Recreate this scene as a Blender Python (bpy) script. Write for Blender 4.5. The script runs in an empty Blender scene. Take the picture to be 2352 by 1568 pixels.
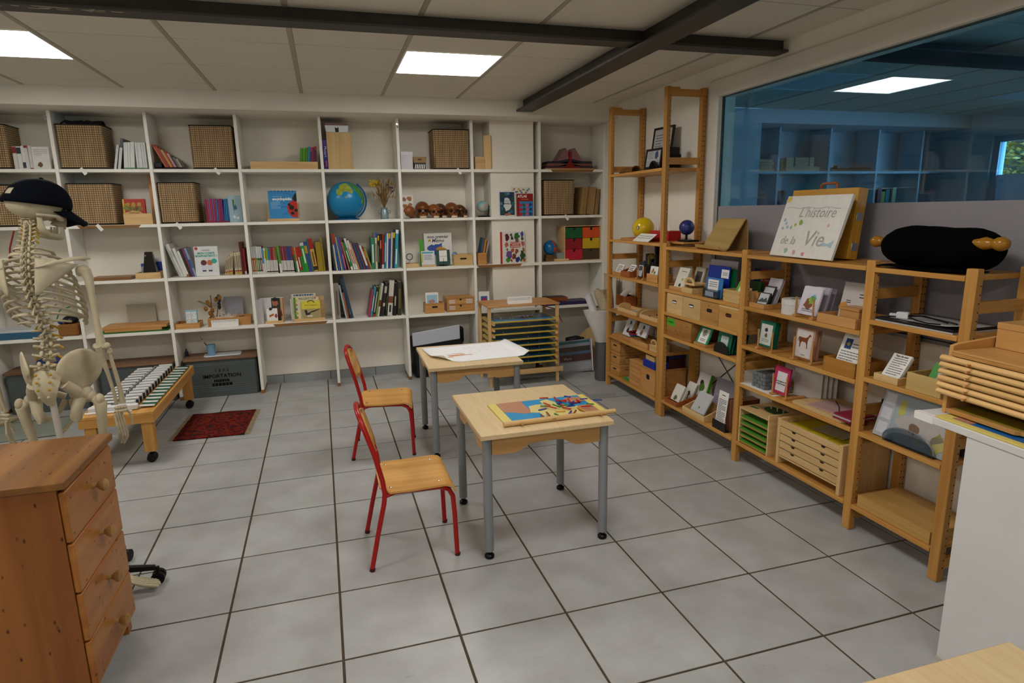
import bpy, math, random
from mathutils import Matrix, Vector
random.seed(7)
sc = bpy.context.scene
COL = sc.collection
PI = math.pi

# ---------------------------------------------------------------- camera
IW, IH, FPX = 2352.0, 1568.0, 1427.8
CZ = 1.4759
F_ = Vector((0.2737095, 0.9396351, -0.2053509))
R_ = Vector((0.95887144, -0.28326428, -0.01808044))
U_ = Vector((0.07515759, 0.19195632, 0.97852139))
cam = bpy.data.cameras.new('camera')
cam.sensor_width = 36.0
cam.lens = 36.0 * FPX / IW
cam.clip_start = 0.02
camo = bpy.data.objects.new('camera', cam)
COL.objects.link(camo)
mw = Matrix.Identity(4)
for r in range(3):
 mw[r][0] = R_[r]; mw[r][1] = U_[r]; mw[r][2] = -F_[r]
mw[2][3] = CZ
camo.matrix_world = mw
sc.camera = camo

# ---------------------------------------------------------------- view, world (overcast daylight outside the far window)
sc.view_settings.view_transform = 'Standard'
sc.view_settings.look = 'None'
sc.view_settings.gamma = 1.0
sc.view_settings.use_curve_mapping = False
sc.view_settings.exposure = 0.0
wd = bpy.data.worlds.new('sky'); sc.world = wd
wd.use_nodes = True
bg = wd.node_tree.nodes['Background']
bg.inputs[0].default_value = (0.44, 0.76, 1.0, 1)
bg.inputs[1].default_value = 7.5
PANEL_POWER = 19.0          # radiance of the lit ceiling panels
PANEL_TINT = (1.0, 0.97, 0.93)

# ---------------------------------------------------------------- picture <-> place
def ray(x, y):
 return F_ + R_ * ((x - IW / 2) / FPX) - U_ * ((y - IH / 2) / FPX)
def at(x, y, ax, v):
 d = ray(x, y); i = 'XYZ'.index(ax); o = Vector((0, 0, CZ))
 return o + d * ((v - o[i]) / d[i])
def solveX(px, Y, z):
 v = R_ - F_ * ((px - IW / 2) / FPX); return -(v[1] * Y + v[2] * (z - CZ)) / v[0]
def solveY(px, X, z):
 v = R_ - F_ * ((px - IW / 2) / FPX); return -(v[0] * X + v[2] * (z - CZ)) / v[1]
def solveZ(py, X, Y):
 v = U_ - F_ * ((IH / 2 - py) / FPX); return CZ - (v[0] * X + v[1] * Y) / v[2]

# ---------------------------------------------------------------- materials
MATS = {}
def _new(name):
 m = bpy.data.materials.new(name); m.use_nodes = True
 nt = m.node_tree; b = nt.nodes['Principled BSDF']
 return m, nt, b
def lin(c):
 if isinstance(c, str):
  c = c.lstrip('#'); c = [int(c[i:i + 2], 16) / 255 for i in (0, 2, 4)]
  return tuple(((x / 12.92) if x <= .04045 else ((x + .055) / 1.055) ** 2.4) for x in c)
 return tuple(c)
def plain(name, col, rough=.5, var=.06, scale=14, bump=0, metal=0, spec=.4, rnd=0):
 """plain colour with a little mottling"""
 if name in MATS: return MATS[name]
 m, nt, b = _new(name); c = lin(col)
 b.inputs['Roughness'].default_value = rough
 b.inputs['Metallic'].default_value = metal
 b.inputs['Specular IOR Level'].default_value = spec
 tc = nt.nodes.new('ShaderNodeTexCoord'); nz = nt.nodes.new('ShaderNodeTexNoise')
 nz.inputs['Scale'].default_value = scale; nz.inputs['Detail'].default_value = 4
 nt.links.new(tc.outputs['Object'], nz.inputs['Vector'])
 rp = nt.nodes.new('ShaderNodeValToRGB')
 rp.color_ramp.elements[0].position = .3; rp.color_ramp.elements[1].position = .7
 rp.color_ramp.elements[0].color = [x * (1 - var) for x in c] + [1]
 rp.color_ramp.elements[1].color = [min(1, x * (1 + var)) for x in c] + [1]
 nt.links.new(nz.outputs['Fac'], rp.inputs[0])
 out = rp.outputs[0]
 if rnd:
  oi = nt.nodes.new('ShaderNodeObjectInfo'); mr = nt.nodes.new('ShaderNodeMapRange')
  mr.inputs[3].default_value = 1 - rnd; mr.inputs[4].default_value = 1 + rnd
  nt.links.new(oi.outputs['Random'], mr.inputs[0])
  mx = nt.nodes.new('ShaderNodeMix'); mx.data_type = 'RGBA'; mx.blend_type = 'MULTIPLY'
  mx.inputs[0].default_value = 1
  nt.links.new(out, mx.inputs[6]); nt.links.new(mr.outputs[0], mx.inputs[7]); out = mx.outputs[2]
 nt.links.new(out, b.inputs['Base Color'])
 if bump:
  bp = nt.nodes.new('ShaderNodeBump'); bp.inputs['Strength'].default_value = bump; bp.inputs['Distance'].default_value = .004
  nt.links.new(nz.outputs['Fac'], bp.inputs['Height']); nt.links.new(bp.outputs[0], b.inputs['Normal'])
 MATS[name] = m
 return m
def wood(name, c1, c2, axis='x', rough=.42, scale=1.0, knots=False, rnd=.08):
 """wood whose grain runs along one local axis"""
 key = name + '_' + axis
 if key in MATS: return MATS[key]
 m, nt, b = _new(key); a, c = lin(c1), lin(c2)
 b.inputs['Roughness'].default_value = rough; b.inputs['Specular IOR Level'].default_value = .35
 tc = nt.nodes.new('ShaderNodeTexCoord'); mp = nt.nodes.new('ShaderNodeMapping')
 s = [26 * scale] * 3; s['xyz'.index(axis)] = 1.6 * scale
 mp.inputs['Scale'].default_value = s
 oi = nt.nodes.new('ShaderNodeObjectInfo')
 ad = nt.nodes.new('ShaderNodeVectorMath'); ad.operation = 'ADD'
 mul = nt.nodes.new('ShaderNodeVectorMath'); mul.operation = 'SCALE'
 cx = nt.nodes.new('ShaderNodeCombineXYZ')
 for i in range(3): nt.links.new(oi.outputs['Random'], cx.inputs[i])
 mul.inputs['Scale'].default_value = 7.0
 nt.links.new(cx.outputs[0], mul.inputs[0]); nt.links.new(tc.outputs['Object'], ad.inputs[0]); nt.links.new(mul.outputs[0], ad.inputs[1])
 nt.links.new(ad.outputs[0], mp.inputs['Vector'])
 nz = nt.nodes.new('ShaderNodeTexNoise'); nz.inputs['Scale'].default_value = 1; nz.inputs['Detail'].default_value = 6; nz.inputs['Distortion'].default_value = .6
 nt.links.new(mp.outputs[0], nz.inputs['Vector'])
 rp = nt.nodes.new('ShaderNodeValToRGB')
 rp.color_ramp.elements[0].position = .32; rp.color_ramp.elements[0].color = a + (1,)
 rp.color_ramp.elements[1].position = .68; rp.color_ramp.elements[1].color = c + (1,)
 nt.links.new(nz.outputs['Fac'], rp.inputs[0]); out = rp.outputs[0]
 if knots:
  vo = nt.nodes.new('ShaderNodeTexVoronoi'); mp2 = nt.nodes.new('ShaderNodeMapping')
  k = [7.0] * 3; k['xyz'.index(axis)] = 3.4; mp2.inputs['Scale'].default_value = k
  nt.links.new(ad.outputs[0], mp2.inputs['Vector']); nt.links.new(mp2.outputs[0], vo.inputs['Vector'])
  r2 = nt.nodes.new('ShaderNodeValToRGB')
  r2.color_ramp.elements[0].position = .06; r2.color_ramp.elements[0].color = (.16, .09, .06, 1)
  r2.color_ramp.elements[1].position = .16; r2.color_ramp.elements[1].color = (1, 1, 1, 1)
  nt.links.new(vo.outputs['Distance'], r2.inputs[0])
  mk = nt.nodes.new('ShaderNodeMix'); mk.data_type = 'RGBA'; mk.blend_type = 'MULTIPLY'; mk.inputs[0].default_value = 1
  nt.links.new(out, mk.inputs[6]); nt.links.new(r2.outputs[0], mk.inputs[7]); out = mk.outputs[2]
 mr = nt.nodes.new('ShaderNodeMapRange'); mr.inputs[3].default_value = 1 - rnd; mr.inputs[4].default_value = 1 + rnd
 nt.links.new(oi.outputs['Random'], mr.inputs[0])
 mx = nt.nodes.new('ShaderNodeMix'); mx.data_type = 'RGBA'; mx.blend_type = 'MULTIPLY'; mx.inputs[0].default_value = 1
 nt.links.new(out, mx.inputs[6]); nt.links.new(mr.outputs[0], mx.inputs[7])
 nt.links.new(mx.outputs[2], b.inputs['Base Color'])
 bp = nt.nodes.new('ShaderNodeBump'); bp.inputs['Strength'].default_value = .08; bp.inputs['Distance'].default_value = .002
 nt.links.new(nz.outputs['Fac'], bp.inputs['Height']); nt.links.new(bp.outputs[0], b.inputs['Normal'])
 MATS[key] = m
 return m
def emit(name, col, s):
 if name in MATS: return MATS[name]
 m, nt, b = _new(name); nt.nodes.remove(b)
 e = nt.nodes.new('ShaderNodeEmission'); e.inputs[0].default_value = lin(col) + (1,); e.inputs[1].default_value = s
 nt.links.new(e.outputs[0], nt.nodes['Material Output'].inputs[0]); MATS[name] = m
 return m
def pine(axis='x'): return wood('pine', '#b27c3a', '#cb974e', axis)
def beech(axis='x'): return wood('beech', '#c9a26a', '#d9b883', axis, rough=.4, scale=1.6)
def ply(axis='x'): return wood('birch_plywood', '#c4a066', '#d8ba82', axis, rough=.45, scale=.8)
def honey(axis='x'): return wood('honey_wood', '#b07a3e', '#c8955a', axis, rough=.42)
def dpine(axis='x'): return wood('dark_pine', '#8a5020', '#a4682e', axis, rough=.35, scale=.6, knots=True)
def redwood(axis='x'): return wood('reddish_wood', '#8e4a20', '#a55c2a', axis)
WHITE = lambda: plain('white_card', '#e6e4de', .6, .02)
BLACK = lambda: plain('black_plastic', '#060606', .4, .02, spec=.25)
COLS = {}
def C(hexs, rough=.45):
 """a flat printed or painted colour"""
 return plain('colour_' + hexs.lstrip('#') + ('' if rough == .45 else '_%d' % (rough * 100)), hexs, rough, .05, 30)

# ---------------------------------------------------------------- mesh builder
class MB:
 def __init__(s): s.v = []; s.f = []; s.m = []
 def add(s, vs, fs, mi=0, M=None):
  o = len(s.v)
  s.v += [tuple(M @ Vector(v)) if M is not None else tuple(v) for v in vs]
  s.f += [tuple(i + o for i in f) for f in fs]; s.m += [mi] * len(fs); return s
 def box(s, x0, x1, y0, y1, z0, z1, mi=0, M=None):
  return s.add([(x, y, z) for z in (z0, z1) for y in (y0, y1) for x in (x0, x1)],
     [(0, 2, 3, 1), (4, 5, 7, 6), (0, 1, 5, 4), (2, 6, 7, 3), (0, 4, 6, 2), (1, 3, 7, 5)], mi, M)
 def cyl(s, p0, p1, r0, r1=None, n=14, mi=0, M=None, caps=True):
  r1 = r0 if r1 is None else r1
  p0, p1 = Vector(p0), Vector(p1); d = (p1 - p0).normalized()
  a = d.orthogonal().normalized(); b = d.cross(a)
  vs = [p0 + (a * math.cos(t) + b * math.sin(t)) * r0 for t in [2 * PI * i / n for i in range(n)]]
  vs += [p1 + (a * math.cos(t) + b * math.sin(t)) * r1 for t in [2 * PI * i / n for i in range(n)]]
  fs = [(i, (i + 1) % n, n + (i + 1) % n, n + i) for i in range(n)]
  if caps: fs += [tuple(range(n - 1, -1, -1)), tuple(range(n, 2 * n))]
  return s.add(vs, fs, mi, M)
 def tube(s, pts, r, n=8, mi=0, M=None, closed=False, flat=None):
  """swept circle (or ellipse: flat=(a, b) multipliers) along pts; r may be a list"""
  P = [Vector(p) for p in pts]; k = len(P)
  R = r if isinstance(r, (list, tuple)) else [r] * k
  vs = []; up = None
  for i in range(k):
   if closed: d = P[(i + 1) % k] - P[i - 1]
   else: d = P[min(i + 1, k - 1)] - P[max(i - 1, 0)]
   d.normalize()
   if up is None: up = d.orthogonal().normalized()
   a = (up - d * up.dot(d)).normalized(); up = a; b = d.cross(a)
   fa, fb = flat or (1, 1)
   vs += [P[i] + (a * math.cos(t) * fa + b * math.sin(t) * fb) * R[i] for t in [2 * PI * j / n for j in range(n)]]
  fs = []
  for i in range(k if closed else k - 1):
   for j in range(n):
    a0 = i * n + j; a1 = i * n + (j + 1) % n; i2 = (i + 1) % k
    fs.append((a0, a1, i2 * n + (j + 1) % n, i2 * n + j))
  if not closed: fs += [tuple(range(n - 1, -1, -1)), tuple((k - 1) * n + j for j in range(n))]
  return s.add(vs, fs, mi, M)
 def lathe(s, prof, n=20, c=(0, 0, 0), mi=0, M=None):
  vs = [(c[0] + r * math.cos(2 * PI * j / n), c[1] + r * math.sin(2 * PI * j / n), c[2] + z) for r, z in prof for j in range(n)]
  fs = [(i * n + j, i * n + (j + 1) % n, (i + 1) * n + (j + 1) % n, (i + 1) * n + j) for i in range(len(prof) - 1) for j in range(n)]
  fs += [tuple(range(n - 1, -1, -1)), tuple((len(prof) - 1) * n + j for j in range(n))]
  return s.add(vs, fs, mi, M)
 def ell(s, c, r, n=16, k=10, mi=0, M=None, f=None):
  """ellipsoid; f(direction) -> radius multiplier"""
  r = (r, r, r) if not isinstance(r, (tuple, list)) else r
  vs = []
  def pt(d):
   q = f(d) if f else 1
   return (c[0] + r[0] * d[0] * q, c[1] + r[1] * d[1] * q, c[2] + r[2] * d[2] * q)
  vs.append(pt((0, 0, -1)))
  for i in range(1, k):
   t = PI * i / k
   for j in range(n):
    p = 2 * PI * j / n; vs.append(pt((math.sin(t) * math.cos(p), math.sin(t) * math.sin(p), -math.cos(t))))
  vs.append(pt((0, 0, 1)))
  fs = [(0, 1 + (j + 1) % n, 1 + j) for j in range(n)]
  for i in range(k - 2):
   for j in range(n):
    a = 1 + i * n + j; b = 1 + i * n + (j + 1) % n
    fs.append((a, b, b + n, a + n))
  o = 1 + (k - 2) * n
  fs += [(o + j, o + (j + 1) % n, len(vs) - 1) for j in range(n)]
  return s.add(vs, fs, mi, M)
 def prism(s, poly, a0, a1, ax='y', mi=0, M=None):
  """polygon extruded along ax; poly is in the two other axes in order"""
  def P(u, v, w):
   return {'x': (w, u, v), 'y': (u, w, v), 'z': (u, v, w)}[ax]
  n = len(poly)
  vs = [P(u, v, a0) for u, v in poly] + [P(u, v, a1) for u, v in poly]
  fs = [(i, (i + 1) % n, n + (i + 1) % n, n + i) for i in range(n)] + [tuple(range(n - 1, -1, -1)), tuple(range(n, 2 * n))]
  return s.add(vs, fs, mi, M)
 def grid(s, rows, mi=0, M=None, closed=False):
  k = len(rows); n = len(rows[0]); vs = [p for r in rows for p in r]
  fs = [(i * n + j, i * n + (j + 1) % n, (i + 1) * n + (j + 1) % n, (i + 1) * n + j) for i in range(k - 1) for j in range(n if closed else n - 1)]
  return s.add(vs, fs, mi, M)
 def mesh(s, name):
  me = bpy.data.meshes.new(name); me.from_pydata(s.v, [], s.f); return me
 def build(s, name, mats, parent=None, loc=(0, 0, 0), rot=(0, 0, 0), bevel=0, smooth=40, fix=True, solid=0, subd=0):
  me = s.mesh(name)
  if not isinstance(mats, (list, tuple)): mats = [mats]
  for m in mats: me.materials.append(m)
  if len(mats) > 1: me.polygons.foreach_set('material_index', s.m)
  if fix:
   import bmesh
   bm = bmesh.new(); bm.from_mesh(me); bmesh.ops.recalc_face_normals(bm, faces=bm.faces); bm.to_mesh(me); bm.free()
  if smooth:
   me.polygons.foreach_set('use_smooth', [True] * len(me.polygons)); me.set_sharp_from_angle(angle=math.radians(smooth))
  me.update()
  o = bpy.data.objects.new(name, me); COL.objects.link(o)
  o.location = loc; o.rotation_euler = rot if isinstance(rot, (tuple, list)) else (0, 0, rot)
  if parent is not None: o.parent = parent
  if solid:
   md = o.modifiers.new('thickness', 'SOLIDIFY'); md.thickness = solid; md.offset = 0
  if subd:
   md = o.modifiers.new('smooth', 'SUBSURF'); md.levels = subd; md.render_levels = subd
  if bevel:
   md = o.modifiers.new('edge', 'BEVEL'); md.width = bevel; md.segments = 2; md.limit_method = 'ANGLE'; md.angle_limit = math.radians(50)
  return o
def tag(o, label, cat, group=None, kind=None):
 o['label'] = label; o['category'] = cat
 if group: o['group'] = group
 if kind: o['kind'] = kind
 return o
def thing(name, label, cat, loc=(0, 0, 0), rot=0, group=None):
 o = bpy.data.objects.new(name, None); COL.objects.link(o)
 o.empty_display_size = .05
 o.location = loc; o.rotation_euler = rot if isinstance(rot, (tuple, list)) else (0, 0, rot)
 return tag(o, label, cat, group)
def struct(o, label=None, cat=None):
 o['kind'] = 'structure'
 if label: o['label'] = label
 if cat: o['category'] = cat
 return o
def dup(root, loc=None, rot=None, label=None, group=None, parent=None):
 c = root.copy(); COL.objects.link(c)
 if parent is not None: c.parent = parent
 if loc is not None: c.location = loc
 if rot is not None: c.rotation_euler = rot if isinstance(rot, (tuple, list)) else (0, 0, rot)
 if label: c['label'] = label
 if group: c['group'] = group
 for ch in list(root.children): dup(ch, parent=c)
 return c
def share(name, src, parent, loc, rot=(0, 0, 0)):
 """another piece that uses the mesh of src"""
 o = bpy.data.objects.new(name, src.data); COL.objects.link(o); o.parent = parent; o.location = loc; o.rotation_euler = rot
 for md in src.modifiers:
  if md.type == 'BEVEL':
   n = o.modifiers.new('edge', 'BEVEL'); n.width = md.width; n.segments = md.segments; n.limit_method = 'ANGLE'; n.angle_limit = md.angle_limit
 return o
_dg = None
def text(parent, s, size, mat, loc, rot=(PI / 2, 0, 0), name='lettering', align='CENTER', sx=1.0, shear=0, bold=0, space=1.0):
 """printed lettering as a flat mesh lying just off a surface; local text plane is xy, rot turns it up"""
 cu = bpy.data.curves.new('lettering', 'FONT'); cu.body = s; cu.size = size; cu.align_x = align; cu.align_y = 'CENTER'
 cu.shear = shear; cu.offset = bold; cu.space_line = space; cu.resolution_u = 2; cu.fill_mode = 'FRONT'
 t = bpy.data.objects.new('tmp', cu); COL.objects.link(t)
 dg = bpy.context.evaluated_depsgraph_get(); dg.update()
 me = bpy.data.meshes.new_from_object(t.evaluated_get(dg))
 bpy.data.objects.remove(t); bpy.data.curves.remove(cu)
 if sx != 1:
  for v in me.vertices: v.co.x *= sx
 me.materials.clear(); me.materials.append(mat)
 o = bpy.data.objects.new(name, me); COL.objects.link(o); o.parent = parent; o.location = loc; o.rotation_euler = rot
 return o
def lerp(a, b, t): return a + (b - a) * t
def arc(cx, cy, r, a0, a1, n): return [(cx + r * math.cos(math.radians(lerp(a0, a1, i / n))), cy + r * math.sin(math.radians(lerp(a0, a1, i / n)))) for i in range(n + 1)]
def rrect(x0, x1, y0, y1, r, n=5):
 return arc(x1 - r, y1 - r, r, 0, 90, n) + arc(x0 + r, y1 - r, r, 90, 180, n) + arc(x0 + r, y0 + r, r, 180, 270, n) + arc(x1 - r, y0 + r, r, 270, 360, n)

# ================================================================ the room
WX, BY, SY, CH = 2.53, 5.77, 5.474, 2.377       # right wall, back wall, front of the bookcase, ceiling height
LX, NY = -3.3, -2.6                             # left wall, wall behind the camera
wall_paint = plain('wall_paint', '#e8e2d4', .75, .025, 6, bump=.05)
white_lam = plain('white_laminate', '#ece9df', .38, .02, 10)
grey_tile = plain('grey_floor_tile', '#a9aaa8', .3, .10, 5, bump=.04, rnd=.03)
grout = plain('brown_grout', '#463a28', .9, .2, 40)
beam_steel = plain('dark_beam_steel', '#3c3832', .5, .12, 5)
ceil_tile = plain('ceiling_tile', '#dcd5c5', .85, .02, 60, bump=.12, rnd=.012)
rail_grey = plain('ceiling_rail_grey', '#aaa08f', .5, .04)
base_tile = plain('grey_baseboard_tile', '#8f9292', .4, .06, 8)

# mottled grey stoneware: two scales of noise on the tile colour
def tile_stone():
 m, nt, b = _new('grey_stoneware')
 g = nt.nodes.new('ShaderNodeNewGeometry'); n1 = nt.nodes.new('ShaderNodeTexNoise'); n2 = nt.nodes.new('ShaderNodeTexNoise')
 n1.inputs['Scale'].default_value = 6; n1.inputs['Detail'].default_value = 5; n2.inputs['Scale'].default_value = 60; n2.inputs['Detail'].default_value = 3
 mp = nt.nodes.new('ShaderNodeMapping'); mp.inputs['Scale'].default_value = (.35, 2.2, 1); mp.inputs['Rotation'].default_value = (0, 0, .7)
 nt.links.new(g.outputs['Position'], n1.inputs['Vector']); nt.links.new(g.outputs['Position'], mp.inputs['Vector']); nt.links.new(mp.outputs[0], n2.inputs['Vector'])
 r1 = nt.nodes.new('ShaderNodeValToRGB'); c = lin('#adaeac'); d = lin('#9c9b98')
 r1.color_ramp.elements[0].position = .3; r1.color_ramp.elements[0].color = d + (1,)
 r1.color_ramp.elements[1].position = .7; r1.color_ramp.elements[1].color = c + (1,)
 nt.links.new(n1.outputs['Fac'], r1.inputs[0])
 r2 = nt.nodes.new('ShaderNodeValToRGB'); r2.color_ramp.elements[0].position = .22; r2.color_ramp.elements[0].color = (.6, .6, .6, 1)
 r2.color_ramp.elements[1].position = .36; r2.color_ramp.elements[1].color = (1, 1, 1, 1)
 nt.links.new(n2.outputs['Fac'], r2.inputs[0])
 mx = nt.nodes.new('ShaderNodeMix'); mx.data_type = 'RGBA'; mx.blend_type = 'MULTIPLY'; mx.inputs[0].default_value = .5
 nt.links.new(r1.outputs[0], mx.inputs[6]); nt.links.new(r2.outputs[0], mx.inputs[7])
 oi = nt.nodes.new('ShaderNodeObjectInfo'); mr = nt.nodes.new('ShaderNodeMapRange'); mr.inputs[3].default_value = .95; mr.inputs[4].default_value = 1.04
 nt.links.new(oi.outputs['Random'], mr.inputs[0])
 m2 = nt.nodes.new('ShaderNodeMix'); m2.data_type = 'RGBA'; m2.blend_type = 'MULTIPLY'; m2.inputs[0].default_value = 1
 nt.links.new(mx.outputs[2], m2.inputs[6]); nt.links.new(mr.outputs[0], m2.inputs[7])
 nt.links.new(m2.outputs[2], b.inputs['Base Color']); b.inputs['Roughness'].default_value = .34; b.inputs['Specular IOR Level'].default_value = .4
 return m
STONE = tile_stone()

# ---- floor: grout bed plus every tile
floor = struct(MB().box(LX, WX, NY, BY, -.12, -.003).build('floor', grout), 'grey stoneware tiled floor with brown grout', 'floor')
TS, TX0, TY0, TR = .4037, -.8589, 1.9233, .0088
ct_, st_ = math.cos(TR), math.sin(TR)
def clip(poly, ax, v, keep_less):
 out = []
 for i in range(len(poly)):
  a, b = poly[i], poly[(i + 1) % len(poly)]
  ia = (a[ax] <= v) if keep_less else (a[ax] >= v); ib = (b[ax] <= v) if keep_less else (b[ax] >= v)
  if ia: out.append(a)
  if ia != ib:
   t = (v - a[ax]) / (b[ax] - a[ax]); out.append((lerp(a[0], b[0], t), lerp(a[1], b[1], t)))
 return out
full_tile = None
G2 = .0044
for i in range(-6, 9):
 for j in range(-11, 10):
  cs = [(i * TS + G2, j * TS + G2), ((i + 1) * TS - G2, j * TS + G2), ((i + 1) * TS - G2, (j + 1) * TS - G2), (i * TS + G2, (j + 1) * TS - G2)]
  P = [(TX0 + ct_ * u - st_ * v, TY0 + st_ * u + ct_ * v) for u, v in cs]
  if all(LX < q[0] < WX and NY < q[1] < BY for q in P):
   if full_tile is None:
    k = TS - 2 * G2
    full_tile = MB().box(0, k, 0, k, -.004, 0).build('floor_tile', STONE, floor, (P[0][0], P[0][1], 0), TR, bevel=.0012)
   else: share('floor_tile', full_tile, floor, (P[0][0], P[0][1], 0), (0, 0, TR))
  else:
   for ax, v, kl in ((0, WX - .001, True), (0, LX + .001, False), (1, BY - .001, True), (1, NY + .001, False)):
    if P: P = clip(P, ax, v, kl)
   if len(P) > 2: MB().prism(P, -.004, 0, 'z').build('floor_tile', STONE, floor)

# ---- walls
def wall(name, bl, label):
 b = MB()
 for q in bl: b.box(*q)
 return struct(b.build(name, wall_paint), label, 'wall')
wall('wall_back', [(LX, WX, BY, BY + .12, 0, CH + .1)], 'off white back wall behind the bookcase')
wall('wall_left', [(LX - .12, LX, NY, BY + .12, 0, CH + .1)], 'off white wall at the side of the skeleton')
wall('wall_front', [(LX - .12, WX, NY - .12, NY, 0, CH + .1)], 'off white wall opposite the bookcase')
WY0, WY1, WZ0, WZ1 = -.6, 3.72, .886, 2.18      # interior window opening in the right wall
RW = WX + .11
wall('wall_right', [(WX, RW, NY - .12, WY0, 0, CH + .1), (WX, RW, WY1, BY + .12, 0, CH + .1), (WX, RW, WY0, WY1, 0, WZ0), (WX, RW, WY0, WY1, WZ1, CH + .1)],
  'off white wall with the long interior window')
soff = struct(MB().box(LX, WX, 5.235, BY, 2.248, CH + .1).build('trim_1', wall_paint, bevel=.004), 'boxed soffit running above the bookcase', 'soffit')
pil = struct(MB().box(1.433, 1.836, 5.5, BY, 0, 2.248).build('wall_pillar', wall_paint, bevel=.003), 'white square pillar between the bookcase bays', 'pillar')

# ---- tiled baseboard along the back wall
bb = struct(MB().box(LX, WX, BY - .006, BY, 0, .078).build('baseboard_back', grout), 'grey tiled baseboard under the bookcase', 'baseboard')
src = None
x = -.86 - TS * 6
while x < WX - .05:
 w = min(TS - .005, WX - x - .002)
 if src is None or w < TS - .006:
  o = MB().box(0, w, -.011, 0, 0, .076).build('baseboard_tile', base_tile, bb, (x, BY, 0)); src = src or o
 else: share('baseboard_tile', src, bb, (x, BY, 0))
 x += TS

# ---- suspended ceiling: slab, rails, tiles; lit panels take the place of tiles
def ceiling(name, x0, x1, y0, y1, gx, gy, panels, label, lit=True):
 c = struct(MB().box(x0, x1, y0, y1, CH + .022, CH + .1).build(name, ceil_tile), label, 'ceiling')
 i0 = math.ceil((x0 - gx) / .6)
 i = i0
 src = None
 while gx + .6 * i < x1:
  X = gx + .6 * i
  if src is None: src = MB().box(-.012, .012, y0, y1, CH - .0015, CH + .02).build('ceiling_rail', rail_grey, c, (X, 0, 0))
  else: share('ceiling_rail', src, c, (X, 0, 0))
  i += 1
 full = None
 for i in range(math.floor((x0 - gx) / .6), math.ceil((x1 - gx) / .6)):
  for k in range(math.floor((y0 - gy) / .6), math.ceil((y1 - gy) / .6)):
   a, b = max(gx + .6 * i + .0125, x0), min(gx + .6 * i + .5875, x1)
   d, e = max(gy + .6 * k + .0045, y0), min(gy + .6 * k + .5955, y1)
   if b - a < .03 or e - d < .03: continue
   if (i, k) in panels: continue
   if b - a > .574 and e - d > .590:
    if full is None: full = MB().box(0, .575, 0, .591, CH, CH + .018).build('ceiling_tile', ceil_tile, c, (a, d, 0), bevel=.002)
    else: share('ceiling_tile', full, c, (a, d, 0))
   else: MB().box(a, b, d, e, CH, CH + .018).build('ceiling_tile', ceil_tile, c, bevel=.002)
 return c
GX, GY = -1.9001, 4.9989
LIT = {(4, -2): 'square lit ceiling panel nearest the steel crossing', (0, -2): 'square lit ceiling panel above the skeleton',
    (4, -6): 'square lit ceiling panel overhead beside the long beam', (0, -6): 'square lit ceiling panel overhead by the side wall',
    (4, -10): 'square lit ceiling panel behind the tables', (0, -10): 'square lit ceiling panel behind the pine chest'}
ceiling('ceiling', LX, WX, NY, 5.235, GX, GY, LIT, 'suspended ceiling of square off white tiles')
panel_glow = emit('lit_panel', PANEL_TINT, PANEL_POWER)
panel_rim = plain('white_panel_rim', '#e8e8e4', .4, .01)
def panel(i, k, label, mat, gx, gy, grp):
 t = thing('ceiling_light', label, 'ceiling light', (gx + .6 * i + .3, gy + .6 * k + .3, CH), 0, grp)
 f = MB()
 for q in ((-.29, .29, -.297, -.287), (-.29, .29, .287, .297), (-.29, -.28, -.287, .287), (.28, .29, -.287, .287)): f.box(*q, -.002, .015)
 f.build('rim', panel_rim, t)
 MB().box(-.28, .28, -.287, .287, .002, .012).build('diffuser', mat, t)
 return t
for (i, k), lab in LIT.items(): panel(i, k, lab, panel_glow, GX, GY, 'lit ceiling panels')

# ---- steel beams
def ibeam(name, label, L, w, h, tf, loc, rot):
 b = MB()
 b.box(0, L, -w / 2, w / 2, 0, tf).box(0, L, -.011, .011, tf, h + .02)
 return struct(b.build(name, beam_steel, None, loc, rot, bevel=.003), label, 'beam')
ba = ibeam('beam_1', 'dark steel ceiling beam running parallel to the bookcase', WX - LX, .112, CH - 2.308, .013, (LX, 3.161, 2.308), 0)
b2 = ibeam('beam_2', 'thick dark steel beam running from the soffit overhead', 5.235 - NY, .146, CH - 2.286, .015, (1.671, 5.235, 2.286), -PI / 2)
paint_flake = plain('bare_paint_streak', '#b9ae9c', .7, .2, 60)
fl = MB()
random.seed(3)
for k in range(26):
 u = 1.93 + random.random() ** 1.4 * .62; v = random.uniform(-.05, -.015); l = random.uniform(.012, .07)
 fl.prism([(u, v), (u + l, v + random.uniform(-.003, .003)), (u + l * .8, v + .006), (u + l * .2, v + .007)], -.0012, .0005, 'z')
for u in (1.845, 1.905): fl.prism([(u, -.056), (u + .02, -.056), (u + .045, .05), (u + .03, .05)], -.0012, .0005, 'z')
fl.build('paint_streak', paint_flake, ba)

# ---- interior window: architrave, aluminium edge, clear pane with a frosted film
win = struct(thing('window_1', 'long interior window with blue view and frosted band', 'window', (WX, 0, 0)))
arch = plain('window_architrave_paint', '#dad4c8', .6, .02)
for q in ((WY1, WY1 + .105, WZ0 - .02, WZ1 + .105), (WY0 - .1, WY0, WZ0 - .02, WZ1 + .105)):
 MB().box(-.018, 0, q[0], q[1], q[2], q[3]).build('window_frame', arch, win, bevel=.004)
MB().box(-.018, 0, WY0, WY1, WZ1, WZ1 + .105).build('window_frame', arch, win, bevel=.004)
MB().box(-.006, .03, WY0, WY1, WZ0 - .016, WZ0).build('window_sill', plain('brushed_aluminium', '#8c949a', .3, .05, metal=.8), win)
ed = plain('pane_edge_seal', '#3d4c4c', .4, .05)
MB().box(.012, .03, WY1 - .008, WY1, WZ0, WZ1).box(.012, .03, WY0, WY1, WZ1 - .006, WZ1).build('edge_seal', ed, win)
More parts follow.
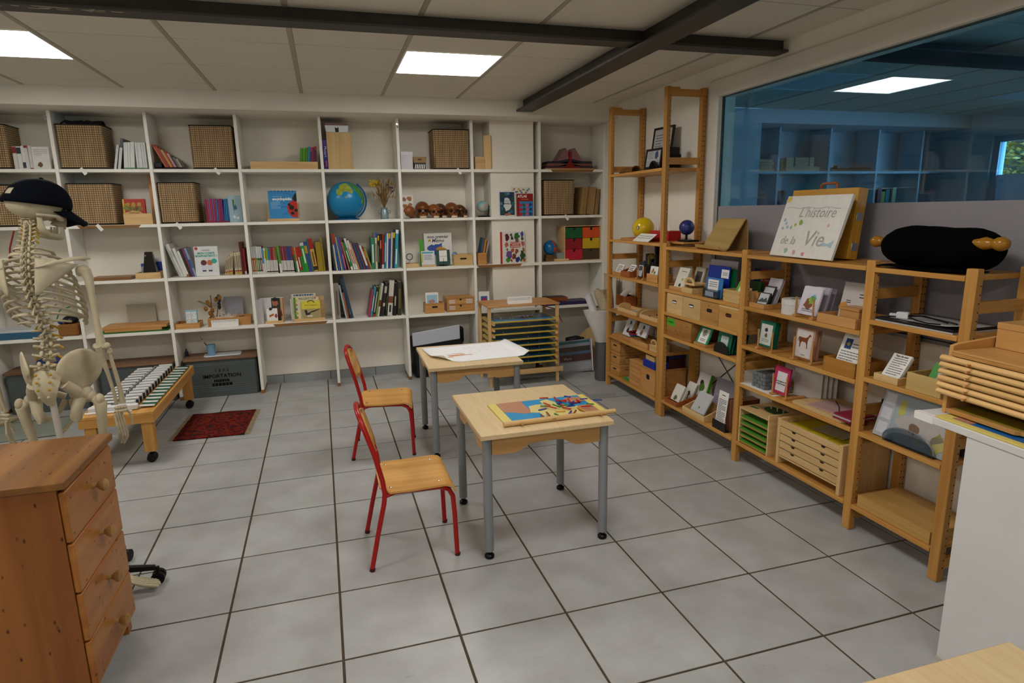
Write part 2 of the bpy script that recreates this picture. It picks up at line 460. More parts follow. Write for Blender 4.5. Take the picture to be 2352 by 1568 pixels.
def glassy(name, tint, frost=0):
 m, nt, b = _new(name); nt.nodes.remove(b)
 tr = nt.nodes.new('ShaderNodeBsdfTransparent'); tr.inputs[0].default_value = tint + (1,)
 gl = nt.nodes.new('ShaderNodeBsdfGlossy'); gl.inputs['Roughness'].default_value = .0; gl.inputs[0].default_value = (1, 1, 1, 1)
 lw = nt.nodes.new('ShaderNodeLayerWeight'); lw.inputs[0].default_value = .5
 pw = nt.nodes.new('ShaderNodeMath'); pw.operation = 'POWER'; pw.inputs[1].default_value = 5; nt.links.new(lw.outputs['Facing'], pw.inputs[0])
 fr = nt.nodes.new('ShaderNodeMath'); fr.operation = 'MULTIPLY_ADD'; fr.inputs[1].default_value = .9; fr.inputs[2].default_value = .045; nt.links.new(pw.outputs[0], fr.inputs[0])
 mx = nt.nodes.new('ShaderNodeMixShader'); nt.links.new(fr.outputs[0], mx.inputs[0]); nt.links.new(tr.outputs[0], mx.inputs[1]); nt.links.new(gl.outputs[0], mx.inputs[2])
 out = mx.outputs[0]
 if frost:
  df = nt.nodes.new('ShaderNodeBsdfDiffuse'); df.inputs[0].default_value = lin('#a29d9f') + (1,)
  tl = nt.nodes.new('ShaderNodeBsdfTranslucent'); tl.inputs[0].default_value = (.75, .78, .82, 1)
  a = nt.nodes.new('ShaderNodeMixShader'); a.inputs[0].default_value = .12
  nt.links.new(df.outputs[0], a.inputs[1]); nt.links.new(tl.outputs[0], a.inputs[2])
  m2 = nt.nodes.new('ShaderNodeMixShader'); m2.inputs[0].default_value = frost
  nt.links.new(out, m2.inputs[1]); nt.links.new(a.outputs[0], m2.inputs[2]); out = m2.outputs[0]
 nt.links.new(out, nt.nodes['Material Output'].inputs[0]); MATS[name] = m
 return m
PANE = glassy('clear_pane', (.78, .93, 1.0))
FILM = glassy('frosted_film', (.8, .85, .9), .9)
MB().box(.018, .026, WY0, WY1 - .008, WZ0, WZ1 - .006).build('pane', PANE, win)
MB().box(.0155, .017, WY0, WY1 - .008, WZ0, 1.482).build('frosted_film', FILM, win)

# ---- the next room seen through the window
NX = 6.64
nwall = plain('next_room_paint', '#c9d0d6', .75, .02, 6)
def nst(name, bl, label, cat, mat=nwall):
 b = MB()
 for q in bl: b.box(*q)
 return struct(b.build(name, mat), label, cat)
nst('floor.001', [(RW, NX, NY, BY, -.12, 0)], 'grey floor of the next room', 'floor', grey_tile)
nst('wall_next_back', [(RW, NX, BY, BY + .12, 0, CH + .1), (RW, 4.03, 5.25, BY, 0, CH)], 'pale back wall of the next room', 'wall')
nst('wall_next_front', [(RW, NX, NY - .12, NY, 0, CH + .1)], 'pale near wall of the next room', 'wall')
EY0, EY1, EZ0, EZ1 = -2.3, 5.0, .9, 2.135
nst('wall_next_far', [(NX, NX + .2, NY, EY0, 0, CH + .1), (NX, NX + .2, EY1, BY + .12, 0, CH + .1), (NX, NX + .2, EY0, EY1, 0, EZ0), (NX, NX + .2, EY0, EY1, EZ1, CH + .1)], 'pale far wall of the next room with outside window', 'wall')
nst('trim_2', [(4.03, NX, 5.25, BY, 2.248, CH + .1)], 'boxed soffit of the next room', 'soffit')
NP = {(1, -2): 'unlit ceiling panel of the next room by the pane', (5, -2): 'unlit ceiling panel of the next room by its far wall'}
ceiling('ceiling.001', RW, NX, NY, 5.25, 2.65, GY, NP, 'tiled ceiling of the next room')
off = plain('unlit_panel', '#dfe6ee', .35, .02)
for (i, k), lab in NP.items(): panel(i, k, lab, off, 2.65, GY, 'unlit ceiling panels')
ibeam('beam_3', 'dark steel ceiling beam of the next room', NX - RW - .01, .3, CH - 2.3, .013, (RW + .005, 3.02, 2.3), 0)
w2 = struct(thing('window_2', 'outside window of the next room showing yellow foliage', 'window', (NX, 0, 0)))
fr2 = plain('pale_window_frame', '#9db0c4', .5, .02)
for q in ((EY1 - .06, EY1, EZ0, EZ1), (EY0, EY0 + .06, EZ0, EZ1), (EY0 + .06, EY1 - .06, EZ1 - .06, EZ1), (EY0 + .06, EY1 - .06, EZ0, EZ0 + .06), (3.17, 3.23, EZ0 + .06, EZ1 - .06), (1.3, 1.36, EZ0 + .06, EZ1 - .06), (-.5, -.44, EZ0 + .06, EZ1 - .06)):
 MB().box(.03, .09, *q).build('window_frame', fr2, w2)
MB().box(.055, .061, EY0 + .06, EY1 - .06, EZ0 + .06, EZ1 - .06).build('pane', PANE, w2)
MB().box(.048, .05, EY0 + .06, EY1 - .06, EZ0 + .06, 1.75).build('frosted_film', FILM, w2)
# outside
struct(MB().box(NX + .2, 16, -4, 14, -.2, -.05).build('ground', plain('garden_soil', '#5a5540', .9, .3, 3)), 'garden ground outside the far window', 'ground')
pst = MB().box(-.06, .06, -.06, .06, 0, 2.9).build('garden_post', wood('garden_timber', '#5c3018', '#6e4022', 'z'), None, (7.35, 5.5, -.05), bevel=.004)
tag(pst, 'brown timber post standing outside the far window', 'post')
hg = MB(); random.seed(12)  # leafy backdrop added behind the tree to block the overbright sky
hg.box(-.35, .35, -3, 4, 0, 3.2)
for k in range(1500):
 c = Vector((random.uniform(-.45, -.36), random.uniform(-2, 3.5), random.uniform(.3, 3.2))); s_ = random.uniform(.05, .09)
 hg.add([c + Vector((0, -s_, 0)), c + Vector((-.04, 0, -s_ * .6)), c + Vector((0, s_, 0)), c + Vector((-.02, 0, s_ * .6))], [(0, 1, 2, 3)])
tag(hg.build('hedge', plain('hedge_leaf', '#1e2810', .8, .4, 5), None, (10.8, 6.6, -.05), fix=False), 'added dark leafy hedge beyond the yellow tree outside', 'hedge', kind='stuff')
tree = thing('yellow_tree', 'tree with yellow autumn leaves outside the far window', 'tree', (8.6, 6.15, -.05))
MB().tube([(0, 0, 0), (.05, .02, 1.0), (.02, .05, 1.9), (.1, 0, 2.7)], [.09, .075, .06, .03]).build('trunk', plain('bark', '#4d3b2a', .9, .3, 20), tree)
random.seed(11)
for nm, colr, n, zz in (('yellow_foliage', '#8a6c10', 2600, (1.85, 3.2)), ('green_foliage', '#2e3814', 2000, (.9, 2.2))):
 lf = MB()
 for k in range(n):
  c = Vector((random.gauss(0, .45), random.gauss(0, .45), random.uniform(*zz)))
  q = Matrix.Translation(c) @ Matrix.Rotation(random.uniform(0, 6.28), 4, 'Z') @ Matrix.Rotation(random.uniform(-1.2, 1.2), 4, 'X')
  s_ = random.uniform(.03, .06)
  lf.add([(-s_, 0, 0), (0, -s_ * .5, .005), (s_, 0, 0), (0, s_ * .5, .005)], [(0, 1, 2, 3)], 0, q)
 o = lf.build(nm, plain(nm + '_leaf', colr, .6, .3, 3), tree, smooth=0, fix=False); o['kind'] = 'stuff'

# ================================================================ built-in bookcase on the back wall
DX = [-2.482, -1.86, -1.24, -.615, .012, .634, 1.265, 1.885]
ROW = {1: 1.838, 2: 1.427, 3: 1.005, 4: .588, 5: 0.0}
TH = .024
bare = wood('bare_chipboard', '#7a5530', '#94693c', 'x', scale=3)
bc = thing('built_in_bookcase', 'white built-in bookcase of square cells covering the back wall', 'bookcase', (0, SY, 0))
DEP = BY - .012 - SY
for x in DX + [WX - .013]:
 d = MB().box(-TH / 2, TH / 2, 0, DEP, .03, 2.247).build('divider', white_lam, bc, (x, 0, 0), bevel=.002)
 MB().box(-TH / 2 - .001, TH / 2 + .001, .001, DEP, 0, .03).build('foot', bare, d)
edges = {(1, 2): (.1, .82), (6, 3): (.0, .72), (7, 1): (.15, .85), (3, 4): (.2, .93)}
src = None
for c in range(8):
 x0 = DX[c] + TH / 2 + .0005; x1 = (DX[c + 1] if c < 7 else WX - .013) - TH / 2 - .0005
 for r in (1, 2, 3, 4):
  z = ROW[r]
  if c == 6:
   s = MB().box(x0, x1, 0, .0255, z - TH, z).box(x0, 1.4325, .0255, DEP, z - TH, z).box(1.8365, x1, .0255, DEP, z - TH, z).build('shelf', white_lam, bc)
  else:
   s = MB().box(x0, x1, .001, DEP, z - TH, z).build('shelf', white_lam, bc, bevel=.002)
  if (c, r) in edges:
   a, b = edges[(c, r)]
   MB().prism([(lerp(x0, x1, a), z - .002), (lerp(x0, x1, a) + .02, z - TH), (lerp(x0, x1, b) - .02, z - TH), (lerp(x0, x1, b), z - .002)], -.0008, .002, 'y').build('bare_edge', bare, s)
# steel hooks left on two dividers
steel = plain('bright_steel', '#b9bcc0', .25, .05, metal=1.0)
for x, z in ((-1.875, 2.2), (.632, 2.195)):
 MB().cyl((x, -.001, z), (x, -.014, z), .009).tube([(x, -.012, z), (x, -.02, z - .012), (x + .004, -.014, z - .026)], .004).build('hook', steel, bc)

# ================================================================ pine shelving along the right wall
IX = 2.22                                   # front of the pine shelving
PW, PD = .0435, .032
hole = plain('peg_hole', '#2c1c0c', .9, .1)
def side_frame(parent, y, h, rungs):
 """one side frame: front and rear post, rungs, peg holes; y = far edge"""
 f = MB().box(0, PD, -PW, 0, 0, h).build('front_post', pine('z'), parent, (0, y - parent.location.y, 0), bevel=.003)
 r = MB().box(.268, .3, -PW, 0, 0, h - .004).build('rear_post', pine('z'), parent, (0, y - parent.location.y, 0), bevel=.003)
 pg = MB(); z = .06
 while z < h - .05:
  for xx in (.276, .292): pg.cyl((xx, -PW - .0004, z), (xx, -PW + .004, z), .0033, n=8)
  z += .032
 o = pg.build('peg_hole', hole, r); o['kind'] = 'stuff'
 pg = MB(); z = .06
 while z < h - .05:
  pg.cyl((.024, -PW - .0004, z), (.024, -PW + .004, z), .003, n=8); z += .032
 o = pg.build('peg_hole', hole, f); o['kind'] = 'stuff'
 for zz in rungs:
  MB().box(PD, .268, -PW + .012, -.012, zz, zz + .045).build('rung', pine('x'), parent, (0, y - parent.location.y, 0), bevel=.002)
def shelf(parent, y0, y1, z):
 return MB().box(-.002, .298, y1 - parent.location.y + .0008, y0 - parent.location.y - .0008, z - .02, z).build('shelf', pine('y'), parent, bevel=.002)
tall = thing('tall_pine_shelving', 'tall open pine shelving unit standing in the corner', 'shelving', (IX, 4.3, 0))
for y, h in ((4.757, 2.262), (3.904, 2.262)):
 side_frame(tall, y, h, (.05, .55, 1.07, 1.765, h - .06))
 MB().box(PD - .002, .1, -PW + .008, -.008, h - .02, h - .004).build('top_block', pine('x'), tall, (0, y - 4.3, 0))
for z in (1.745, 1.235, .95, .663, .443, .112): shelf(tall, 4.7135, 3.904, z)
low = thing('low_pine_shelving', 'long low pine shelving unit under the interior window', 'shelving', (IX, 2.8, 0))
PY = [3.8595, 2.994, 2.1445, 1.704]
for y in PY: side_frame(low, y, 1.242, (.045, .55, 1.075))
BAY = {1: [1.218, .93, .77, .611, .132], 2: [1.217, .93, .708, .483, .13], 3: [1.214, .99, .735, .482, .13]}
for b, zs in BAY.items():
 for z in zs: shelf(low, PY[b - 1] - PW, PY[b], z)
MB().tube([(.302, .98, .62), (.302, .4, .16)], .003, n=6).tube([(.304, .98, .16), (.304, .4, .62)], .003, n=6).build('cross_brace', plain('dark_rod', '#3a3a3a', .4, metal=.7), low)
# double socket in the wall behind
sk = thing('wall_socket', 'white double wall socket behind the pine shelving', 'socket', (WX, 3.5, .29), -PI / 2)
MB().box(-.075, .075, -.01, 0, -.038, .038).build('plate', plain('ivory_plastic', '#cfc6b2', .4, .02), sk, bevel=.003)
for x in (-.036, .036):
 MB().cyl((x, -.0115, 0), (x, -.005, 0), .021, n=20).build('outlet', plain('dark_outlet', '#7c7566', .5), sk)

# ================================================================ school tables and chairs
lam = wood('pale_beech_laminate', '#cdb184', '#d8bf95', 'y', rough=.38, scale=3, rnd=.02)
grey_tube = plain('grey_painted_tube', '#83878a', .38, .04)
def school_table(loc, rot, w, d, label):
 t = thing('school_table', label, 'table', loc, rot, 'school tables')
 H = .575
 MB().box(-w / 2, w / 2, -d / 2, d / 2, H - .024, H).build('table_top', lam, t, bevel=.004)
 lx, ly = w / 2 - .033, d / 2 - .04
 leg = None
 for sx in (-1, 1):
  for sy in (-1, 1):
   if leg is None:
    leg = MB().cyl((0, 0, .035), (0, 0, H - .024), .0205, n=20).build('leg', grey_tube, t, (sx * lx, sy * ly, 0))
    MB().cyl((0, 0, .02), (0, 0, .037), .009, n=12).lathe([(.016, 0), (.021, .004), (.021, .014), (.012, .022)], 18).build('glide', BLACK(), leg)
   else:
    l2 = share('leg', leg, t, (sx * lx, sy * ly, 0)); share('glide', leg.children[0], l2, (0, 0, 0))
 ap = wood('apron_beech', '#b98a50', '#c99c62', 'x', rough=.45)
 def prof(L):
  h0, h1 = .078, .044
  pts = [(-L / 2, 0), (L / 2, 0), (L / 2, -h0), (L / 2 - .1, -h0)]
  for i in range(9):
   a = i / 8; pts.append((lerp(L / 2 - .1, L / 2 - .19, a), -lerp(h0, h1, (1 - math.cos(PI * a)) / 2)))
  for i in range(9):
   a = i / 8; pts.append((lerp(-L / 2 + .19, -L / 2 + .1, a), -lerp(h1, h0, (1 - math.cos(PI * a)) / 2)))
  return pts + [(-L / 2 + .1, -h0), (-L / 2, -h0)]
 for sy in (-1, 1): MB().prism(prof(2 * lx - .041), -.009, .009, 'y').build('apron', ap, t, (0, sy * ly, H - .024), bevel=.0015)
 for sx in (-1, 1): MB().prism(prof(2 * ly - .041), -.009, .009, 'y').build('apron', ap, t, (sx * lx, 0, H - .024), PI / 2, bevel=.0015)
 return t
school_table((.845, 2.665, 0), 0, .60, .62, 'pale wood school table carrying the map and coloured sticks')
school_table((.818, 3.86, 0), -.02, .585, .62, 'pale wood school table carrying the large white paper')
school_table((1.01, .5, 0), 0, .60, .62, 'pale wood table corner beside the white counter')

red = plain('red_painted_tube', '#a3110f', .3, .04)
seat_ply = wood('chair_plywood', '#c08a44', '#d6a45c', 'x', rough=.33, scale=.7)
def school_chair(loc, rot, label):
 t = thing('school_chair', label, 'chair', loc, rot, 'red school chairs')
 # one loop: rear leg, up the back, over the top, down the other side
 R = .0105
 def sidepts(s):
  return [(-.185, s * .168, .006), (-.150, s * .162, .16), (-.118, s * .157, .29), (-.112, s * .155, .335), (-.118, s * .152, .39), (-.142, s * .146, .50), (-.172, s * .135, .60)]
 top = [(-.186, .118, .64), (-.194, .088, .662), (-.198, .045, .672), (-.199, 0, .674), (-.198, -.045, .672), (-.194, -.088, .662), (-.186, -.118, .64)]
 MB().tube(sidepts(1) + top + sidepts(-1)[::-1], R, n=12).build('back_frame', red, t)
 for s in (-1, 1):
  MB().tube([(-.113, s * .153, .322), (-.07, s * .149, .333), (.06, s * .148, .331), (.125, s * .148, .328), (.158, s * .149, .312), (.174, s * .151, .28), (.179, s * .153, .2), (.183, s * .155, .006)], R, n=12).build('front_leg', red, t)
  for x in (-.185, .183):
   yy = .168 if x < 0 else .155
   MB().cyl((x, s * yy, 0), (x + .003, s * yy, .014), .0118, n=12).build('leg_cap', plain('dark_leg_cap', '#3a0a08', .5), t)
 # moulded seat: rounded rear, waterfall front
 prof = [(-.13, .352), (-.09, .346), (0, .344), (.09, .346), (.14, .347), (.165, .342), (.181, .328), (.187, .31)]
 def hw(x): return .172 if x > -.09 else .172 - .05 * ((-.09 - x) / .04) ** 2
 for _ in (0,):
  rows_t = [[(x, lerp(-hw(x), hw(x), j / 8), z) for j in range(9)] for x, z in prof]
  n = []
  for i, (x, z) in enumerate(prof):
   a = prof[max(i - 1, 0)]; b = prof[min(i + 1, len(prof) - 1)]; dx, dz = b[0] - a[0], b[1] - a[1]; l = math.hypot(dx, dz)
   n.append((-dz / l, dx / l))
  th = .0085
  rows_b = [[(p[0] - n[i][0] * th, p[1], p[2] - n[i][1] * th) for p in r] for i, r in enumerate(rows_t)]
  m = MB(); k = len(prof)
  m.grid(rows_t); m.grid(rows_b)
  for A, B in ((rows_t, rows_b),):
   m.grid([[r[0] for r in A], [r[0] for r in B]]); m.grid([[r[-1] for r in A], [r[-1] for r in B]])
   m.grid([A[0], B[0]]); m.grid([A[-1], B[-1]])
  seat = m.build('seat', seat_ply, t, smooth=35)
 for x, s in ((-.085, -1), (-.085, 1), (.12, -1), (.12, 1)):
  MB().lathe([(.0058, 0), (.0058, .0012), (.003, .0022)], 12, (x, s * .125, .3465)).build('screw', steel, seat)
 # backrest shell in front of the tubes
 rows = []
 for i in range(11):
  a = i / 10; z = lerp(.485, .655, a); w = .118 * math.sqrt(max(.05, 1 - abs(2 * a - 1.0) ** 3)) + .012
  xr = lerp(-.134, -.184, a)
  rows.append([(xr + .012 - .016 * (1 - (2 * j / 8 - 1) ** 2) - .004, lerp(-w, w, j / 8), z) for j in range(9)])
 back = MB().grid(rows).build('backrest', wood('chair_back_plywood', '#b98440', '#cd9c56', 'y', rough=.33, scale=.7), t, solid=.008, smooth=35)
 for s in (-1, 1):
  MB().lathe([(.006, 0), (.006, .0012), (.003, .0024)], 12, (0, 0, 0)).build('rivet', steel, back, (-.158, s * .098, .57), (0, PI / 2 - .25, 0))
 return t
school_chair((.265, 2.614, 0), 0, 'red tubular school chair pulled up to the map table')
school_chair((.262, 3.857, 0), -.13, 'red tubular school chair at the table with the white paper')

# ================================================================ pine chest of drawers, lower left
ch = thing('pine_chest', 'knotty pine chest of four drawers with round knobs', 'chest of drawers', (-.985, 2.143, 0))
W2, D2, HC = .20, .213, .75
kp = dpine('z')
MB().box(-.22, .222, -D2, D2, HC - .024, HC).build('top', wood('worn_pine_top', '#744a20', '#9c6a32', 'y', rough=.45, scale=.5, knots=True), ch, bevel=.004)
cb = MB()
cb.box(-.2, .195, -.203, -.185, .05, HC - .0245).box(-.2, .195, .185, .203, .05, HC - .0245).box(-.2, -.19, -.185, .185, .05, HC - .0245).box(-.2, .19, -.185, .185, .05, .07)
cb.build('carcass', kp, ch, bevel=.002)
for q in ((-.2, -.16, -.203, -.163), (.15, .192, -.203, -.163), (-.2, -.16, .163, .203), (.15, .192, .163, .203)):
 MB().box(*q, 0, .05).build('foot', kp, ch, bevel=.003)
dz = (HC - .03 - .075) / 4
for k in range(4):
 z0 = .073 + k * dz
 dr = MB().box(.1955, .214, -.2, .2, z0, z0 + dz - .005).build('drawer', wood('pine_drawer', '#96561e', '#ae7434', 'y', rough=.35, scale=.6, knots=True), ch, bevel=.005)
 kn = MB().lathe([(.009, 0), (.007, .012), (.014, .02), (.019, .028), (.019, .036), (.012, .043), (.004, .045)], 16)
 kn.build('knob', wood('knob_wood', '#8f6a3c', '#a98452', 'z', rough=.3), dr, (.214, .0, z0 + dz * .56), (0, PI / 2, 0))

# ================================================================ low bench on castors with the black and white block strip
bn = thing('low_bench', 'low pine bench on black castors in front of the grey trunks', 'bench', (-1.283, 4.675, 0))
bw, bl = .2, .615
bp_ = wood('bench_pine', '#b9823c', '#cf9c52', 'y', rough=.45)
MB().box(-bw, bw, -bl, bl, .312, .33).build('bench_top', bp_, bn, bevel=.002)
for s in (-1, 1):
 MB().box(-bw, bw, -bl if s < 0 else bl - .018, -bl + .018 if s < 0 else bl, .262, .3115).build('end_rail', pine('x'), bn, bevel=.002)
 MB().box(-bw if s < 0 else bw - .018, -bw + .018 if s < 0 else bw, -bl + .0185, bl - .0185, .262, .3115).build('side_rail', pine('y'), bn, bevel=.002)
 for sy in (-1, 1):
  lx, ly = s * (bw - .05), sy * (bl - .05)
  lg = MB().box(-.031, .031, -.031, .031, .07, .3115).build('leg', pine('z'), bn, (lx, ly, 0), bevel=.004)
  cs = MB().cyl((0, 0, .05), (0, 0, .07), .012).ell((0, 0, .03), (.03, .024, .03)).cyl((0, .026, .028), (0, -.026, .028), .026, n=18)
  cs.build('castor', BLACK(), lg)
# ================================================================ small rugs
def rugmat(name, c1, c2, c3, sc_):
 m, nt, b = _new(name); tc = nt.nodes.new('ShaderNodeTexCoord')
 vo = nt.nodes.new('ShaderNodeTexVoronoi'); vo.inputs['Scale'].default_value = sc_; vo.feature = 'F1'
 nt.links.new(tc.outputs['Object'], vo.inputs['Vector'])
 rp = nt.nodes.new('ShaderNodeValToRGB'); e = rp.color_ramp; e.interpolation = 'CONSTANT'
 e.elements[0].position = 0; e.elements[0].color = lin(c1) + (1,)
 e.elements[1].position = .45; e.elements[1].color = lin(c2) + (1,)
 q = e.elements.new(.8); q.color = lin(c3) + (1,); q = e.elements.new(.18); q.color = lin(c2) + (1,); q = e.elements.new(.3); q.color = lin(c1) + (1,)
 sp = nt.nodes.new('ShaderNodeSeparateColor'); nt.links.new(vo.outputs['Color'], sp.inputs[0]); nt.links.new(sp.outputs[0], rp.inputs[0])
 nz = nt.nodes.new('ShaderNodeTexNoise'); nz.inputs['Scale'].default_value = 260; bp = nt.nodes.new('ShaderNodeBump'); bp.inputs['Strength'].default_value = .7; bp.inputs['Distance'].default_value = .003
 nt.links.new(nz.outputs['Fac'], bp.inputs['Height']); nt.links.new(bp.outputs[0], b.inputs['Normal'])
 nt.links.new(rp.outputs[0], b.inputs['Base Color']); b.inputs['Roughness'].default_value = .95; b.inputs['Specular IOR Level'].default_value = .1
 MATS[name] = m; return m
rg = thing('red_rug', 'small red patterned oriental rug on the tiled floor', 'rug', (-.857, 4.72, 0), -.04)
rp_ = [[(lerp(-.225, .225, j / 10), lerp(-.285, .285, i / 10), .006 + .002 * math.sin(i * 2.1 + j)) for j in range(11)] for i in range(11)]
MB().grid(rp_).build('weave', rugmat('oriental_rug', '#5c130f', '#74281a', '#2c2228', 58), rg, solid=.006)
random.seed(5)
for s in (-1, 1):
 fr = MB()
 for k in range(70):
  y = -.28 + .56 * k / 69; fr.tube([(s * .222, y, .007), (s * .24, y + random.uniform(-.008, .008), .004), (s * (.25 + random.random() * .012), y + random.uniform(-.014, .014), .003)], .0016, n=4)
 o = fr.build('fringe', plain('rug_fringe', '#a08c66', .9, .2), rg); o['kind'] = 'stuff'
def stripes(name, cols, sc_):
 m, nt, b = _new(name); tc = nt.nodes.new('ShaderNodeTexCoord'); w = nt.nodes.new('ShaderNodeTexNoise'); mp = nt.nodes.new('ShaderNodeMapping')
 mp.inputs['Scale'].default_value = (.5, sc_, .5); nt.links.new(tc.outputs['Object'], mp.inputs['Vector']); nt.links.new(mp.outputs[0], w.inputs['Vector']); w.inputs['Detail'].default_value = 1
 rp = nt.nodes.new('ShaderNodeValToRGB'); e = rp.color_ramp
 e.elements[0].position = .35; e.elements[0].color = lin(cols[0]) + (1,); e.elements[1].position = .65; e.elements[1].color = lin(cols[1]) + (1,)
 nt.links.new(w.outputs['Fac'], rp.inputs[0]); nt.links.new(rp.outputs[0], b.inputs['Base Color']); b.inputs['Roughness'].default_value = .95
 MATS[name] = m; return m
def striped_rug(name, label, loc, rot, w, l, mat):
 t = thing(name, label, 'rug', loc, rot, 'striped rugs by the bookcase')
 MB().grid([[(lerp(-w / 2, w / 2, j / 8), lerp(-l / 2, l / 2, i / 8), .006 + .002 * math.sin(i * 1.7 + j * 1.1)) for j in range(9)] for i in range(9)]).build('weave', mat, t, solid=.008)
 fr = MB()
 for s in (-1, 1):
  for k in range(50):
   y = -l / 2 + l * k / 49; fr.tube([(s * (w / 2 - .004), y, .006), (s * (w / 2 + .012), y + random.uniform(-.006, .006), .004), (s * (w / 2 + .02 + random.random() * .01), y + random.uniform(-.01, .01), .004)], .002, n=4)
 o = fr.build('fringe', plain('rug_fringe', '#a08c66', .9, .2), t); o['kind'] = 'stuff'
striped_rug('striped_rug', 'grey green woven rug with fringe beside the skeleton', (-2.17, 5.05, 0), .1, .5, .46, stripes('grey_green_stripes', ('#6c7468', '#8c9184'), 120))
striped_rug('striped_rug', 'beige woven rug with dark fringe at the picture edge', (-2.62, 5.3, .012), -.35, .5, .36, stripes('beige_stripes', ('#8f8468', '#b0a58a'), 100))

# ================================================================ white counter with the map cabinet, lower right
cu_ = math.atan2(-.069, .998)
CT = Matrix.Translation((1.842, 1.526, 0)) @ Matrix.Rotation(-PI / 2 + cu_ * 1, 4, 'Z')   # local x runs along the front edge, local y goes back
def crot(): return (0, 0, -PI / 2 + cu_)
counter = thing('white_counter', 'white counter with plain white front panel by the pine shelving', 'counter', (1.842, 1.526, 0), crot())
wp = plain('white_counter_board', '#d6d4d2', .45, .03, 5)
MB().box(0, 1.5, 0, .36, .776, .80).build('counter_top', wp, counter, bevel=.002)
MB().box(.19, 1.5, .003, .021, .012, .7755).build('front_panel', wp, counter, bevel=.0015)
MB().box(.19, .208, .0215, .34, .012, .7755).build('side_panel', wp, counter, bevel=.0015)
MB().box(.186, 1.5, .0, .36, 0, .0115).build('base_edge', plain('chipped_base', '#b6aa9a', .6, .2, 60), counter)
MB().box(-.0005, .07, -.0006, .02, .7755, .8006).build('white_tape', plain('white_tape', '#e8e6e2', .4, .01), counter)
def cl(x, y, z): return CT @ Vector((x, y, z))

# ================================================================ makers for the things on the shelves
ORD = 'first second third fourth fifth sixth seventh eighth ninth tenth eleventh twelfth thirteenth fourteenth fifteenth sixteenth seventeenth eighteenth nineteenth twentieth'.split()
TENS = {2: 'twenty', 3: 'thirty', 4: 'forty', 5: 'fifty'}
def ordw(i):
 if i < 20: return ORD[i]
 t, u = divmod(i + 1, 10)
 return TENS[t] + '-' + ORD[u - 1] if u else {3: 'thirtieth', 4: 'fortieth', 5: 'fiftieth'}[t]
def cell_of(x):
 e = DX + [WX - .013]
 for i in range(len(e) - 1):
  if e[i] <= x < e[i + 1]: return e[i] + TH / 2, e[i + 1] - TH / 2
 return -9, 9
def PB(px0, px1, pyt, z, d=.04):
 """box on a bookcase shelf from its picture columns: returns location of front centre, width, height"""
 Y = SY + d; a, b = solveX(px0, Y, z), solveX(px1, Y, z)
 lo, hi = cell_of((a + b) / 2); a, b = max(a, lo + .004), min(b, hi - .004)
 return Vector(((a + b) / 2, Y, z)), b - a, solveZ(pyt, (a + b) / 2, Y) - z
def PV(px0, px1, pyt, z, d=.03):
 """the same on the pine shelving, facing the room"""
 X = IX + d; a, b = solveY(px0, X, z), solveY(px1, X, z)
 return Vector((X, (a + b) / 2, z)), a - b, solveZ(pyt, X, (a + b) / 2) - z
RV = -PI / 2
_tone = {}
def patch(parent, poly, mat, name='print', y=-.0007):
 return MB().prism(poly, y, y + .0006, 'y').build(name, mat, parent, smooth=0)
def rect(x0, x1, z0, z1): return [(x0, z0), (x1, z0), (x1, z1), (x0, z1)]
def disc(cx, cz, rx, rz=None, n=18): return [(cx + rx * math.cos(2 * PI * i / n), cz + (rz or rx) * math.sin(2 * PI * i / n)) for i in range(n)]
def blob(cx, cz, r, seed=0, n=14, sx=1, sz=1):
 rn = random.Random(seed); return [(cx + sx * r * (1 + rn.uniform(-.35, .3)) * math.cos(2 * PI * i / n), cz + sz * r * (1 + rn.uniform(-.35, .3)) * math.sin(2 * PI * i / n)) for i in range(n)]
def lines(parent, x0, x1, zt, zb, n, mat, seed=1, th=.35, y=-.0011):
 """small print too fine to read: broken dark strokes"""
 rn = random.Random(seed); m = MB(); p = (zt - zb) / n
 for i in range(n):
  z = zt - p * (i + .5); x = x0; end = x1 if i % 4 != 3 else lerp(x0, x1, rn.uniform(.4, .9))
  while x < end:
   w = min(rn.uniform(.05, .16) * (x1 - x0), end - x)
   m.prism(rect(x, x + w, z - p * th / 2, z + p * th / 2), y, y + .0004, 'y'); x += w + .03 * (x1 - x0)
 return m.build('small_print', mat, parent, smooth=0)
INK = lambda: plain('dark_ink', '#2a2a2c', .6, .05)
def board(name, label, cat, loc, rot, w, h, t=.003, tilt=.0, mat=None, group=None, turn=0):
 """upright card or book seen from the front; returns (thing, body)"""
 o = thing(name, label, cat, Vector(loc) + Vector((0, 0, t * math.sin(tilt) + .0003)), (-tilt, turn, rot), group)
 b = MB().box(-w / 2, w / 2, 0, t, 0, h).build('body', mat or WHITE(), o)
 return o, b
def book_block(name, label, loc, rot, w, h, t, tilt, cover, group=None):
 """book shown cover-on: two boards, spine and a block of pages"""
 o = thing(name, label, 'book', Vector(loc) + Vector((0, 0, t * math.sin(tilt) + .0003)), (-tilt, 0, rot), group)
 c = MB().box(-w / 2, w / 2, 0, .002, 0, h).box(-w / 2, w / 2, t - .002, t, 0, h).box(-w / 2, -w / 2 + .002, .002, t - .002, 0, h).build('cover', cover, o)
 MB().box(-w / 2 + .0022, w / 2 - .003, .0022, t - .0022, .003, h - .003).build('pages', plain('book_pages', '#d9d2c2', .8, .05, 90), o)
 return o, c
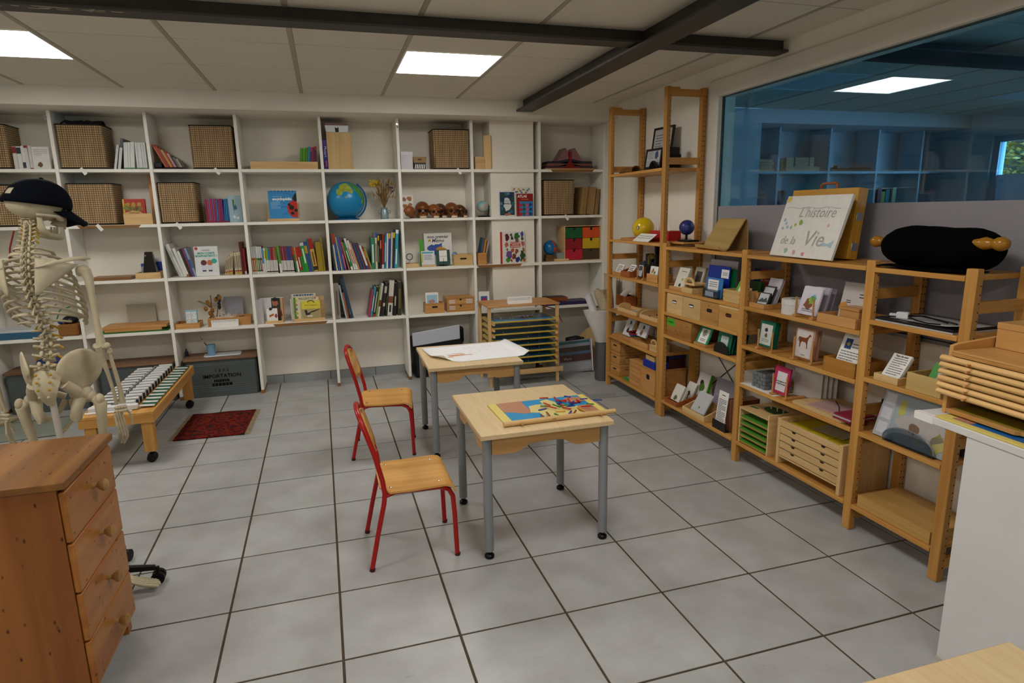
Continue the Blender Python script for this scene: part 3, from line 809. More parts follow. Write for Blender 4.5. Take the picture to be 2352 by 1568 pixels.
def spine_book(label, loc, rot, t, h, d, cover, lean=0, band=None, group=None, tx=None, pages=True, side=1):
 """shelved book, spine to the room; loc = bottom front-left corner; lean > 0 tips the top to the right"""
 o = thing('book', label, 'book', loc, (0, lean, rot), group)
 c = MB().box(0, t, 0, min(.004, t * .3), 0, h).box(0, min(.002, t * .2), .003, d, 0, h).box(t - min(.002, t * .2), t, .003, d, 0, h).build('cover', cover, o)
 if pages and t > .006: MB().box(.0021, t - .0021, .0045, d - .003, .002, h - .003).build('pages', plain('book_pages', '#d9d2c2', .8, .05, 90), o)
 if band:
  for k, (z0, z1, cm) in enumerate(band):
   MB().prism(rect(0, t, h * z0, h * z1), -.0006, .0001, 'y').build('spine_band', cm, c, smooth=0)
 if tx: MB().prism(rect(t * .3, t * .7, h * tx[0], h * tx[1]), -.0011, -.0005, 'y').build('spine_title', tx[2], c, smooth=0)
 return o
def wbox(name, label, cat, loc, rot, w, d, h, t=.008, mat=None, hand=False, group=None, hb=None, slope=0, joints=False, tex='x'):
 """open wooden box or tray, origin front centre; hb = height of the back wall"""
 o = thing(name, label, cat, loc, rot, group); mat = mat or honey('x'); hb = hb or h
 MB().box(-w / 2, w / 2, 0, t, 0, h).build('front_wall', mat, o, bevel=.001)
 MB().box(-w / 2, w / 2, d - t, d, 0, hb).build('back_wall', mat, o, bevel=.001)
 for s in (-1, 1):
  x0, x1 = (-w / 2, -w / 2 + t) if s < 0 else (w / 2 - t, w / 2)
  MB().prism([(t, 0), (d - t, 0), (d - t, hb), (t, h)], x0, x1, 'x').build('side_wall', mat, o, bevel=.001)
 MB().box(-w / 2 + t, w / 2 - t, t, d - t, 0, min(t, .006)).build('bottom', mat, o)
 if hand:
  hw, hh = (hand if isinstance(hand, tuple) else (min(.05, w * .22), min(.011, h * .14)))
  patch(o, rrect(-hw, hw, h * .62 - hh, h * .62 + hh, hh * .98), plain('hand_hole_dark', '#1a120a', .9), 'hand_hole')
 if joints:
  j = MB(); n = max(4, int(h / .012))
  for s in (-1, 1):
   for k in range(0, n, 2):
    x0, x1 = (-w / 2, -w / 2 + t) if s < 0 else (w / 2 - t, w / 2)
    j.prism(rect(x0, x1, h * k / n, h * (k + 1) / n), -.0006, 0, 'y')
  j.build('finger_joint', wood('end_grain', '#8a5a2a', '#a06f3a', 'y'), o)['kind'] = 'stuff'
 return o
def deck(label, loc, rot, w, h, n, tilt, mat, step=.0028, name='card_deck', group=None, patches=()):
 """a few loose cards leaning one behind the other"""
 o = thing(name, label, 'cards', Vector(loc) + Vector((0, 0, n * step * math.sin(tilt) + .0003)), (-tilt, 0, rot), group); rn = random.Random(hash(label) & 0xffff)
 m = MB()
 for k in range(n):
  dx = rn.uniform(-.003, .003); m.box(-w / 2 + dx, w / 2 + dx, k * step, k * step + step * .6, 0, h + rn.uniform(-.006, .004) * (k > 0))
 b = m.build('cards', mat, o, smooth=0)
 for poly, mt in patches: patch(b, poly, mt)
 return o, b
def weave():
 m, nt, b = _new('woven_seagrass'); tc = nt.nodes.new('ShaderNodeTexCoord')
 sx = nt.nodes.new('ShaderNodeSeparateXYZ'); nt.links.new(tc.outputs['Object'], sx.inputs[0])
 def wv(comp, sc):
  a = nt.nodes.new('ShaderNodeMath'); a.operation = 'MULTIPLY'; a.inputs[1].default_value = sc; nt.links.new(comp, a.inputs[0])
  s = nt.nodes.new('ShaderNodeMath'); s.operation = 'SINE'; nt.links.new(a.outputs[0], s.inputs[0]); return s.outputs[0]
 ad0 = nt.nodes.new('ShaderNodeMath'); ad0.operation = 'ADD'; nt.links.new(sx.outputs[0], ad0.inputs[0]); nt.links.new(sx.outputs[1], ad0.inputs[1])
 vz = wv(sx.outputs[2], 400); vx = wv(ad0.outputs[0], 420)
 nz = nt.nodes.new('ShaderNodeTexNoise'); mp = nt.nodes.new('ShaderNodeMapping'); mp.inputs['Scale'].default_value = (60, 60, 4)
 nt.links.new(tc.outputs['Object'], mp.inputs['Vector']); nt.links.new(mp.outputs[0], nz.inputs['Vector']); nz.inputs['Scale'].default_value = 1
 mn = nt.nodes.new('ShaderNodeMath'); mn.operation = 'MINIMUM'; nt.links.new(vz, mn.inputs[0]); nt.links.new(vx, mn.inputs[1])
 mr = nt.nodes.new('ShaderNodeMapRange'); mr.inputs[1].default_value = -1; mr.inputs[2].default_value = .4; nt.links.new(mn.outputs[0], mr.inputs[0])
 rp = nt.nodes.new('ShaderNodeValToRGB'); rp.color_ramp.elements[0].color = lin('#6e5433') + (1,); rp.color_ramp.elements[1].color = lin('#cdb084') + (1,)
 nt.links.new(mr.outputs[0], rp.inputs[0])
 r2 = nt.nodes.new('ShaderNodeValToRGB'); r2.color_ramp.elements[0].position = .3; r2.color_ramp.elements[0].color = (.7, .66, .6, 1); r2.color_ramp.elements[1].position = .65; r2.color_ramp.elements[1].color = (1, 1, 1, 1)
 nt.links.new(nz.outputs['Fac'], r2.inputs[0])
 mx = nt.nodes.new('ShaderNodeMix'); mx.data_type = 'RGBA'; mx.blend_type = 'MULTIPLY'; mx.inputs[0].default_value = 1
 nt.links.new(rp.outputs[0], mx.inputs[6]); nt.links.new(r2.outputs[0], mx.inputs[7]); nt.links.new(mx.outputs[2], b.inputs['Base Color'])
 bp = nt.nodes.new('ShaderNodeBump'); bp.inputs['Strength'].default_value = .6; bp.inputs['Distance'].default_value = .003
 nt.links.new(mr.outputs[0], bp.inputs['Height']); nt.links.new(bp.outputs[0], b.inputs['Normal']); b.inputs['Roughness'].default_value = .8
 return m
WEAVE = weave()
TRIM = plain('black_fabric_trim', '#17130f', .9, .05)
def basket(label, loc, w, d, h, rot=0, tagx=None, out=.03):
 o = thing('woven_basket', label, 'basket', loc, rot, 'woven seagrass baskets')
 q = .012
 m = MB(); P = rrect(-w / 2, w / 2, 0, d, .02, 4); n = len(P)
 def ring(z, e): return [(lerp(0, x, 1 + e), lerp(d / 2, y, 1 + e), z) for x, y in P]
 rows = [ring(0, -.015), ring(h * .5, .004), ring(h, .0), ring(h, -.06), ring(.01, -.075)]
 m.grid(rows, closed=True); m.add(rows[0], [tuple(range(n - 1, -1, -1))]); m.add(rows[4], [tuple(range(n))])
 m.build('weave_body', WEAVE, o, smooth=50)
 MB().tube([(p[0], p[1], h - .002) for p in ring(h, .004)], .0045, n=6, closed=True).build('rim', TRIM, o)
 MB().tube([(p[0], p[1], .006) for p in ring(0, -.012)], .005, n=6, closed=True).build('bottom_trim', TRIM, o)
 if tagx is not None:
  tg = MB().tube([(tagx, -.003, .012), (tagx + .005, -out, .006)], .0012, n=5).build('tag_string', C('#8a1d18'), o)
  MB().box(-.012, .012, -.0006, .0006, -.055, 0).build('tag', WHITE(), o, (tagx + .006, -out - .006, .004), (.0, -.62, 0))
 return o
def globe_mat(name, sea, land1, land2, scale=2.2, thr=.52, seed=0.0):
 m, nt, b = _new(name); tc = nt.nodes.new('ShaderNodeTexCoord'); mp = nt.nodes.new('ShaderNodeMapping'); mp.inputs['Location'].default_value = (seed, seed * 1.7, seed * .6)
 nz = nt.nodes.new('ShaderNodeTexNoise'); nz.inputs['Scale'].default_value = scale; nz.inputs['Detail'].default_value = 6
 nt.links.new(tc.outputs['Object'], mp.inputs['Vector']); nt.links.new(mp.outputs[0], nz.inputs['Vector'])
 rp = nt.nodes.new('ShaderNodeValToRGB'); e = rp.color_ramp
 e.elements[0].position = thr - .005; e.elements[0].color = lin(sea) + (1,); e.elements[1].position = thr + .005; e.elements[1].color = lin(land1) + (1,)
 q = e.elements.new(min(.95, thr + .1)); q.color = lin(land2) + (1,)
 nt.links.new(nz.outputs['Fac'], rp.inputs[0]); nt.links.new(rp.outputs[0], b.inputs['Base Color']); b.inputs['Roughness'].default_value = .35
 return m
def spherecap(parent, name, R, polyll, mat, lift=.0012):
 """land patch on a globe: polygon of (longitude, latitude) in degrees; longitude 0 faces -y"""
 cx = sum(p[0] for p in polyll) / len(polyll); cy = sum(p[1] for p in polyll) / len(polyll)
 def pt(lo, la, r):
  lo, la = math.radians(lo), math.radians(la); return (r * math.cos(la) * math.sin(lo), -r * math.cos(la) * math.cos(lo), r * math.sin(la))
 n = len(polyll); rings = []
 for k in range(5):
  a = k / 4; rings.append([pt(lerp(cx, p[0], a), lerp(cy, p[1], a), R + lift) for p in polyll])
 m = MB().grid(rings, closed=True)
 m.grid([rings[-1], [pt(p[0], p[1], R - .001) for p in polyll]], closed=True)
 return m.build(name, mat, parent, smooth=60, fix=False)
def brown_skull(label, loc, s, rot, tone):
 o = thing('model_skull', label, 'skull', loc, rot, 'brown model skulls')
 mt = plain('skull_brown_%d' % tone, ('#74401a', '#5c2e12', '#844c22')[tone], .3, .18, 18)
 def f(d):
  q = 1.0
  if d[1] < -.3 and abs(d[2] - .05) < .28: q += .05
  if abs(d[0]) > .6 and d[2] < -.1: q -= .1
  return q
 MB().ell((0, .075 * s, .072 * s), (.058 * s, .078 * s, .056 * s), 18, 12, f=f).build('cranium', mt, o)
 fc = MB().ell((0, .022 * s, .042 * s), (.046 * s, .036 * s, .042 * s), 14, 9).ell((-.024 * s, .004 * s, .07 * s), (.026 * s, .012 * s, .008 * s), 10, 6).ell((.024 * s, .004 * s, .07 * s), (.026 * s, .012 * s, .008 * s), 10, 6)
 fc.ell((0, -.006 * s, .02 * s), (.03 * s, .022 * s, .017 * s), 12, 7)
 fc.build('face', mt, o)
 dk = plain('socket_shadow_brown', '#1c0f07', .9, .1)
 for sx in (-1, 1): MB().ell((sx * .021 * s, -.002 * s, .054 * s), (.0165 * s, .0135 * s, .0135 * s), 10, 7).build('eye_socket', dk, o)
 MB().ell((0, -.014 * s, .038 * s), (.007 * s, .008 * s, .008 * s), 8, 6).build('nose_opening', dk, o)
 for k in range(8):
  a = (k - 3.5) * .29; MB().box(-.0038 * s, .0038 * s, -.003 * s, .003 * s, -.0085 * s, .007 * s).build('tooth', plain('ivory_tooth', '#d8c9a0', .4, .05), o, (.026 * s * math.sin(a), -.004 * s - .022 * s * math.cos(a), .009 * s), (0, 0, a))
 return o
def seq_books(cellword, spec, z, d, group, tall_of=None, depth=.15, start=0):
 """spec: (px0, px1, pytop, colour, lean, bands, title)"""
 B = []
 for i, s in enumerate(spec):
  Y = SY + d + (.004 * ((i * 7) % 3)); x0 = solveX(s[0], Y, z); x1 = solveX(s[1], Y, z); lean = s[4]
  h = (solveZ(s[2], x0, Y) - z) / max(.5, math.cos(lean)); t = (x1 - x0) * math.cos(lean) - .0006
  B.append([x0, Y, h, t, lean])
 def quad(b):
  x0, _, h, t, a = b; z0 = t * math.sin(a) if a > 0 else 0; c, s_ = math.cos(a), math.sin(a)
  return [(x0, z0), (x0 + t * c, z0 - t * s_), (x0 + t * c + h * s_, z0 - t * s_ + h * c), (x0 + h * s_, z0 + h * c)]
 def ext(q, zz, f):
  xs = []
  for k in range(4):
   (xa, za), (xb, zb) = q[k], q[(k + 1) % 4]
   if min(za, zb) <= zz <= max(za, zb): xs.append(xa if zb == za else xa + (xb - xa) * (zz - za) / (zb - za))
  return f(xs) if xs else None
 lo, hi = cell_of(B[len(B) // 2][0])
 for i, b in enumerate(B):
  q = quad(b); sh = max(0, lo + .0015 - min(p[0] for p in q))
  if i:
   p = quad(B[i - 1]); top = min(max(v[1] for v in p), max(v[1] for v in q))
   for k in range(25):
    zz = .0005 + (top - .001) * k / 24; a, c = ext(p, zz, max), ext(q, zz, min)
    if a is not None and c is not None: sh = max(sh, a - c + .0007)
  b[0] += sh
 over = max(p[0] for b in B for p in quad(b)) - (hi - .0015)
 for i, (s, b) in enumerate(zip(spec, B)):
  band = s[5] if len(s) > 5 else None; tx = s[6] if len(s) > 6 else None; x0, Y, h, t, lean = b
  if over > 0: x0 -= over
  spine_book('%s book, %s from the left %s' % (s[-1] if isinstance(s[-1], str) and not s[-1].startswith('#') else 'thin', ordw(i + start), cellword), (x0, Y, z + (t * math.sin(lean) if lean > 0 else 0)), 0, t, h, depth, C(s[3]),
       lean, [(q[0], q[1], C(q[2])) for q in band] if band else None, group, (tx[0], tx[1], C(tx[2])) if tx else None)

# ================================================================ bookcase, top row
z = ROW[1] + .0005
def bk(label, px0, px1, pyt, z, d, depth=None, tagx=None):
 L, w, h = PB(px0, px1, pyt, z, d); return basket(label, L, w - .008, depth or min(.28, DEP - d - .01), min(h, .375), 0, tagx, d + .008)
bk('woven basket at the picture edge on the top shelf', -95, 27, 284, z, .03)
bk('woven basket with black cloth inside on the top shelf', 137, 248, 285, z, .02, tagx=-.02)
o = thing('black_cloth', 'black folded cloth lying in the top shelf basket', 'cloth', at(190, 284, 'Y', SY + .14))
MB().grid([[(lerp(-.12, .13, j / 9), lerp(-.09, .09, i / 6), .012 + .018 * math.sin(j * 1.3) * math.sin(i * .9 + 1) - .03 * (abs(i - 3) / 3) ** 2) for j in range(10)] for i in range(7)]).build('fold', plain('black_cloth', '#0c0c0e', .9), o, solid=.006)
bk('woven basket beside the leaning magazines on the top shelf', 442, 542, 288, z, .02, tagx=.0)
bk('woven basket with red string tag on the top shelf', 997, 1081, 297, z, .02, tagx=.03)
seq_books('in the white set by the basket', [(35, 44, 336, '#cfccc6', 0, [(.7, .98, '#8e2420')], None, 'white and dark'), (44, 54, 336, '#d8d6d0', 0, [(.68, .95, '#33363c')], None, 'white and black'), (54, 62, 335, '#dcdad4', 0, [(.05, .3, '#3c3f45')], None, 'white'), (62, 70, 334, '#d2cfc8', 0, [(.9, 1, '#8e2420')], None, 'pale grey'), (70, 77, 335, '#c9c6be', .02, [(0, .05, '#8e2420')], None, 'grey white')], z, .03, 'white set of books on the top shelf')
L, w, h = PB(78, 118, 337, z, .03); o, b = book_block('book', 'white book shown cover-on with a small brown drawing', L, 0, w, h, .02, .06, C('#d9d7d1'))
patch(b, blob(-.01, h * .2, .018, 4), C('#6a4a34')); lines(b, -w * .4, w * .4, h * .9, h * .6, 4, C('#9a9a98'), 2)
sp = [(262, 268, 333, '#c9ccc6', .22, None, None, 'slim pale'), (271, 278, 318, '#4a4d52', .2, [(0, .7, '#cfd0cc')], None, 'dark topped')]
for k in range(5): sp.append((284 + k * 5.2, 289 + k * 5.2, 327 - k * .3, '#d9dad6', .1, [(0, .06, '#3f7a48')], None, 'white magazine'))
for k in range(5): sp.append((311.5 + k * 5, 316.2 + k * 5, 327, '#d4d6d4', 0.02, [(0, .06, '#3f7a48')], None, 'white magazine'))
seq_books('in the white magazines beside the top basket', sp, z, .05, 'white magazines on the top shelf', depth=.2)
o = thing('magazine_stand', 'black magazine stand in the corner of the top shelf', 'stand', PB(347, 404, 360, z, .03)[0])
MB().box(-.07, .10, 0, .16, 0, .012).box(-.07, -.02, 0, .16, .012, .05).build('stand_body', BLACK(), o, bevel=.004)
cl_ = ['#b5521c', '#a32a18', '#8e3a18', '#b8952a', '#a02a20', '#c9a0a0', '#2a2426', '#6e6a60', '#9a968c']
seq_books('in the black stand on the top shelf', [(372 + k * 4.6, 376.3 + k * 4.6, 332 + k * 4.2, c, -.42, None, None, 'thin bright') for k, c in enumerate(cl_)], z + .014, .05, 'magazines leaning in the black stand', depth=.19)
L, w, h = PB(576, 731, 371, z, .03)
wbox('long_wooden_box', 'long shallow wooden box on the top shelf', 'box', L, 0, w, .22, h, .008, beech('x'))
seq_books('behind the long wooden box', [(688, 694, 340, '#4c8a1e', .12, None, None, 'green'), (694.5, 700, 340, '#56961f', .12, None, None, 'green'), (700.5, 706, 339, '#4c8a1e', .12, None, None, 'green'), (706.5, 711, 337, '#1f7fa8', .1, None, None, 'blue'), (711.5, 716, 338, '#6a2a52', .08, [(.8, 1, '#b03a58')], None, 'plum'), (716.5, 721, 338, '#7a3060', .08, None, None, 'purple'), (721.5, 727, 336, '#5a1f38', .06, [(.85, 1, '#a81e20')], None, 'dark red')], z + .008, .05, 'small bright books on the top shelf', depth=.12)
L, w, h = PB(739, 755, 321, z, .03)
o = tag(MB().box(-w / 2, w / 2, 0, .2, 0, h).build('game_box', C('#23207e'), None, L, bevel=.002), 'purple and blue game box standing on its edge', 'game box')
patch(o, rect(-w / 2, w / 2, h * .82, h), C('#5a2a86')); MB().tube([(0, -.001, .02 + h * .035 * k) for k in range(7)], .006, n=5).build('print', C('#b04a6a'), o)
text(o, 'Mozart', .03, C('#d8c8e8'), (0, -.0012, h * .6), (PI / 2, PI / 2, 0))
L, w, h = PB(755, 812, 304, z, .025)
o = tag(MB().box(-w / 2, w / 2, 0, .24, 0, h).build('plywood_box', ply('z'), None, L, bevel=.002), 'plain plywood box standing upright on the top shelf', 'box')
L2 = L + Vector((-.012, .0, h + .0005))
o = thing('plastic_bin', 'white plastic bin with black cat cutout on plywood box', 'bin', L2)
q = [(-.095, .055), (-.085, 0), (.085, 0), (.095, .055)]
MB().prism(q, 0, .2, 'y').build('bin_body', plain('white_bin_plastic', '#d7d9dc', .4, .02), o, bevel=.004)
MB().box(-.09, .088, .01, .19, .0555, .075).build('bin_content', C('#8a6a6a'), o, bevel=.006)
patch(o, [(-.013, .002), (.013, .002), (.015, .03), (.013, .046), (.007, .034), (-.007, .034), (-.013, .046), (-.015, .03)], C('#141414'), 'cat_cutout')
L, w, h = PB(922, 949, 348, z, .03)
o = thing('white_box', 'white cardboard box on the top shelf', 'box', L)
MB().box(-w / 2, w / 2, 0, .13, 0, h * .78).build('box_body', C('#c9c8cc'), o, bevel=.001); MB().box(-w / 2 - .001, w / 2 + .001, -.001, .131, h * .78, h).build('lid', C('#d2d1d6'), o, bevel=.001)
L, w, h = PB(951, 979, 360, z, .03)
o = thing('patterned_basket', 'small brown basket with black and white zigzag base', 'basket', L)
MB().prism([(-w * .46, .001), (w * .46, .001), (w * .5, h * .52), (-w * .5, h * .52)], 0, .11, 'y').build('zigzag_base', C('#1b1a1c'), o)
zz = MB()
for k in range(6):
 x = -w * .44 + w * .88 * k / 6; s_ = w * .88 / 6
 zz.prism([(x, h * .06), (x + s_ * .5, h * .06), (x + s_, h * .4), (x + s_ * .5, h * .4)], -.0008, .0002, 'y')
zz.build('zigzag', WHITE(), o, smooth=0)
MB().prism([(-w * .5, h * .52), (w * .5, h * .52), (w * .57, h), (-w * .57, h)], 0, .11, 'y').build('brown_body', C('#8f6a38'), o, bevel=.002)
patch(o, rrect(-.018, .018, h * .74, h * .84, .005), C('#2a1a0c'), 'hand_hole')
L, w, h = PB(1092, 1114, 359.5, z, .02)
tag(MB().box(-w / 2, w / 2, 0, .09, 0, h).build('wooden_block', beech('x'), None, L, bevel=.002), 'small square wooden block box beside the pillar', 'box')
L, w, h = PB(1118, 1136, 310, z, .022 - .03)
L.y = SY + .012
o = thing('upright_wooden_box', 'tall narrow pale wooden box standing at the pillar', 'box', L + Vector((-.022, .004, 0)), -.5)
MB().box(-w / 2, w / 2, 0, .17, 0, h).build('box_body', ply('z'), o, bevel=.002)
MB().box(-w / 2 + .003, -w / 2 + .005, -.0006, .17, 0, h).build('seam', C('#7a5a30'), o)
# volcano model
L, w, h = PB(1256, 1362, 339.5, z, .05)
o = thing('volcano_model', 'cutaway volcano model with red and grey layers', 'model', L)
tagm = [C('#3a2e38'), C('#7d4a48'), C('#2a2a36'), C('#8a6060'), C('#3a3440')]
MB().box(-w * .55, w * .5, -.02, .2, 0, .012).build('model_board', honey('x'), o)
for s in (-1, 1):
 for k in range(4):
  z0, z1 = .012 + k * .021, .012 + (k + 1) * .021
  x_out = w * (.5 - .01 * k); x_in = .012 + .0
  sl = .055 * k
  pts = [(s * (.01), z0), (s * x_out, z0), (s * x_out, z1 - .002), (s * w * .26, z1), (s * .01, z1 + .02)] if k < 3 else [(s * .012, z0 + .02), (s * w * .27, z0), (s * w * .1, h), (s * .02, h - .03)]
  MB().prism(pts, 0, .16, 'y').build('rock_layer', tagm[k], o)
MB().prism([(-.01, .012), (.01, .012), (.008, h - .035), (-.008, h - .035)], -.002, .15, 'y').build('lava_pipe', C('#8e1512'), o)
MB().prism([(-w * .26, .013), (w * .26, .013), (w * .1, .03), (.01, .075), (-.01, .075), (-w * .1, .03)], -.003, .01, 'y').build('lava_chamber', C('#7a1210'), o)

# ================================================================ second row
z = ROW[2] + .0005
bk('woven basket behind the skeleton cap', -70, 62, 424, z, .03)
bk('woven basket with square paper tag on the second shelf', 163, 271, 421, z, .025, tagx=.02)
bk('woven basket beside the row of colourful booklets', 366, 458, 419, z, .025, tagx=-.03)
bk('woven basket beside the three flat wooden boxes', 1250, 1320, 413, z, .03, .2, tagx=.03)
L, w, h = PB(286, 352, 490, z, .03)
wbox('wooden_box', 'wooden finger-jointed box holding a red game', 'box', L, 0, w, .16, h, .008, beech('x'))
L, w, h = PB(287, 338, 457, z, .045)
o, b = board('red_game', 'red game box with jungle picture in wooden box', 'game box', L + Vector((0, 0, .007)), 0, w, h - .008, .03, .08, C('#a81c14'))
patch(b, rect(-w * .5, -w * .42, h * .05, h * .95), C('#c9a21e'))
for k in range(9): patch(b, blob(-w * .36 + w * .085 * k, h * (.62 + .12 * math.sin(k * 2)), .018, k), C(('#6f7a2a', '#a8842c', '#8a5a20')[k % 3]), y=-.0009)
patch(b, blob(.0, h * .36, .042, 9, sx=1.5, sz=.7), C('#b8a25a'), y=-.001)
text(b, 'TATAKI', .02, C('#8a1410'), (0, -.0018, h * .38), bold=.001)
L, w, h = PB(353, 381, 400, z, .2); h = min(h, .38)
tag(MB().box(-w / 2, w / 2, 0, .08, 0, h).build('wooden_case', honey('z'), None, L, bevel=.002), 'wooden case standing behind a second shelf basket', 'box')
pal = ['#8a1428', '#9a3a60', '#8a5a8e', '#a02a3a', '#7a4a86', '#a81e50', '#2a6a9a', '#8a2a5e', '#9a1e52', '#6a2a6e', '#1a5f9e', '#2878ae', '#1a66a0', '#3a8020', '#4c8a1e', '#2f6a18']
seq_books('between the basket and the pale blue folder', [(476 + k * 4.0, 479.6 + k * 4.0, 458 - (k % 3), c, .05 if k > 9 else 0, [(.02, .07, '#8a1d28')], None, 'thin') for k, c in enumerate(pal)], z, .04, 'colourful booklets on the second shelf', depth=.16)
L, w, h = PB(538, 551, 449, z, .045)
o, b = board('blue_folder', 'pale blue folder with white flowers standing at divider', 'folder', L, .5, .10, h, .012, .03, C('#9fb8c4'))
patch(b, blob(.0, h * .55, .014, 3, sz=1.6), C('#3a6a8a')); patch(b, blob(.012, h * .15, .012, 5), C('#d9e0e0')); patch(b, blob(-.015, h * .2, .01, 6), C('#d9e0e0'))
# ladybird book on its wooden stand
L, w, h = PB(615, 689, 464, z, .05)
o = thing('book_stand', 'small wooden book stand under the blue ladybird book', 'stand', L)
MB().box(-w / 2, w / 2, 0, .09, 0, .014).box(-w / 2, w / 2, 0, .01, .014, .022).build('ledge', beech('x'), o, bevel=.001)
MB().box(-w / 2, w / 2, .06, .07, .014, h).build('back_plate', beech('x'), o, (0, 0, 0), (-.12, 0, 0))
L, w, h = PB(620, 685, 437, z + .0145, .062)
o, b = book_block('book', 'light blue spiral book with a large red ladybird', L, 0, w, h - .002, .016, .14, C('#2f86c0'))
patch(b, [(w * .5, h * .05), (w * .5, h * .6), (w * .36, h * .66), (w * .2, h * .56), (w * .14, h * .42), (w * .17, h * .22), (w * .3, h * .07)], C('#b81e12'), 'ladybird')
patch(b, [(w * .5, h * .62), (w * .5, h * .92), (w * .42, h * .86), (w * .35, h * .72), (w * .4, h * .62)], C('#141418'), 'ladybird_head', -.0009)
for cx, cz, r in ((.3, .4, .02), (.32, .2, .014), (.22, .5, .012), (.45, .3, .014)): patch(b, disc(w * cx, h * cz, r), C('#141010'), 'ladybird_spot', -.0012)
for a, c_ in (((.12, .44), (-.06, .42)), ((.14, .24), (-.05, .16)), ((.36, .8), (.12, .88))):
 MB().tube([(w * a[0], -.001, h * a[1]), (w * (a[0] + c_[0]) / 2, -.001, h * (c_[1] + .01)), (w * c_[0], -.001, h * c_[1])], .0014, n=4).build('ladybird_leg', C('#203848'), b)
text(b, 'encyclopédie', .03, WHITE(), (-.005, -.0014, h * .7), sx=.95, bold=.0012)
text(b, 'ma première', .014, C('#9fd0ec'), (-.04, -.0014, h * .79))
lines(b, -w * .42, -w * .08, h * .62, h * .36, 6, C('#9fc8e4'), 3)
for k in range(7): MB().tube([(-w * .38 + w * .76 * k / 6, -.002, h * .94), (-w * .38 + w * .76 * k / 6, -.004, h * 1.0), (-w * .38 + w * .76 * k / 6, .006, h * 1.01)], .002, n=5).build('spiral_ring', C('#1f2a34'), b)
# terrestrial globe
gl = thing('large_globe', 'large blue globe with green continents on the second shelf', 'globe', (solveX(795, SY + .1, z + .165), SY + .104, z))
R = .154
seam = plain('globe_sea', '#1480b4', .3, .05, 8); landm = plain('globe_land', '#93a03c', .45, .3, 30); landg = plain('globe_land_green', '#4f8a3c', .45, .3, 30)
ball = MB().ell((0, 0, 0), R, 36, 22).build('ball', seam, gl, (0, 0, R + .006))
spherecap(ball, 'continent', R, [(-32, 52), (-18, 62), (2, 66), (12, 58), (20, 44), (26, 30), (20, 20), (8, 24), (-2, 28), (-10, 26), (-14, 16), (-24, 14), (-32, 20), (-36, 32)], landm)
spherecap(ball, 'continent', R, [(18, 66), (40, 64), (58, 52), (66, 34), (72, 14), (74, -8), (66, -22), (60, -10), (54, 0), (50, 10), (44, 8), (42, 18), (34, 30), (30, 42), (24, 52)], landg)
spherecap(ball, 'continent', R, [(-6, 9), (-2, 12), (2, 9), (-2, 6)], landm)
spherecap(ball, 'continent', R, [(50, -2), (56, 2), (58, -8), (52, -10)], landm)
MB().tube([((R + .012) * math.sin(math.radians(a)), 0, R + .006 + (R + .012) * math.cos(math.radians(a))) for a in range(35, 150, 8)], .006, n=8, flat=(1, 1.4)).build('meridian_arm', C('#0f5f8e'), gl)
MB().lathe([(.10, 0), (.10, .008), (.07, .018), (.03, .022)], 24).build('stand', C('#0c4f7c'), gl)
# milk-can vase with dried flowers
vz = thing('milk_can_vase', 'small zinc milk can vase on the second shelf', 'vase', (solveX(884, SY + .1, z), SY + .1, z))
MB().lathe([(.033, 0), (.035, .004), (.035, .06), (.026, .078), (.026, .088), (.032, .096), (.028, .096), (.022, .088), (.022, .08), (.03, .058), (.03, .01)], 20).build('can', plain('dull_zinc', '#8fa0a4', .4, .08, metal=.6), vz)
for s in (-1, 1): MB().tube([(s * .03, 0, .075), (s * .05, 0, .072), (s * .048, 0, .05), (s * .034, 0, .046)], .003, n=6).build('can_handle', plain('dull_zinc', '#8fa0a4', .4, .08, metal=.6), vz)
fl_ = thing('dried_bouquet', 'bouquet of dried grasses with yellow and purple flowers', 'flowers', vz.location + Vector((0, 0, .01)))
random.seed(21)
st = MB(); tips = []
for k in range(60):
 a = random.uniform(0, 6.28); r = random.uniform(.02, .115); hh = random.uniform(.2, .34) - r * .35
 tip = (r * math.cos(a), r * math.sin(a) * .6, hh); tips.append(tip)
 st.tube([(.008 * math.cos(a), .008 * math.sin(a), .0), (tip[0] * .1, tip[1] * .1, .1), (tip[0] * .45, tip[1] * .45, .17), tip], [.0018, .0018, .0016, .0012], n=4)
st.build('stems', plain('dry_stem', '#7a5c30', .8, .2), fl_)
se = MB()
for t in tips:
 d = Vector(t).normalized(); e = Vector(t); se.tube([e - d * .03, e - d * .012, e + d * .02], [.002, .006, .001], n=5)
se.build('seed_heads', plain('dry_seed', '#8a6c3a', .9, .25), fl_)['kind'] = 'stuff'
ye = MB()
for k in range(22): ye.ell((-.075 + random.uniform(-.035, .05), random.uniform(-.04, .02), .285 + random.uniform(-.02, .025)), .011, 7, 5)
ye.build('yellow_blossom', plain('yellow_blossom', '#b89a1e', .8, .2), fl_)
pu = MB()
for k in range(14): pu.ell((.06 + random.uniform(-.03, .035), random.uniform(-.04, .02), .25 + random.uniform(-.035, .03)), .007, 6, 4)
pu.build('purple_blossom', plain('purple_blossom', '#4a2a5a', .8, .2), fl_)
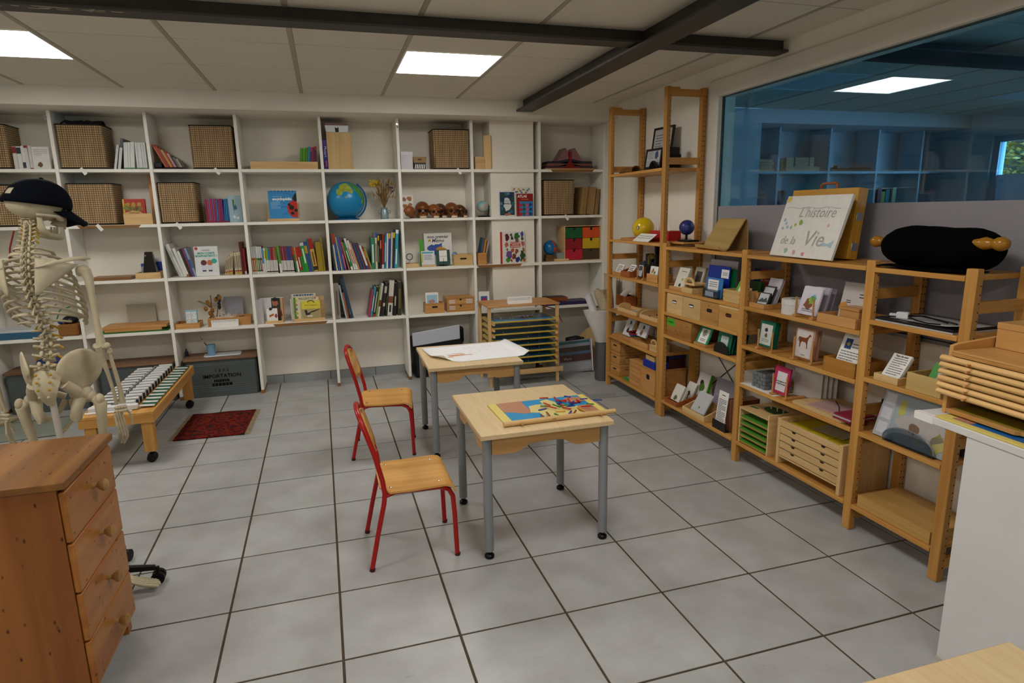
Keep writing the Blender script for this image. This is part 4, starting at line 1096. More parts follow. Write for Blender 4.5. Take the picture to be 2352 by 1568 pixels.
# skulls
L, w, h = PB(924, 951, 447, z, .16)
o, b = board('skull_cards', 'white sheet with four small brown skull pictures', 'card', L, 0, w, h, .002, .1)
for cx, cz in ((-.25, .8), (.2, .84), (-.2, .52), (.22, .56)): patch(b, blob(w * cx, h * cz, .02, int(cx * 50)), C('#a0602c'))
for nm, px, d, s_, r, tn in (('round brown skull seen from behind beside its cards', 948, .045, .85, 2.6, 2), ('largest dark brown skull with white teeth', 972, .075, 1.15, -.1, 0), ('pale brown skull with wide open jaw', 1002, .025, .95, .12, 2),
        ('brown skull half hidden in the second line', 1020, .145, 1.0, .35, 1), ('brown skull with brow ridge and white teeth', 1043, .03, 1.05, .1, 0), ('dark skull turned sideways near the divider', 1067, .16, .9, .6, 1)):
 brown_skull(nm, (solveX(px, SY + d, z), SY + d, z + .002), s_ * .98, r, tn)
# small globe
g2 = thing('small_globe', 'small pale turquoise globe on black curved stand', 'globe', (solveX(1110, SY + .08, z + .07), SY + .1, z))
MB().ell((0, 0, 0), .052, 24, 14).build('ball', globe_mat('pale_globe', '#7fb0b4', '#a9b4a0', '#b0989c', 9, .56), g2, (0, 0, .092))
MB().tube([(.02, 0, .098), (.05, 0, .098), (.064, 0, .085), (.056, 0, .05), (.045, 0, .012)], .006, n=8, flat=(1, 1.3)).build('arm', BLACK(), g2)
MB().box(-.04, .06, -.035, .035, 0, .012).build('foot', BLACK(), g2, bevel=.004)
# books in front of the pillar
L, w, h = PB(1176, 1222, 429, z, .0); L.y = SY + .0185
o, b = board('book', 'white book with colourful flowers standing behind two books', 'book', L, 0, w, h, .004, .02, C('#d6d4cc'))
for k in range(12): patch(b, blob(-w * .4 + w * .072 * k, h * (.87 + .06 * math.sin(k * 1.9)), .009, k), C(('#b8a42a', '#a84a2a', '#4a7aa8', '#6a8a3a')[k % 4]))
L, w, h = PB(1147, 1185, 438, z, .0); L.y = SY + .004
o, b = board('book', 'white framed picture book with dark blue seascape border', 'book', L, 0, w, h, .008, .03, C('#d8d8d4'))
patch(b, rect(-w * .44, w * .44, h * .05, h * .95), C('#1f3c58'))
patch(b, blob(0, h * .5, w * .28, 8, 16, 1, 1.3), C('#cfd3d0'), y=-.0009)
for k in range(14): patch(b, blob(w * .36 * math.cos(k * .45), h * .5 + h * .4 * math.sin(k * .45), .016, k), C(('#2a6a6e', '#2c4a2a', '#1a2a4a', '#5a7a8e')[k % 4]), y=-.0011)
text(b, 'LE GRAND LIVRE', .014, C('#2a3038'), (0, -.0016, h * .6)); text(b, 'MERVEILLES', .017, C('#2a3038'), (0, -.0016, h * .5), bold=.0006); patch(b, blob(w * .05, h * .08, .02, 3, sx=1.6, sz=.5), C('#b06a4a'), y=-.0014)
L, w, h = PB(1188, 1225, 444.7, z, .0); L.y = SY + .004
o, b = board('book', 'red atlas with a blue map picture on its cover', 'book', L, 0, w, h, .01, .02, C('#8e1418'))
patch(b, rect(-w * .34, w * .5, h * .01, h * .66), C('#2f7ab8'))
for k in range(12): patch(b, blob(-w * .26 + w * .2 * (k % 4), h * (.1 + .2 * (k // 4)), .016, k), C(('#a82a3a', '#1a3a6a', '#b05a7a', '#3a5a3a')[(k * 3) % 4]), y=-.0009)
text(b, 'ATLAS', .03, WHITE(), (-w * .16, -.001, h * .88), bold=.001); text(b, 'DU MONDE', .012, C('#d8b05a'), (0, -.001, h * .75))
# three flat wooden boxes
for k, (a, b_, tp) in enumerate(((1333, 1347, 430), (1347.5, 1365, 430), (1365.5, 1374, 434))):
 L, w, h = PB(a, b_, tp, z, .05)
 o = thing('flat_wooden_box', ('flat wooden box nearest the basket', 'middle one of three leaning flat wooden boxes', 'flat wooden box nearest the shelving end')[k], 'box', (L.x - w / 2 - .006, L.y, z + w * math.sin(.13) * .97), (0, .13, 0), 'leaning flat wooden boxes')
 MB().box(0, w * .96, 0, .2, 0, h).build('box_body', wood('mid_brown_wood', '#8a6a3e', '#9c7c4c', 'z'), o, bevel=.002)
 MB().box(w * .94, w * .965, -.0008, .2, 0, h).build('lid_seam', C('#3a2814'), o)

# ================================================================ third row
z = ROW[3] + .0005
def fe(x): return 180 + x / 5.2275
def fey(y): return 500 + y / 5.2275
def ff(x): return 540 + x / 5.226
def ffy(y): return 500 + y / 5.226
def fg(x): return 900 + x / 5.2275
def fgy(y): return 480 + y / 5.2275
L, w, h = PB(207, 302, 632, z, .03)
tag(MB().box(-w / 2, w / 2, 0, .2, 0, .022).build('wooden_board', wood('brown_board', '#7a5230', '#94683c', 'x'), None, L, bevel=.002), 'flat brown wooden board case lying on the third shelf', 'board')
L, w, h = PB(312, 370, 626, z, .03)
wbox('wooden_tray', 'wooden tray carrying the black metronome', 'tray', L, 0, w, .17, h, .008, beech('x'))
mt = thing('metronome', 'black pyramid metronome on a wooden tray', 'metronome', (solveX(346, SY + .07, z + .01), SY + .06, z + .0065))
MB().add([(-.048, 0, .03), (.048, 0, .03), (.048, .09, .03), (-.048, .09, .03), (-.026, .028, .2), (.026, .028, .2), (.026, .066, .2), (-.026, .066, .2)], [(0, 1, 2, 3), (4, 5, 6, 7), (0, 1, 5, 4), (1, 2, 6, 5), (2, 3, 7, 6), (3, 0, 4, 7)]).build('case', plain('glossy_black_lacquer', '#1c1a18', .15, .02), mt, bevel=.004)
MB().box(-.056, .056, -.006, .096, 0, .03).build('plinth', BLACK(), mt, bevel=.003); MB().ell((-.018, .015, .17), (.005, .003, .006)).build('clasp', steel, mt)
for nm, px, d_, w_, h_, cc, lab in (('blue_box', 362, .17, .075, .15, '#23479a', 'blue and white carton behind the metronome'), ('clear_jar', 330, .14, .032, .11, '#8fa0b8', 'small blue capped jar behind the metronome')):
 o = thing(nm, lab, 'container', (solveX(px, SY + d_, z), SY + d_ + .03, z))
 MB().box(-w_ / 2, w_ / 2, 0, .05, 0, h_ * .8).build('container_body', C(cc), o, bevel=.004); MB().box(-w_ / 2, w_ / 2, 0, .05, h_ * .8, h_).build('lid', C('#2a4fa0' if nm == 'clear_jar' else '#d0d2d8'), o, bevel=.003)
sp = [(405, 409, 563, '#a9aaa6', -.3, None, None, 'grey'), (409.5, 416, 561, '#c9c8c2', -.3, [(.6, .8, '#b0b0ac')], None, 'tall white'), (416.5, 424, 571, '#d2d0c8', -.28, None, None, 'white'), (424.5, 430, 577, '#d6d4cc', -.26, [(.0, .1, '#a04a2a')], None, 'white and orange'), (430.5, 436, 572, '#24302c', -.26, None, None, 'dark green'), (436.5, 440, 570, '#9a2a1c', -.25, None, None, 'red'), (440.5, 443.5, 570, '#1f4f9a', -.25, None, None, 'blue'), (444, 449, 570, '#8e97a8', -.25, [(.3, .6, '#4a5a86')], None, 'grey blue')]
seq_books('in the leaning row by the body book', [(a - 6, b - 6) + tuple(r) for a, b, *r in sp], z, .04, 'leaning books beside the white body book', depth=.2)
L, w, h = PB(451, 505, 566, z, .045)
o, b = book_block('book', 'white book with green title and two cartoon children', L, 0, w, h, .012, .1, C('#d5d6d4'))
text(b, 'MON CORPS\nM\'APPARTIENT !', .022, C('#2a9a86'), (0, -.0012, h * .72), bold=.0008)
for sx, c1 in ((-.13, '#5a2420'), (.13, '#b8683a')):
 patch(b, disc(w * sx, h * .45, .022), C(c1)); patch(b, rect(w * sx - .018, w * sx + .018, h * .2, h * .38), C('#c8ccd4')); patch(b, rect(w * sx - .014, w * sx + .014, h * .15, h * .2), C('#3a4250'))
patch(b, disc(w * .32, h * .5, .02), C('#2aa890')); patch(b, disc(-w * .4, h * .93, .012), C('#a83a2a')); lines(b, -.03, .03, h * .9, h * .84, 2, INK(), 3)
sp = [(517, 521, 592, '#b8a888', .16), (521.5, 525.5, 588, '#c2b494', .15), (526, 530, 583, '#c9bc9c', .14), (530.5, 534.5, 580, '#bfb090', .13), (540, 544, 580, '#cdc2a6', .02), (544.5, 548.5, 579, '#c4b898', .02), (549, 552.5, 579, '#cdc2a6', .0), (553, 556.5, 578, '#c2b494', .0)]
seq_books('in the cream paperbacks beside the red book', [(a, b, c, d, e, [(.04, .12, '#b8a02a'), (.14, .2, '#9a3a2a')], (.3, .85, '#6a5a40'), 'small cream') for a, b, c, d, e in sp], z, .06, 'small cream paperbacks on the third shelf', depth=.12)
seq_books('beside the cream paperbacks at the divider', [(557, 563, 556, '#5e1216', -.02, None, None, 'tall dark red'), (563.5, 567.5, 570, '#8a1a1c', -.02, [(0, .12, '#d0ccc4')], None, 'bright red')], z, .07, 'red books at the divider', depth=.18)
# long row of children's books
sp = []
for k, c in enumerate(('#a85a20', '#b0661f', '#b8942a', '#2f6a3a', '#2a6236', '#8a2018')):
 sp.append((576.5 + k * 4.3, 580.5 + k * 4.3, 566, c, 0, [(.58, 1, '#c8cac8'), (0, .09, '#d0d0cc')], (.15, .5, '#d8d0b8'), 'white topped'))
sp.append((602.5, 606.5, 570, '#4a86b0', 0, [(0, .4, '#cfd0cc')], None, 'pale blue')); sp.append((607, 611, 570, '#d2d2cc', 0, [(.6, .9, '#c2b24a')], None, 'white and yellow'))
for k, c in enumerate(('#7f9a26', '#8aa82a', '#3a96a8', '#2f8aa0', '#a83a5a', '#8a2438', '#a83a5a', '#b8702a', '#a86024', '#3a8a6a')):
 sp.append((613 + k * 2.75, 615.5 + k * 2.75, 569, c, 0, [(0, .52, '#d4d3cc'), (.05, .09, '#b0483a')], None, 'white and bright'))
sp.append((641, 647, 565, '#5a8a2a', -.06, [(0, .35, '#cfcec6')], None, 'green'))
for k, c in enumerate(('#8a3a3a', '#7a2a3a', '#a8485a', '#6a2f4a', '#9a4030', '#4a3a7a', '#3a4a8a', '#5a3a6a', '#2f4a86', '#8a3050')):
 sp.append((648.5 + k * 2.9, 651.2 + k * 2.9, 567, c, -.05, [(0, .48, '#cfcdc6'), (.05, .09, '#a04a3a')], None, 'white and dark'))
sp += [(678, 682.5, 569, '#2f6a2a', -.1, [(.7, 1, '#a8421f')], None, 'green and orange'), (683, 687.5, 568, '#b0702f', -.1, [(0, .45, '#d0cec6')], None, 'orange and white'), (688, 694, 568, '#a81a18', -.12, [(0, .08, '#2f7a2a')], (.2, .6, '#d8c8b8'), 'bright red'), (694.5, 700, 567, '#1f8a2c', -.13, [(.62, 1, '#a81c18')], None, 'red and green'), (700.5, 709, 558, '#1f8c34', -.13, [(.9, 1, '#c0c8c0')], (.3, .8, '#c8e0c0'), 'thick green'), (709.5, 716, 556, '#3a3a86', -.13, [(.62, .88, '#b8863a')], None, 'blue violet'), (716.5, 721, 549, '#2a6a6e', -.12, None, None, 'teal'), (721.5, 731, 548, '#c49a3e', -.12, [(.68, 1, '#9a1a1c'), (.04, .16, '#2a2018')], (.2, .6, '#7a4a1a'), 'thick yellow and red')]
sp += [(732, 744, 556, '#947a10', -.05, None, None, 'thick mustard'), (744.5, 748.5, 543, '#8a7418', -.05, None, None, 'tall mustard')]
seq_books('in the long third-shelf row', sp, z, .045, 'long row of childrens books on the third shelf', depth=.17)
# row in the next cell, leaning
sp = [(761, 765, 545, '#1f3a3a', -.07, None, None, 'dark green'), (765.5, 770, 536, '#c0bcb6', -.08, [(.7, 1, '#a0381f')], None, 'red topped'), (770.5, 775, 537, '#2a5aa0', -.1, [(.75, 1, '#b04a2a')], None, 'blue and orange'), (775.5, 779, 544, '#b09a78', -.12, None, None, 'tan'), (779.5, 784, 544, '#2a5f9e', -.12, None, None, 'blue'), (784.5, 789, 548, '#7a3a7a', -.14, [(.1, .5, '#b05a8a')], None, 'violet'), (789.5, 793.5, 556, '#a06a4a', -.2, None, None, 'tan pink'), (794, 800, 557, '#1a7a34', -.24, [(0, .12, '#cfd2cc')], (.3, .7, '#bfe0c0'), 'green'), (800.5, 806, 548, '#d0d0cc', -.26, None, (.2, .7, '#a84a3a'), 'tall white'), (806.5, 812, 553, '#cfcdc6', -.26, None, (.2, .7, '#a84a3a'), 'white'), (812.5, 816, 559, '#b8963e', -.27, None, None, 'ochre')]
for k, c in enumerate(('#8e2a5a', '#3a2a7a', '#1f6a6e', '#5a3a1e', '#2a4a8a', '#8a3018', '#3a3a3a')): sp.append((816.5 + k * 2.7, 819 + k * 2.7, 560, c, -.27, None, None, 'thin'))
sp += [(836, 841, 564, '#cfd2d6', -.28, [(0, .15, '#2a4a9a')], None, 'white and blue'), (841.5, 846, 567, '#8e2a1c', -.28, [(.5, .8, '#b8702a')], None, 'red orange'), (846.5, 850.5, 570, '#8a9a2a', -.28, None, None, 'olive')]
seq_books('in the leaning row under the globe', [(761 + (q[0] - 761) * .9, 761 + (q[1] - 761) * .9) + q[2:] for q in sp], z, .045, 'leaning row under the globe', depth=.2)
sp = [(854, 862, 547, '#2f7a62', .03, None, (.2, .8, '#d0d8c8'), 'thick green'), (863, 868, 534, '#c8c29c', .03, [(.86, 1, '#2a4a9a')], (.2, .7, '#5a4a2a'), 'cream and blue'), (868.5, 872.5, 541, '#1a1818', .04, [(.85, 1, '#c2a02a')], (.2, .7, '#a88a4a'), 'black'), (873, 877, 540, '#1c1a1a', .05, [(.6, .85, '#b8602a')], None, 'black and orange'), (877.5, 882, 539, '#a01418', .06, [(.0, .12, '#d0ccc8')], None, 'red'), (882.5, 887, 542, '#1f7a8e', .07, None, (.2, .8, '#c8dce0'), 'teal'), (887.5, 891.5, 536, '#c8ccd2', .07, None, None, 'white'), (892, 896.5, 536, '#1f3f94', .07, [(.85, 1, '#c0a02f')], None, 'blue and yellow'), (897, 900.5, 534, '#cfcdc6', .08, None, None, 'white'), (901, 905.5, 534, '#2a2a20', .08, [(.85, 1, '#c2a42a')], None, 'black and yellow'), (906, 913, 528, '#2a94aa', .09, [(.9, 1, '#d4d8d8')], (.1, .5, '#cfe4e8'), 'turquoise')]
seq_books('in the upright row below the dried flowers', sp, z, .045, 'upright row below the dried flowers', depth=.22)
# magnifier stand, memo game and holders
L, w, h = PB(fg(172), fg(328), fgy(655), z, .03)
wbox('wooden_tray', 'small wooden tray under the round glass stand', 'tray', L, 0, w, .12, h, .006, beech('x'))
o = thing('glass_stand', 'round black rimmed glass disc on a small clear foot', 'instrument', (solveX(fg(218), SY + .07, z), SY + .07, z + .0065))
MB().tube([(.027 * math.cos(a), 0, .085 + .027 * math.sin(a)) for a in [2 * PI * k / 24 for k in range(24)]], .004, n=8, closed=True).build('rim', C('#3a3228'), o); MB().cyl((0, -.002, .085), (0, .002, .085), .026, n=24).build('dial', C('#c2c2bc'), o)
MB().lathe([(.02, 0), (.02, .006), (.008, .016), (.006, .056)], 14).build('foot', plain('clear_plastic', '#b8bcc0', .1, .02), o)
L, w, h = PB(fg(405), fg(735), fgy(292), z, .12)
o, b = book_block('memo_game', 'white box with title mon premier memo and goose picture', L, 0, w, h, .04, .12, C('#d9d7d0'))
text(b, 'mon premier', .04, C('#2a2e4a'), (0, -.0012, h * .88), sx=.9, bold=.0008); text(b, 'Mémo', .044, C('#2a2e4a'), (0, -.0012, h * .76), shear=.2, bold=.0006)
patch(b, blob(-.01, h * .5, .06, 4, 18, 1.3, .9), C('#2a4a9a')); patch(b, blob(.025, h * .48, .032, 6, 14, 1.4, .8), C('#b8822a'), y=-.001); patch(b, blob(.05, h * .58, .016, 7), C('#d2d4d6'), y=-.0013); patch(b, disc(-w * .3, h * .77, .012), C('#b8902a'))
L, w, h = PB(fg(345), fg(395), fgy(360), z, .1)
o, b = board('green_card', 'narrow green picture card beside the memo game', 'card', L, 0, w, h, .003, .1, C('#4a9a2a'))
L, w, h = PB(fg(362), fg(535), fgy(655), z, .03)
o = thing('card_stand', 'small wooden stand holding the blue and white card', 'stand', L); MB().box(-w / 2, w / 2, 0, .07, 0, .016).build('ledge', beech('x'), o, bevel=.002)
L, w, h = PB(fg(362), fg(520), fgy(503), z, .045)
o, b = board('info_card', 'white card with turquoise and yellow top border', 'card', L + Vector((0, 0, .0165)), 0, w, h - .017, .004, .12, C('#d4d6d8'))
patch(b, rect(-w * .45, w * .4, h * .72, h * .82), C('#4aa0b0')); patch(b, rect(-w * .48, -w * .38, h * .15, h * .8), C('#c8b458')); lines(b, -w * .3, w * .3, h * .65, h * .3, 6, INK(), 4)
L, w, h = PB(fg(540), fg(705), fgy(490), z, .06)
o, b = board('green_folder', 'dark green folder with white label in wire holder', 'folder', L + Vector((0, 0, .012)), 0, w, h - .012, .006, .14, C('#22463c'))
patch(b, rect(-w * .28, w * .28, h * .2, h * .88), WHITE()); text(b, 'LE MONDE', .012, INK(), (0, -.0016, h * .5))
o = thing('wire_holder', 'thin black wire holder under the dark green folder', 'holder', L + Vector((0, -.012, 0)))
MB().tube([(0, 0, .07), (0, 0, .002), (.0, .06, .002)], .002, n=5).tube([(-.04, .0, .002), (.04, .0, .002)], .002, n=5).tube([(-.04, .06, .003), (.04, .06, .003)], .002, n=5).build('wire', BLACK(), o)
L, w, h = PB(fg(750), fg(975), fgy(545), z, .03)
wbox('wooden_crate', 'pale wooden crate with slot handle on the third shelf', 'crate', L, 0, w, .16, h, .009, ply('x'), (.03, .007))
o = thing('folded_blue_cloth', 'blue folded cloth and red piece inside the small crate', 'cloth', L + Vector((-.06, .06, .012)))
MB().ell((0, 0, .06), (.03, .02, .045), 9, 6, f=lambda d: 1 + .2 * math.sin(d[0] * 9 + d[2] * 7)).build('cloth', C('#5a7a9a'), o); MB().box(.02, .04, -.01, .01, .0, .05).build('red_piece', C('#8a3a3a'), o)
# magazine box and plant dictionary by the pillar
L, w, h = PB(fg(1030), fg(1138), fgy(525), z, .02); L.y = SY + .004
wbox('magazine_box', 'wooden finger-jointed magazine box beside the pillar', 'box', L, 0, w, .15, h, .007, honey('x'), joints=True)
for k, (c, lab) in enumerate((('#3a5a78', 'blue'), ('#8a4a20', 'orange brown'), ('#b8a23a', 'yellow'), ('#7a3018', 'rust'), ('#a8a8ac', 'silver grey'))):
 spine_book('%s magazine leaning in the wooden magazine box' % lab, (L.x - w * .36 + k * .013, L.y + .014 + .004 * k, z + .0105), 0, .011, .235 - .008 * k, .12, C(c), .2, None, 'magazines in the wooden box')
L, w, h = PB(fg(1308), fg(1600), fgy(272), z, .0); L.y = SY + .001
o, b = book_block('book', 'white botanical dictionary covered with leaves and shells', L, 0, w, h, .02, .012, C('#d7d6d0'))
patch(b, rect(-w * .5, -w * .42, 0, h), C('#b82a1c'), 'red_spine'); patch(b, rect(-w * .1, w * .32, h * .5, h * .68), C('#b82a1c'), 'title_box')
text(b, 'DICTIONNAIRE\nVISUEL DE\nBOTANIQUE', .015, WHITE(), (w * .11, -.0014, h * .59), bold=.0004)
rn = random.Random(4)
for k, (cx, cz, r, c) in enumerate(((-.22, .84, .026, '#5a1c2c'), (-.05, .9, .012, '#5a5a2a'), (.18, .86, .026, '#2f6a2a'), (.4, .92, .02, '#3a4a9a'), (-.02, .8, .014, '#3a3a30'), (.18, .72, .016, '#6a5a3a'), (.4, .78, .016, '#4a4a1f'), (-.25, .6, .02, '#b86a4a'), (.42, .62, .02, '#b05a6a'), (-.22, .45, .012, '#4a6a3a'), (0, .42, .016, '#a85a2a'), (.16, .38, .018, '#8a4a2a'), (.44, .42, .018, '#8a6a3a'), (-.15, .3, .03, '#6a4a8a'), (.06, .22, .022, '#7a3a1c'), (.4, .24, .034, '#2a4a2a'), (-.18, .14, .022, '#4a8a2a'), (.2, .13, .02, '#2f2f7a'), (-.05, .1, .012, '#a83a2a'), (.33, .1, .012, '#3a6a4a'), (.46, .1, .014, '#b8603a'))):
 patch(b, blob(w * cx, h * cz, r, k, 12, 1 if k % 3 else .7, 1.25), C(c), 'plant_picture')
# corner cell: puzzle globe, slide tray, coloured drawers
g3 = thing('red_blue_globe', 'glossy blue globe with red continents on a wooden wedge', 'globe', (solveX(1265, SY + .1, z + .08), SY + .11, z))
bl_ = MB().ell((0, 0, 0), .068, 28, 16).build('ball', plain('globe_blue', '#0f6a9e', .2, .03), g3, (0, 0, .125))
redc = plain('globe_red', '#c23a1e', .3, .05)
spherecap(bl_, 'continent', .068, [(0, 60), (30, 66), (46, 50), (34, 40), (30, 26), (18, 14), (10, 18), (12, 30), (4, 42)], redc); spherecap(bl_, 'continent', .068, [(16, 8), (34, 8), (42, -8), (30, -26), (20, -44), (12, -30), (6, -8)], redc)
MB().prism([(-.06, 0), (.07, 0), (.05, .035), (-.02, .062), (-.05, .062)], -.04, .04, 'y').build('wedge', wood('dark_wedge', '#6a4a24', '#7c5a30', 'x'), g3, bevel=.002)
L, w, h = PB(1276, 1307, 594, z, .03)
wbox('wooden_tray', 'small wooden tray under the slide viewer', 'tray', L, 0, w, .1, h, .006, beech('x'))
o = thing('slide_viewer', 'grey slide viewer in a small tray by coloured drawers', 'viewer', L + Vector((0, .02, .0065))); MB().box(-.04, .045, 0, .05, 0, .07).build('viewer_body', plain('grey_plastic', '#8a8f92', .4), o, bevel=.004); patch(o, rect(-.025, .035, .014, .058), C('#8a9a80'), 'screen')
L, w, h = PB(1297, 1380, 518, z, .04)
o = thing('coloured_drawer_chest', 'small wooden chest with six brightly coloured drawers', 'drawers', L)
q = MB().box(-w / 2, w / 2, .2, .206, 0, h).box(-w / 2, -w / 2 + .006, 0, .2, 0, h).box(w / 2 - .006, w / 2, 0, .2, 0, h).box(-w / 2 + .006, w / 2 - .006, 0, .2, h - .006, h).box(-w / 2 + .006, w / 2 - .006, 0, .2, 0, .006)
q.build('carcass', beech('x'), o)
dw, dh = (w - .018) / 2, (h - .024) / 3
for k, c in enumerate(('#0c5a2a', '#d2501a', '#8e1420', '#c8a81a', '#b81c34', '#4a3a20')):
 cx, cz = -w / 2 + .006 + .003 + dw * (k % 2 + .5), .009 + dh * (2.5 - k // 2)
 d_ = MB().box(-dw / 2 + .001, dw / 2 - .001, -.001, .15, -dh / 2 + .0015, dh / 2 - .0015).build('drawer', C(c), o, (cx, 0, cz))
 MB().prism([(-.011, dh / 2 - .0014), (.011, dh / 2 - .0014), (.011, dh * .3), (.006, dh * .22), (-.006, dh * .22), (-.011, dh * .3)], -.0024, -.0008, 'y').build('finger_notch', C('#14100c'), d_)
# ================================================================ fourth row
z = ROW[4] + .0005
L, w, h = PB(-40, 92, 752, z, .03)
o = thing('blue_case', 'flat blue case with white lid behind the skeleton', 'case', L); MB().box(-w / 2, w / 2, 0, .22, 0, .05).build('case_body', C('#2a5a7a'), o, bevel=.003); MB().box(-w / 2, w / 2 - .03, 0, .2, .0505, .068).build('lid', C('#c0c4c8'), o, bevel=.003)
L, w, h = PB(135, 182, 738, z, .04)
o = thing('wicker_tray', 'low brown wicker basket beside the skeleton ribs', 'basket', L); MB().box(-w / 2, w / 2, 0, .16, 0, .09).build('wicker_body', plain('brown_wicker', '#8a5a26', .8, .35, 120, bump=.8), o, bevel=.012)
MB().ell((.0, .08, .115), (w * .4, .06, .035), 14, 8).build('dark_cloth', C('#15151c'), o); MB().ell((-w * .4, .04, .11), (.02, .02, .02), 10, 6).build('blue_knot', C('#1f3a8a'), o)
MB().tube([(-.08, .05, .13), (-.05, .05, .2), (.03, .05, .225), (.09, .05, .2)], .005, n=6).build('green_cord', C('#3a7a2a'), o)
L, w, h = PB(222, 386, 763, z, .01)
tag(MB().box(-w / 2, w / 2, 0, .26, 0, .005).build('green_sheet', plain('green_felt', '#1f6a2c', .7, .05), None, L), 'flat green sheet under the stacked wooden boards', 'sheet')
for k, (a, b_, lab) in enumerate(((240, 372, 'lower one of two stacked wooden boards'), (236, 384, 'upper one of two stacked wooden boards'))):
 L, w, h = PB(a, b_, 750, z, .04)
 tag(MB().box(-w / 2, w / 2, 0, .19 + .02 * k, 0, .021).build('wooden_board', honey('x'), None, L + Vector((0, .0, .0055 + k * .0215)), bevel=.002), lab, 'board', 'stacked boards on the green sheet')
L, w, h = PB(297, 362, 698, z, .25)
o, b = board('acrylic_display', 'clear acrylic display standing behind the wooden boards', 'frame', L, 0, w, h, .004, .05, plain('clear_acrylic_grey', '#a8a290', .15, .02)); patch(b, rect(-w * .42, w * .44, h * .06, h * .26), C('#c4c4c8'))
L, w, h = PB(fe(1155), fe(1460), fey(1268), z, .03)
wbox('wooden_tray', 'wooden tray with the blue and white card box', 'tray', L, 0, w, .16, h, .008, honey('x'))
L, w, h = PB(fe(1300), fe(1440), fey(1122), z, .06)
o = tag(MB().box(-w / 2, w / 2, 0, .025, 0, h).build('card_box', C('#8fb8cc'), None, L + Vector((0, 0, .0085)), (-.1, 0, 0), bevel=.002), 'blue card box with red line drawings in a tray', 'card box')
for sx in (-1, 1):
 patch(o, rect(sx * w * .23 - w * .2, sx * w * .23 + w * .2, h * .2, h * .9), C('#d8dad8'))
 for q in (.38, .7): MB().tube([(sx * w * .23 + .012 * math.cos(a), -.0014, h * q + .013 * math.sin(a)) for a in (0, 1, 2, 3, 4, 5)], .001, n=4).build('line_drawing', C('#8a3a30'), o)
L, w, h = PB(fe(1560), fe(2075), fey(1195), z, .06)
wbox('wooden_tray', 'long wooden tray holding dried plants and the coral', 'tray', L, 0, w, .15, h, .008, honey('x'))
trL = L
L, w, h = PB(fe(1600), fe(1925), fey(1225), z, .02)
o, b = board('white_sign', 'white folded paper sign in front of the coral', 'sign', L, 0, w, h, .001, .12); lines(b, -w * .45, w * .45, h * .95, h * .7, 2, C('#8a8a90'), 4); MB().box(-w / 2, w / 2, .018, .019, 0, h * .98).build('back_leaf', WHITE(), o, (0, 0, 0), (.1, 0, 0))
o = thing('white_coral', 'spiky white coral branch behind the paper sign', 'coral', (solveX(fe(1765), SY + .11, z + .04), SY + .135, z + .0085))
rn = random.Random(8); m = MB().ell((0, 0, .035), (.09, .04, .03), 14, 8)
for k in range(46):
 a = rn.uniform(-1, 1); e = rn.uniform(-.5, .5); m.cyl((a * .085, e * .06, .04), (a * .1 + rn.uniform(-.015, .015), e * .08, .055 + .05 * (1 - a * a) * rn.uniform(.5, 1.1)), .005, .001, n=5)
m.build('coral_body', plain('coral_white', '#cfc8b8', .8, .05), o)
o = thing('dried_plants', 'dried ochre leaves and a dark pine twig in tray', 'plants', (solveX(fe(1640), SY + .15, z + .02), SY + .15, z + .0085))
m = MB()
for k in range(9):
 a = rn.uniform(-.05, .04); zz = .05 + .022 * k; m.ell((a * .6 - .01, rn.uniform(-.01, .01), zz), (.016, .008, .022), 8, 6, M=Matrix.Rotation(rn.uniform(-.4, .4), 4, 'Y'))
m.build('ochre_leaf', plain('ochre_dry_leaf', '#8a5c1c', .8, .25), o)
MB().tube([(.0, 0, 0), (-.01, 0, .1), (-.01, 0, .24)], .003, n=5).tube([(-.01, 0, .13), (-.05, 0, .17), (-.1, 0, .19)], .003, n=5).tube([(0, 0, 0), (.03, 0, .1), (.05, 0, .2)], .003, n=5).build('twig', plain('dark_twig', '#4a3a22', .9), o)
m = MB()
for k in range(14): m.ell((.045 + rn.uniform(-.012, .012), 0, .13 + k * .008), (.01, .008, .012), 6, 4)
m.build('dark_cone', C('#1a1a1e'), o)
m = MB()
for k in range(7): m.ell((-.1 + .008 * k, 0, .195 - .004 * k), (.012, .004, .005), 6, 4)
m.build('grey_leaf', C('#6a6440'), o); m = MB()
for k in range(8): m.ell((.03 + .01 * k, 0, .1 - .006 * k), (.014, .006, .006), 6, 4, M=Matrix.Rotation(.5, 4, 'Y'))
m.build('green_leaf', C('#5a6a24'), o)
L, w, h = PB(fe(1775), fe(1995), fey(945), z, .22)
o, b = board('grey_card', 'grey card upright on a black base behind the tray', 'card', L + Vector((0, 0, .055)), 0, w, h - .055, .003, .08, C('#9a98a2'));
tag(MB().box(-w * .56, w * .56, -.02, .05, 0, .055).build('card_block', BLACK(), None, L, bevel=.003), 'black block holding the grey card', 'block')
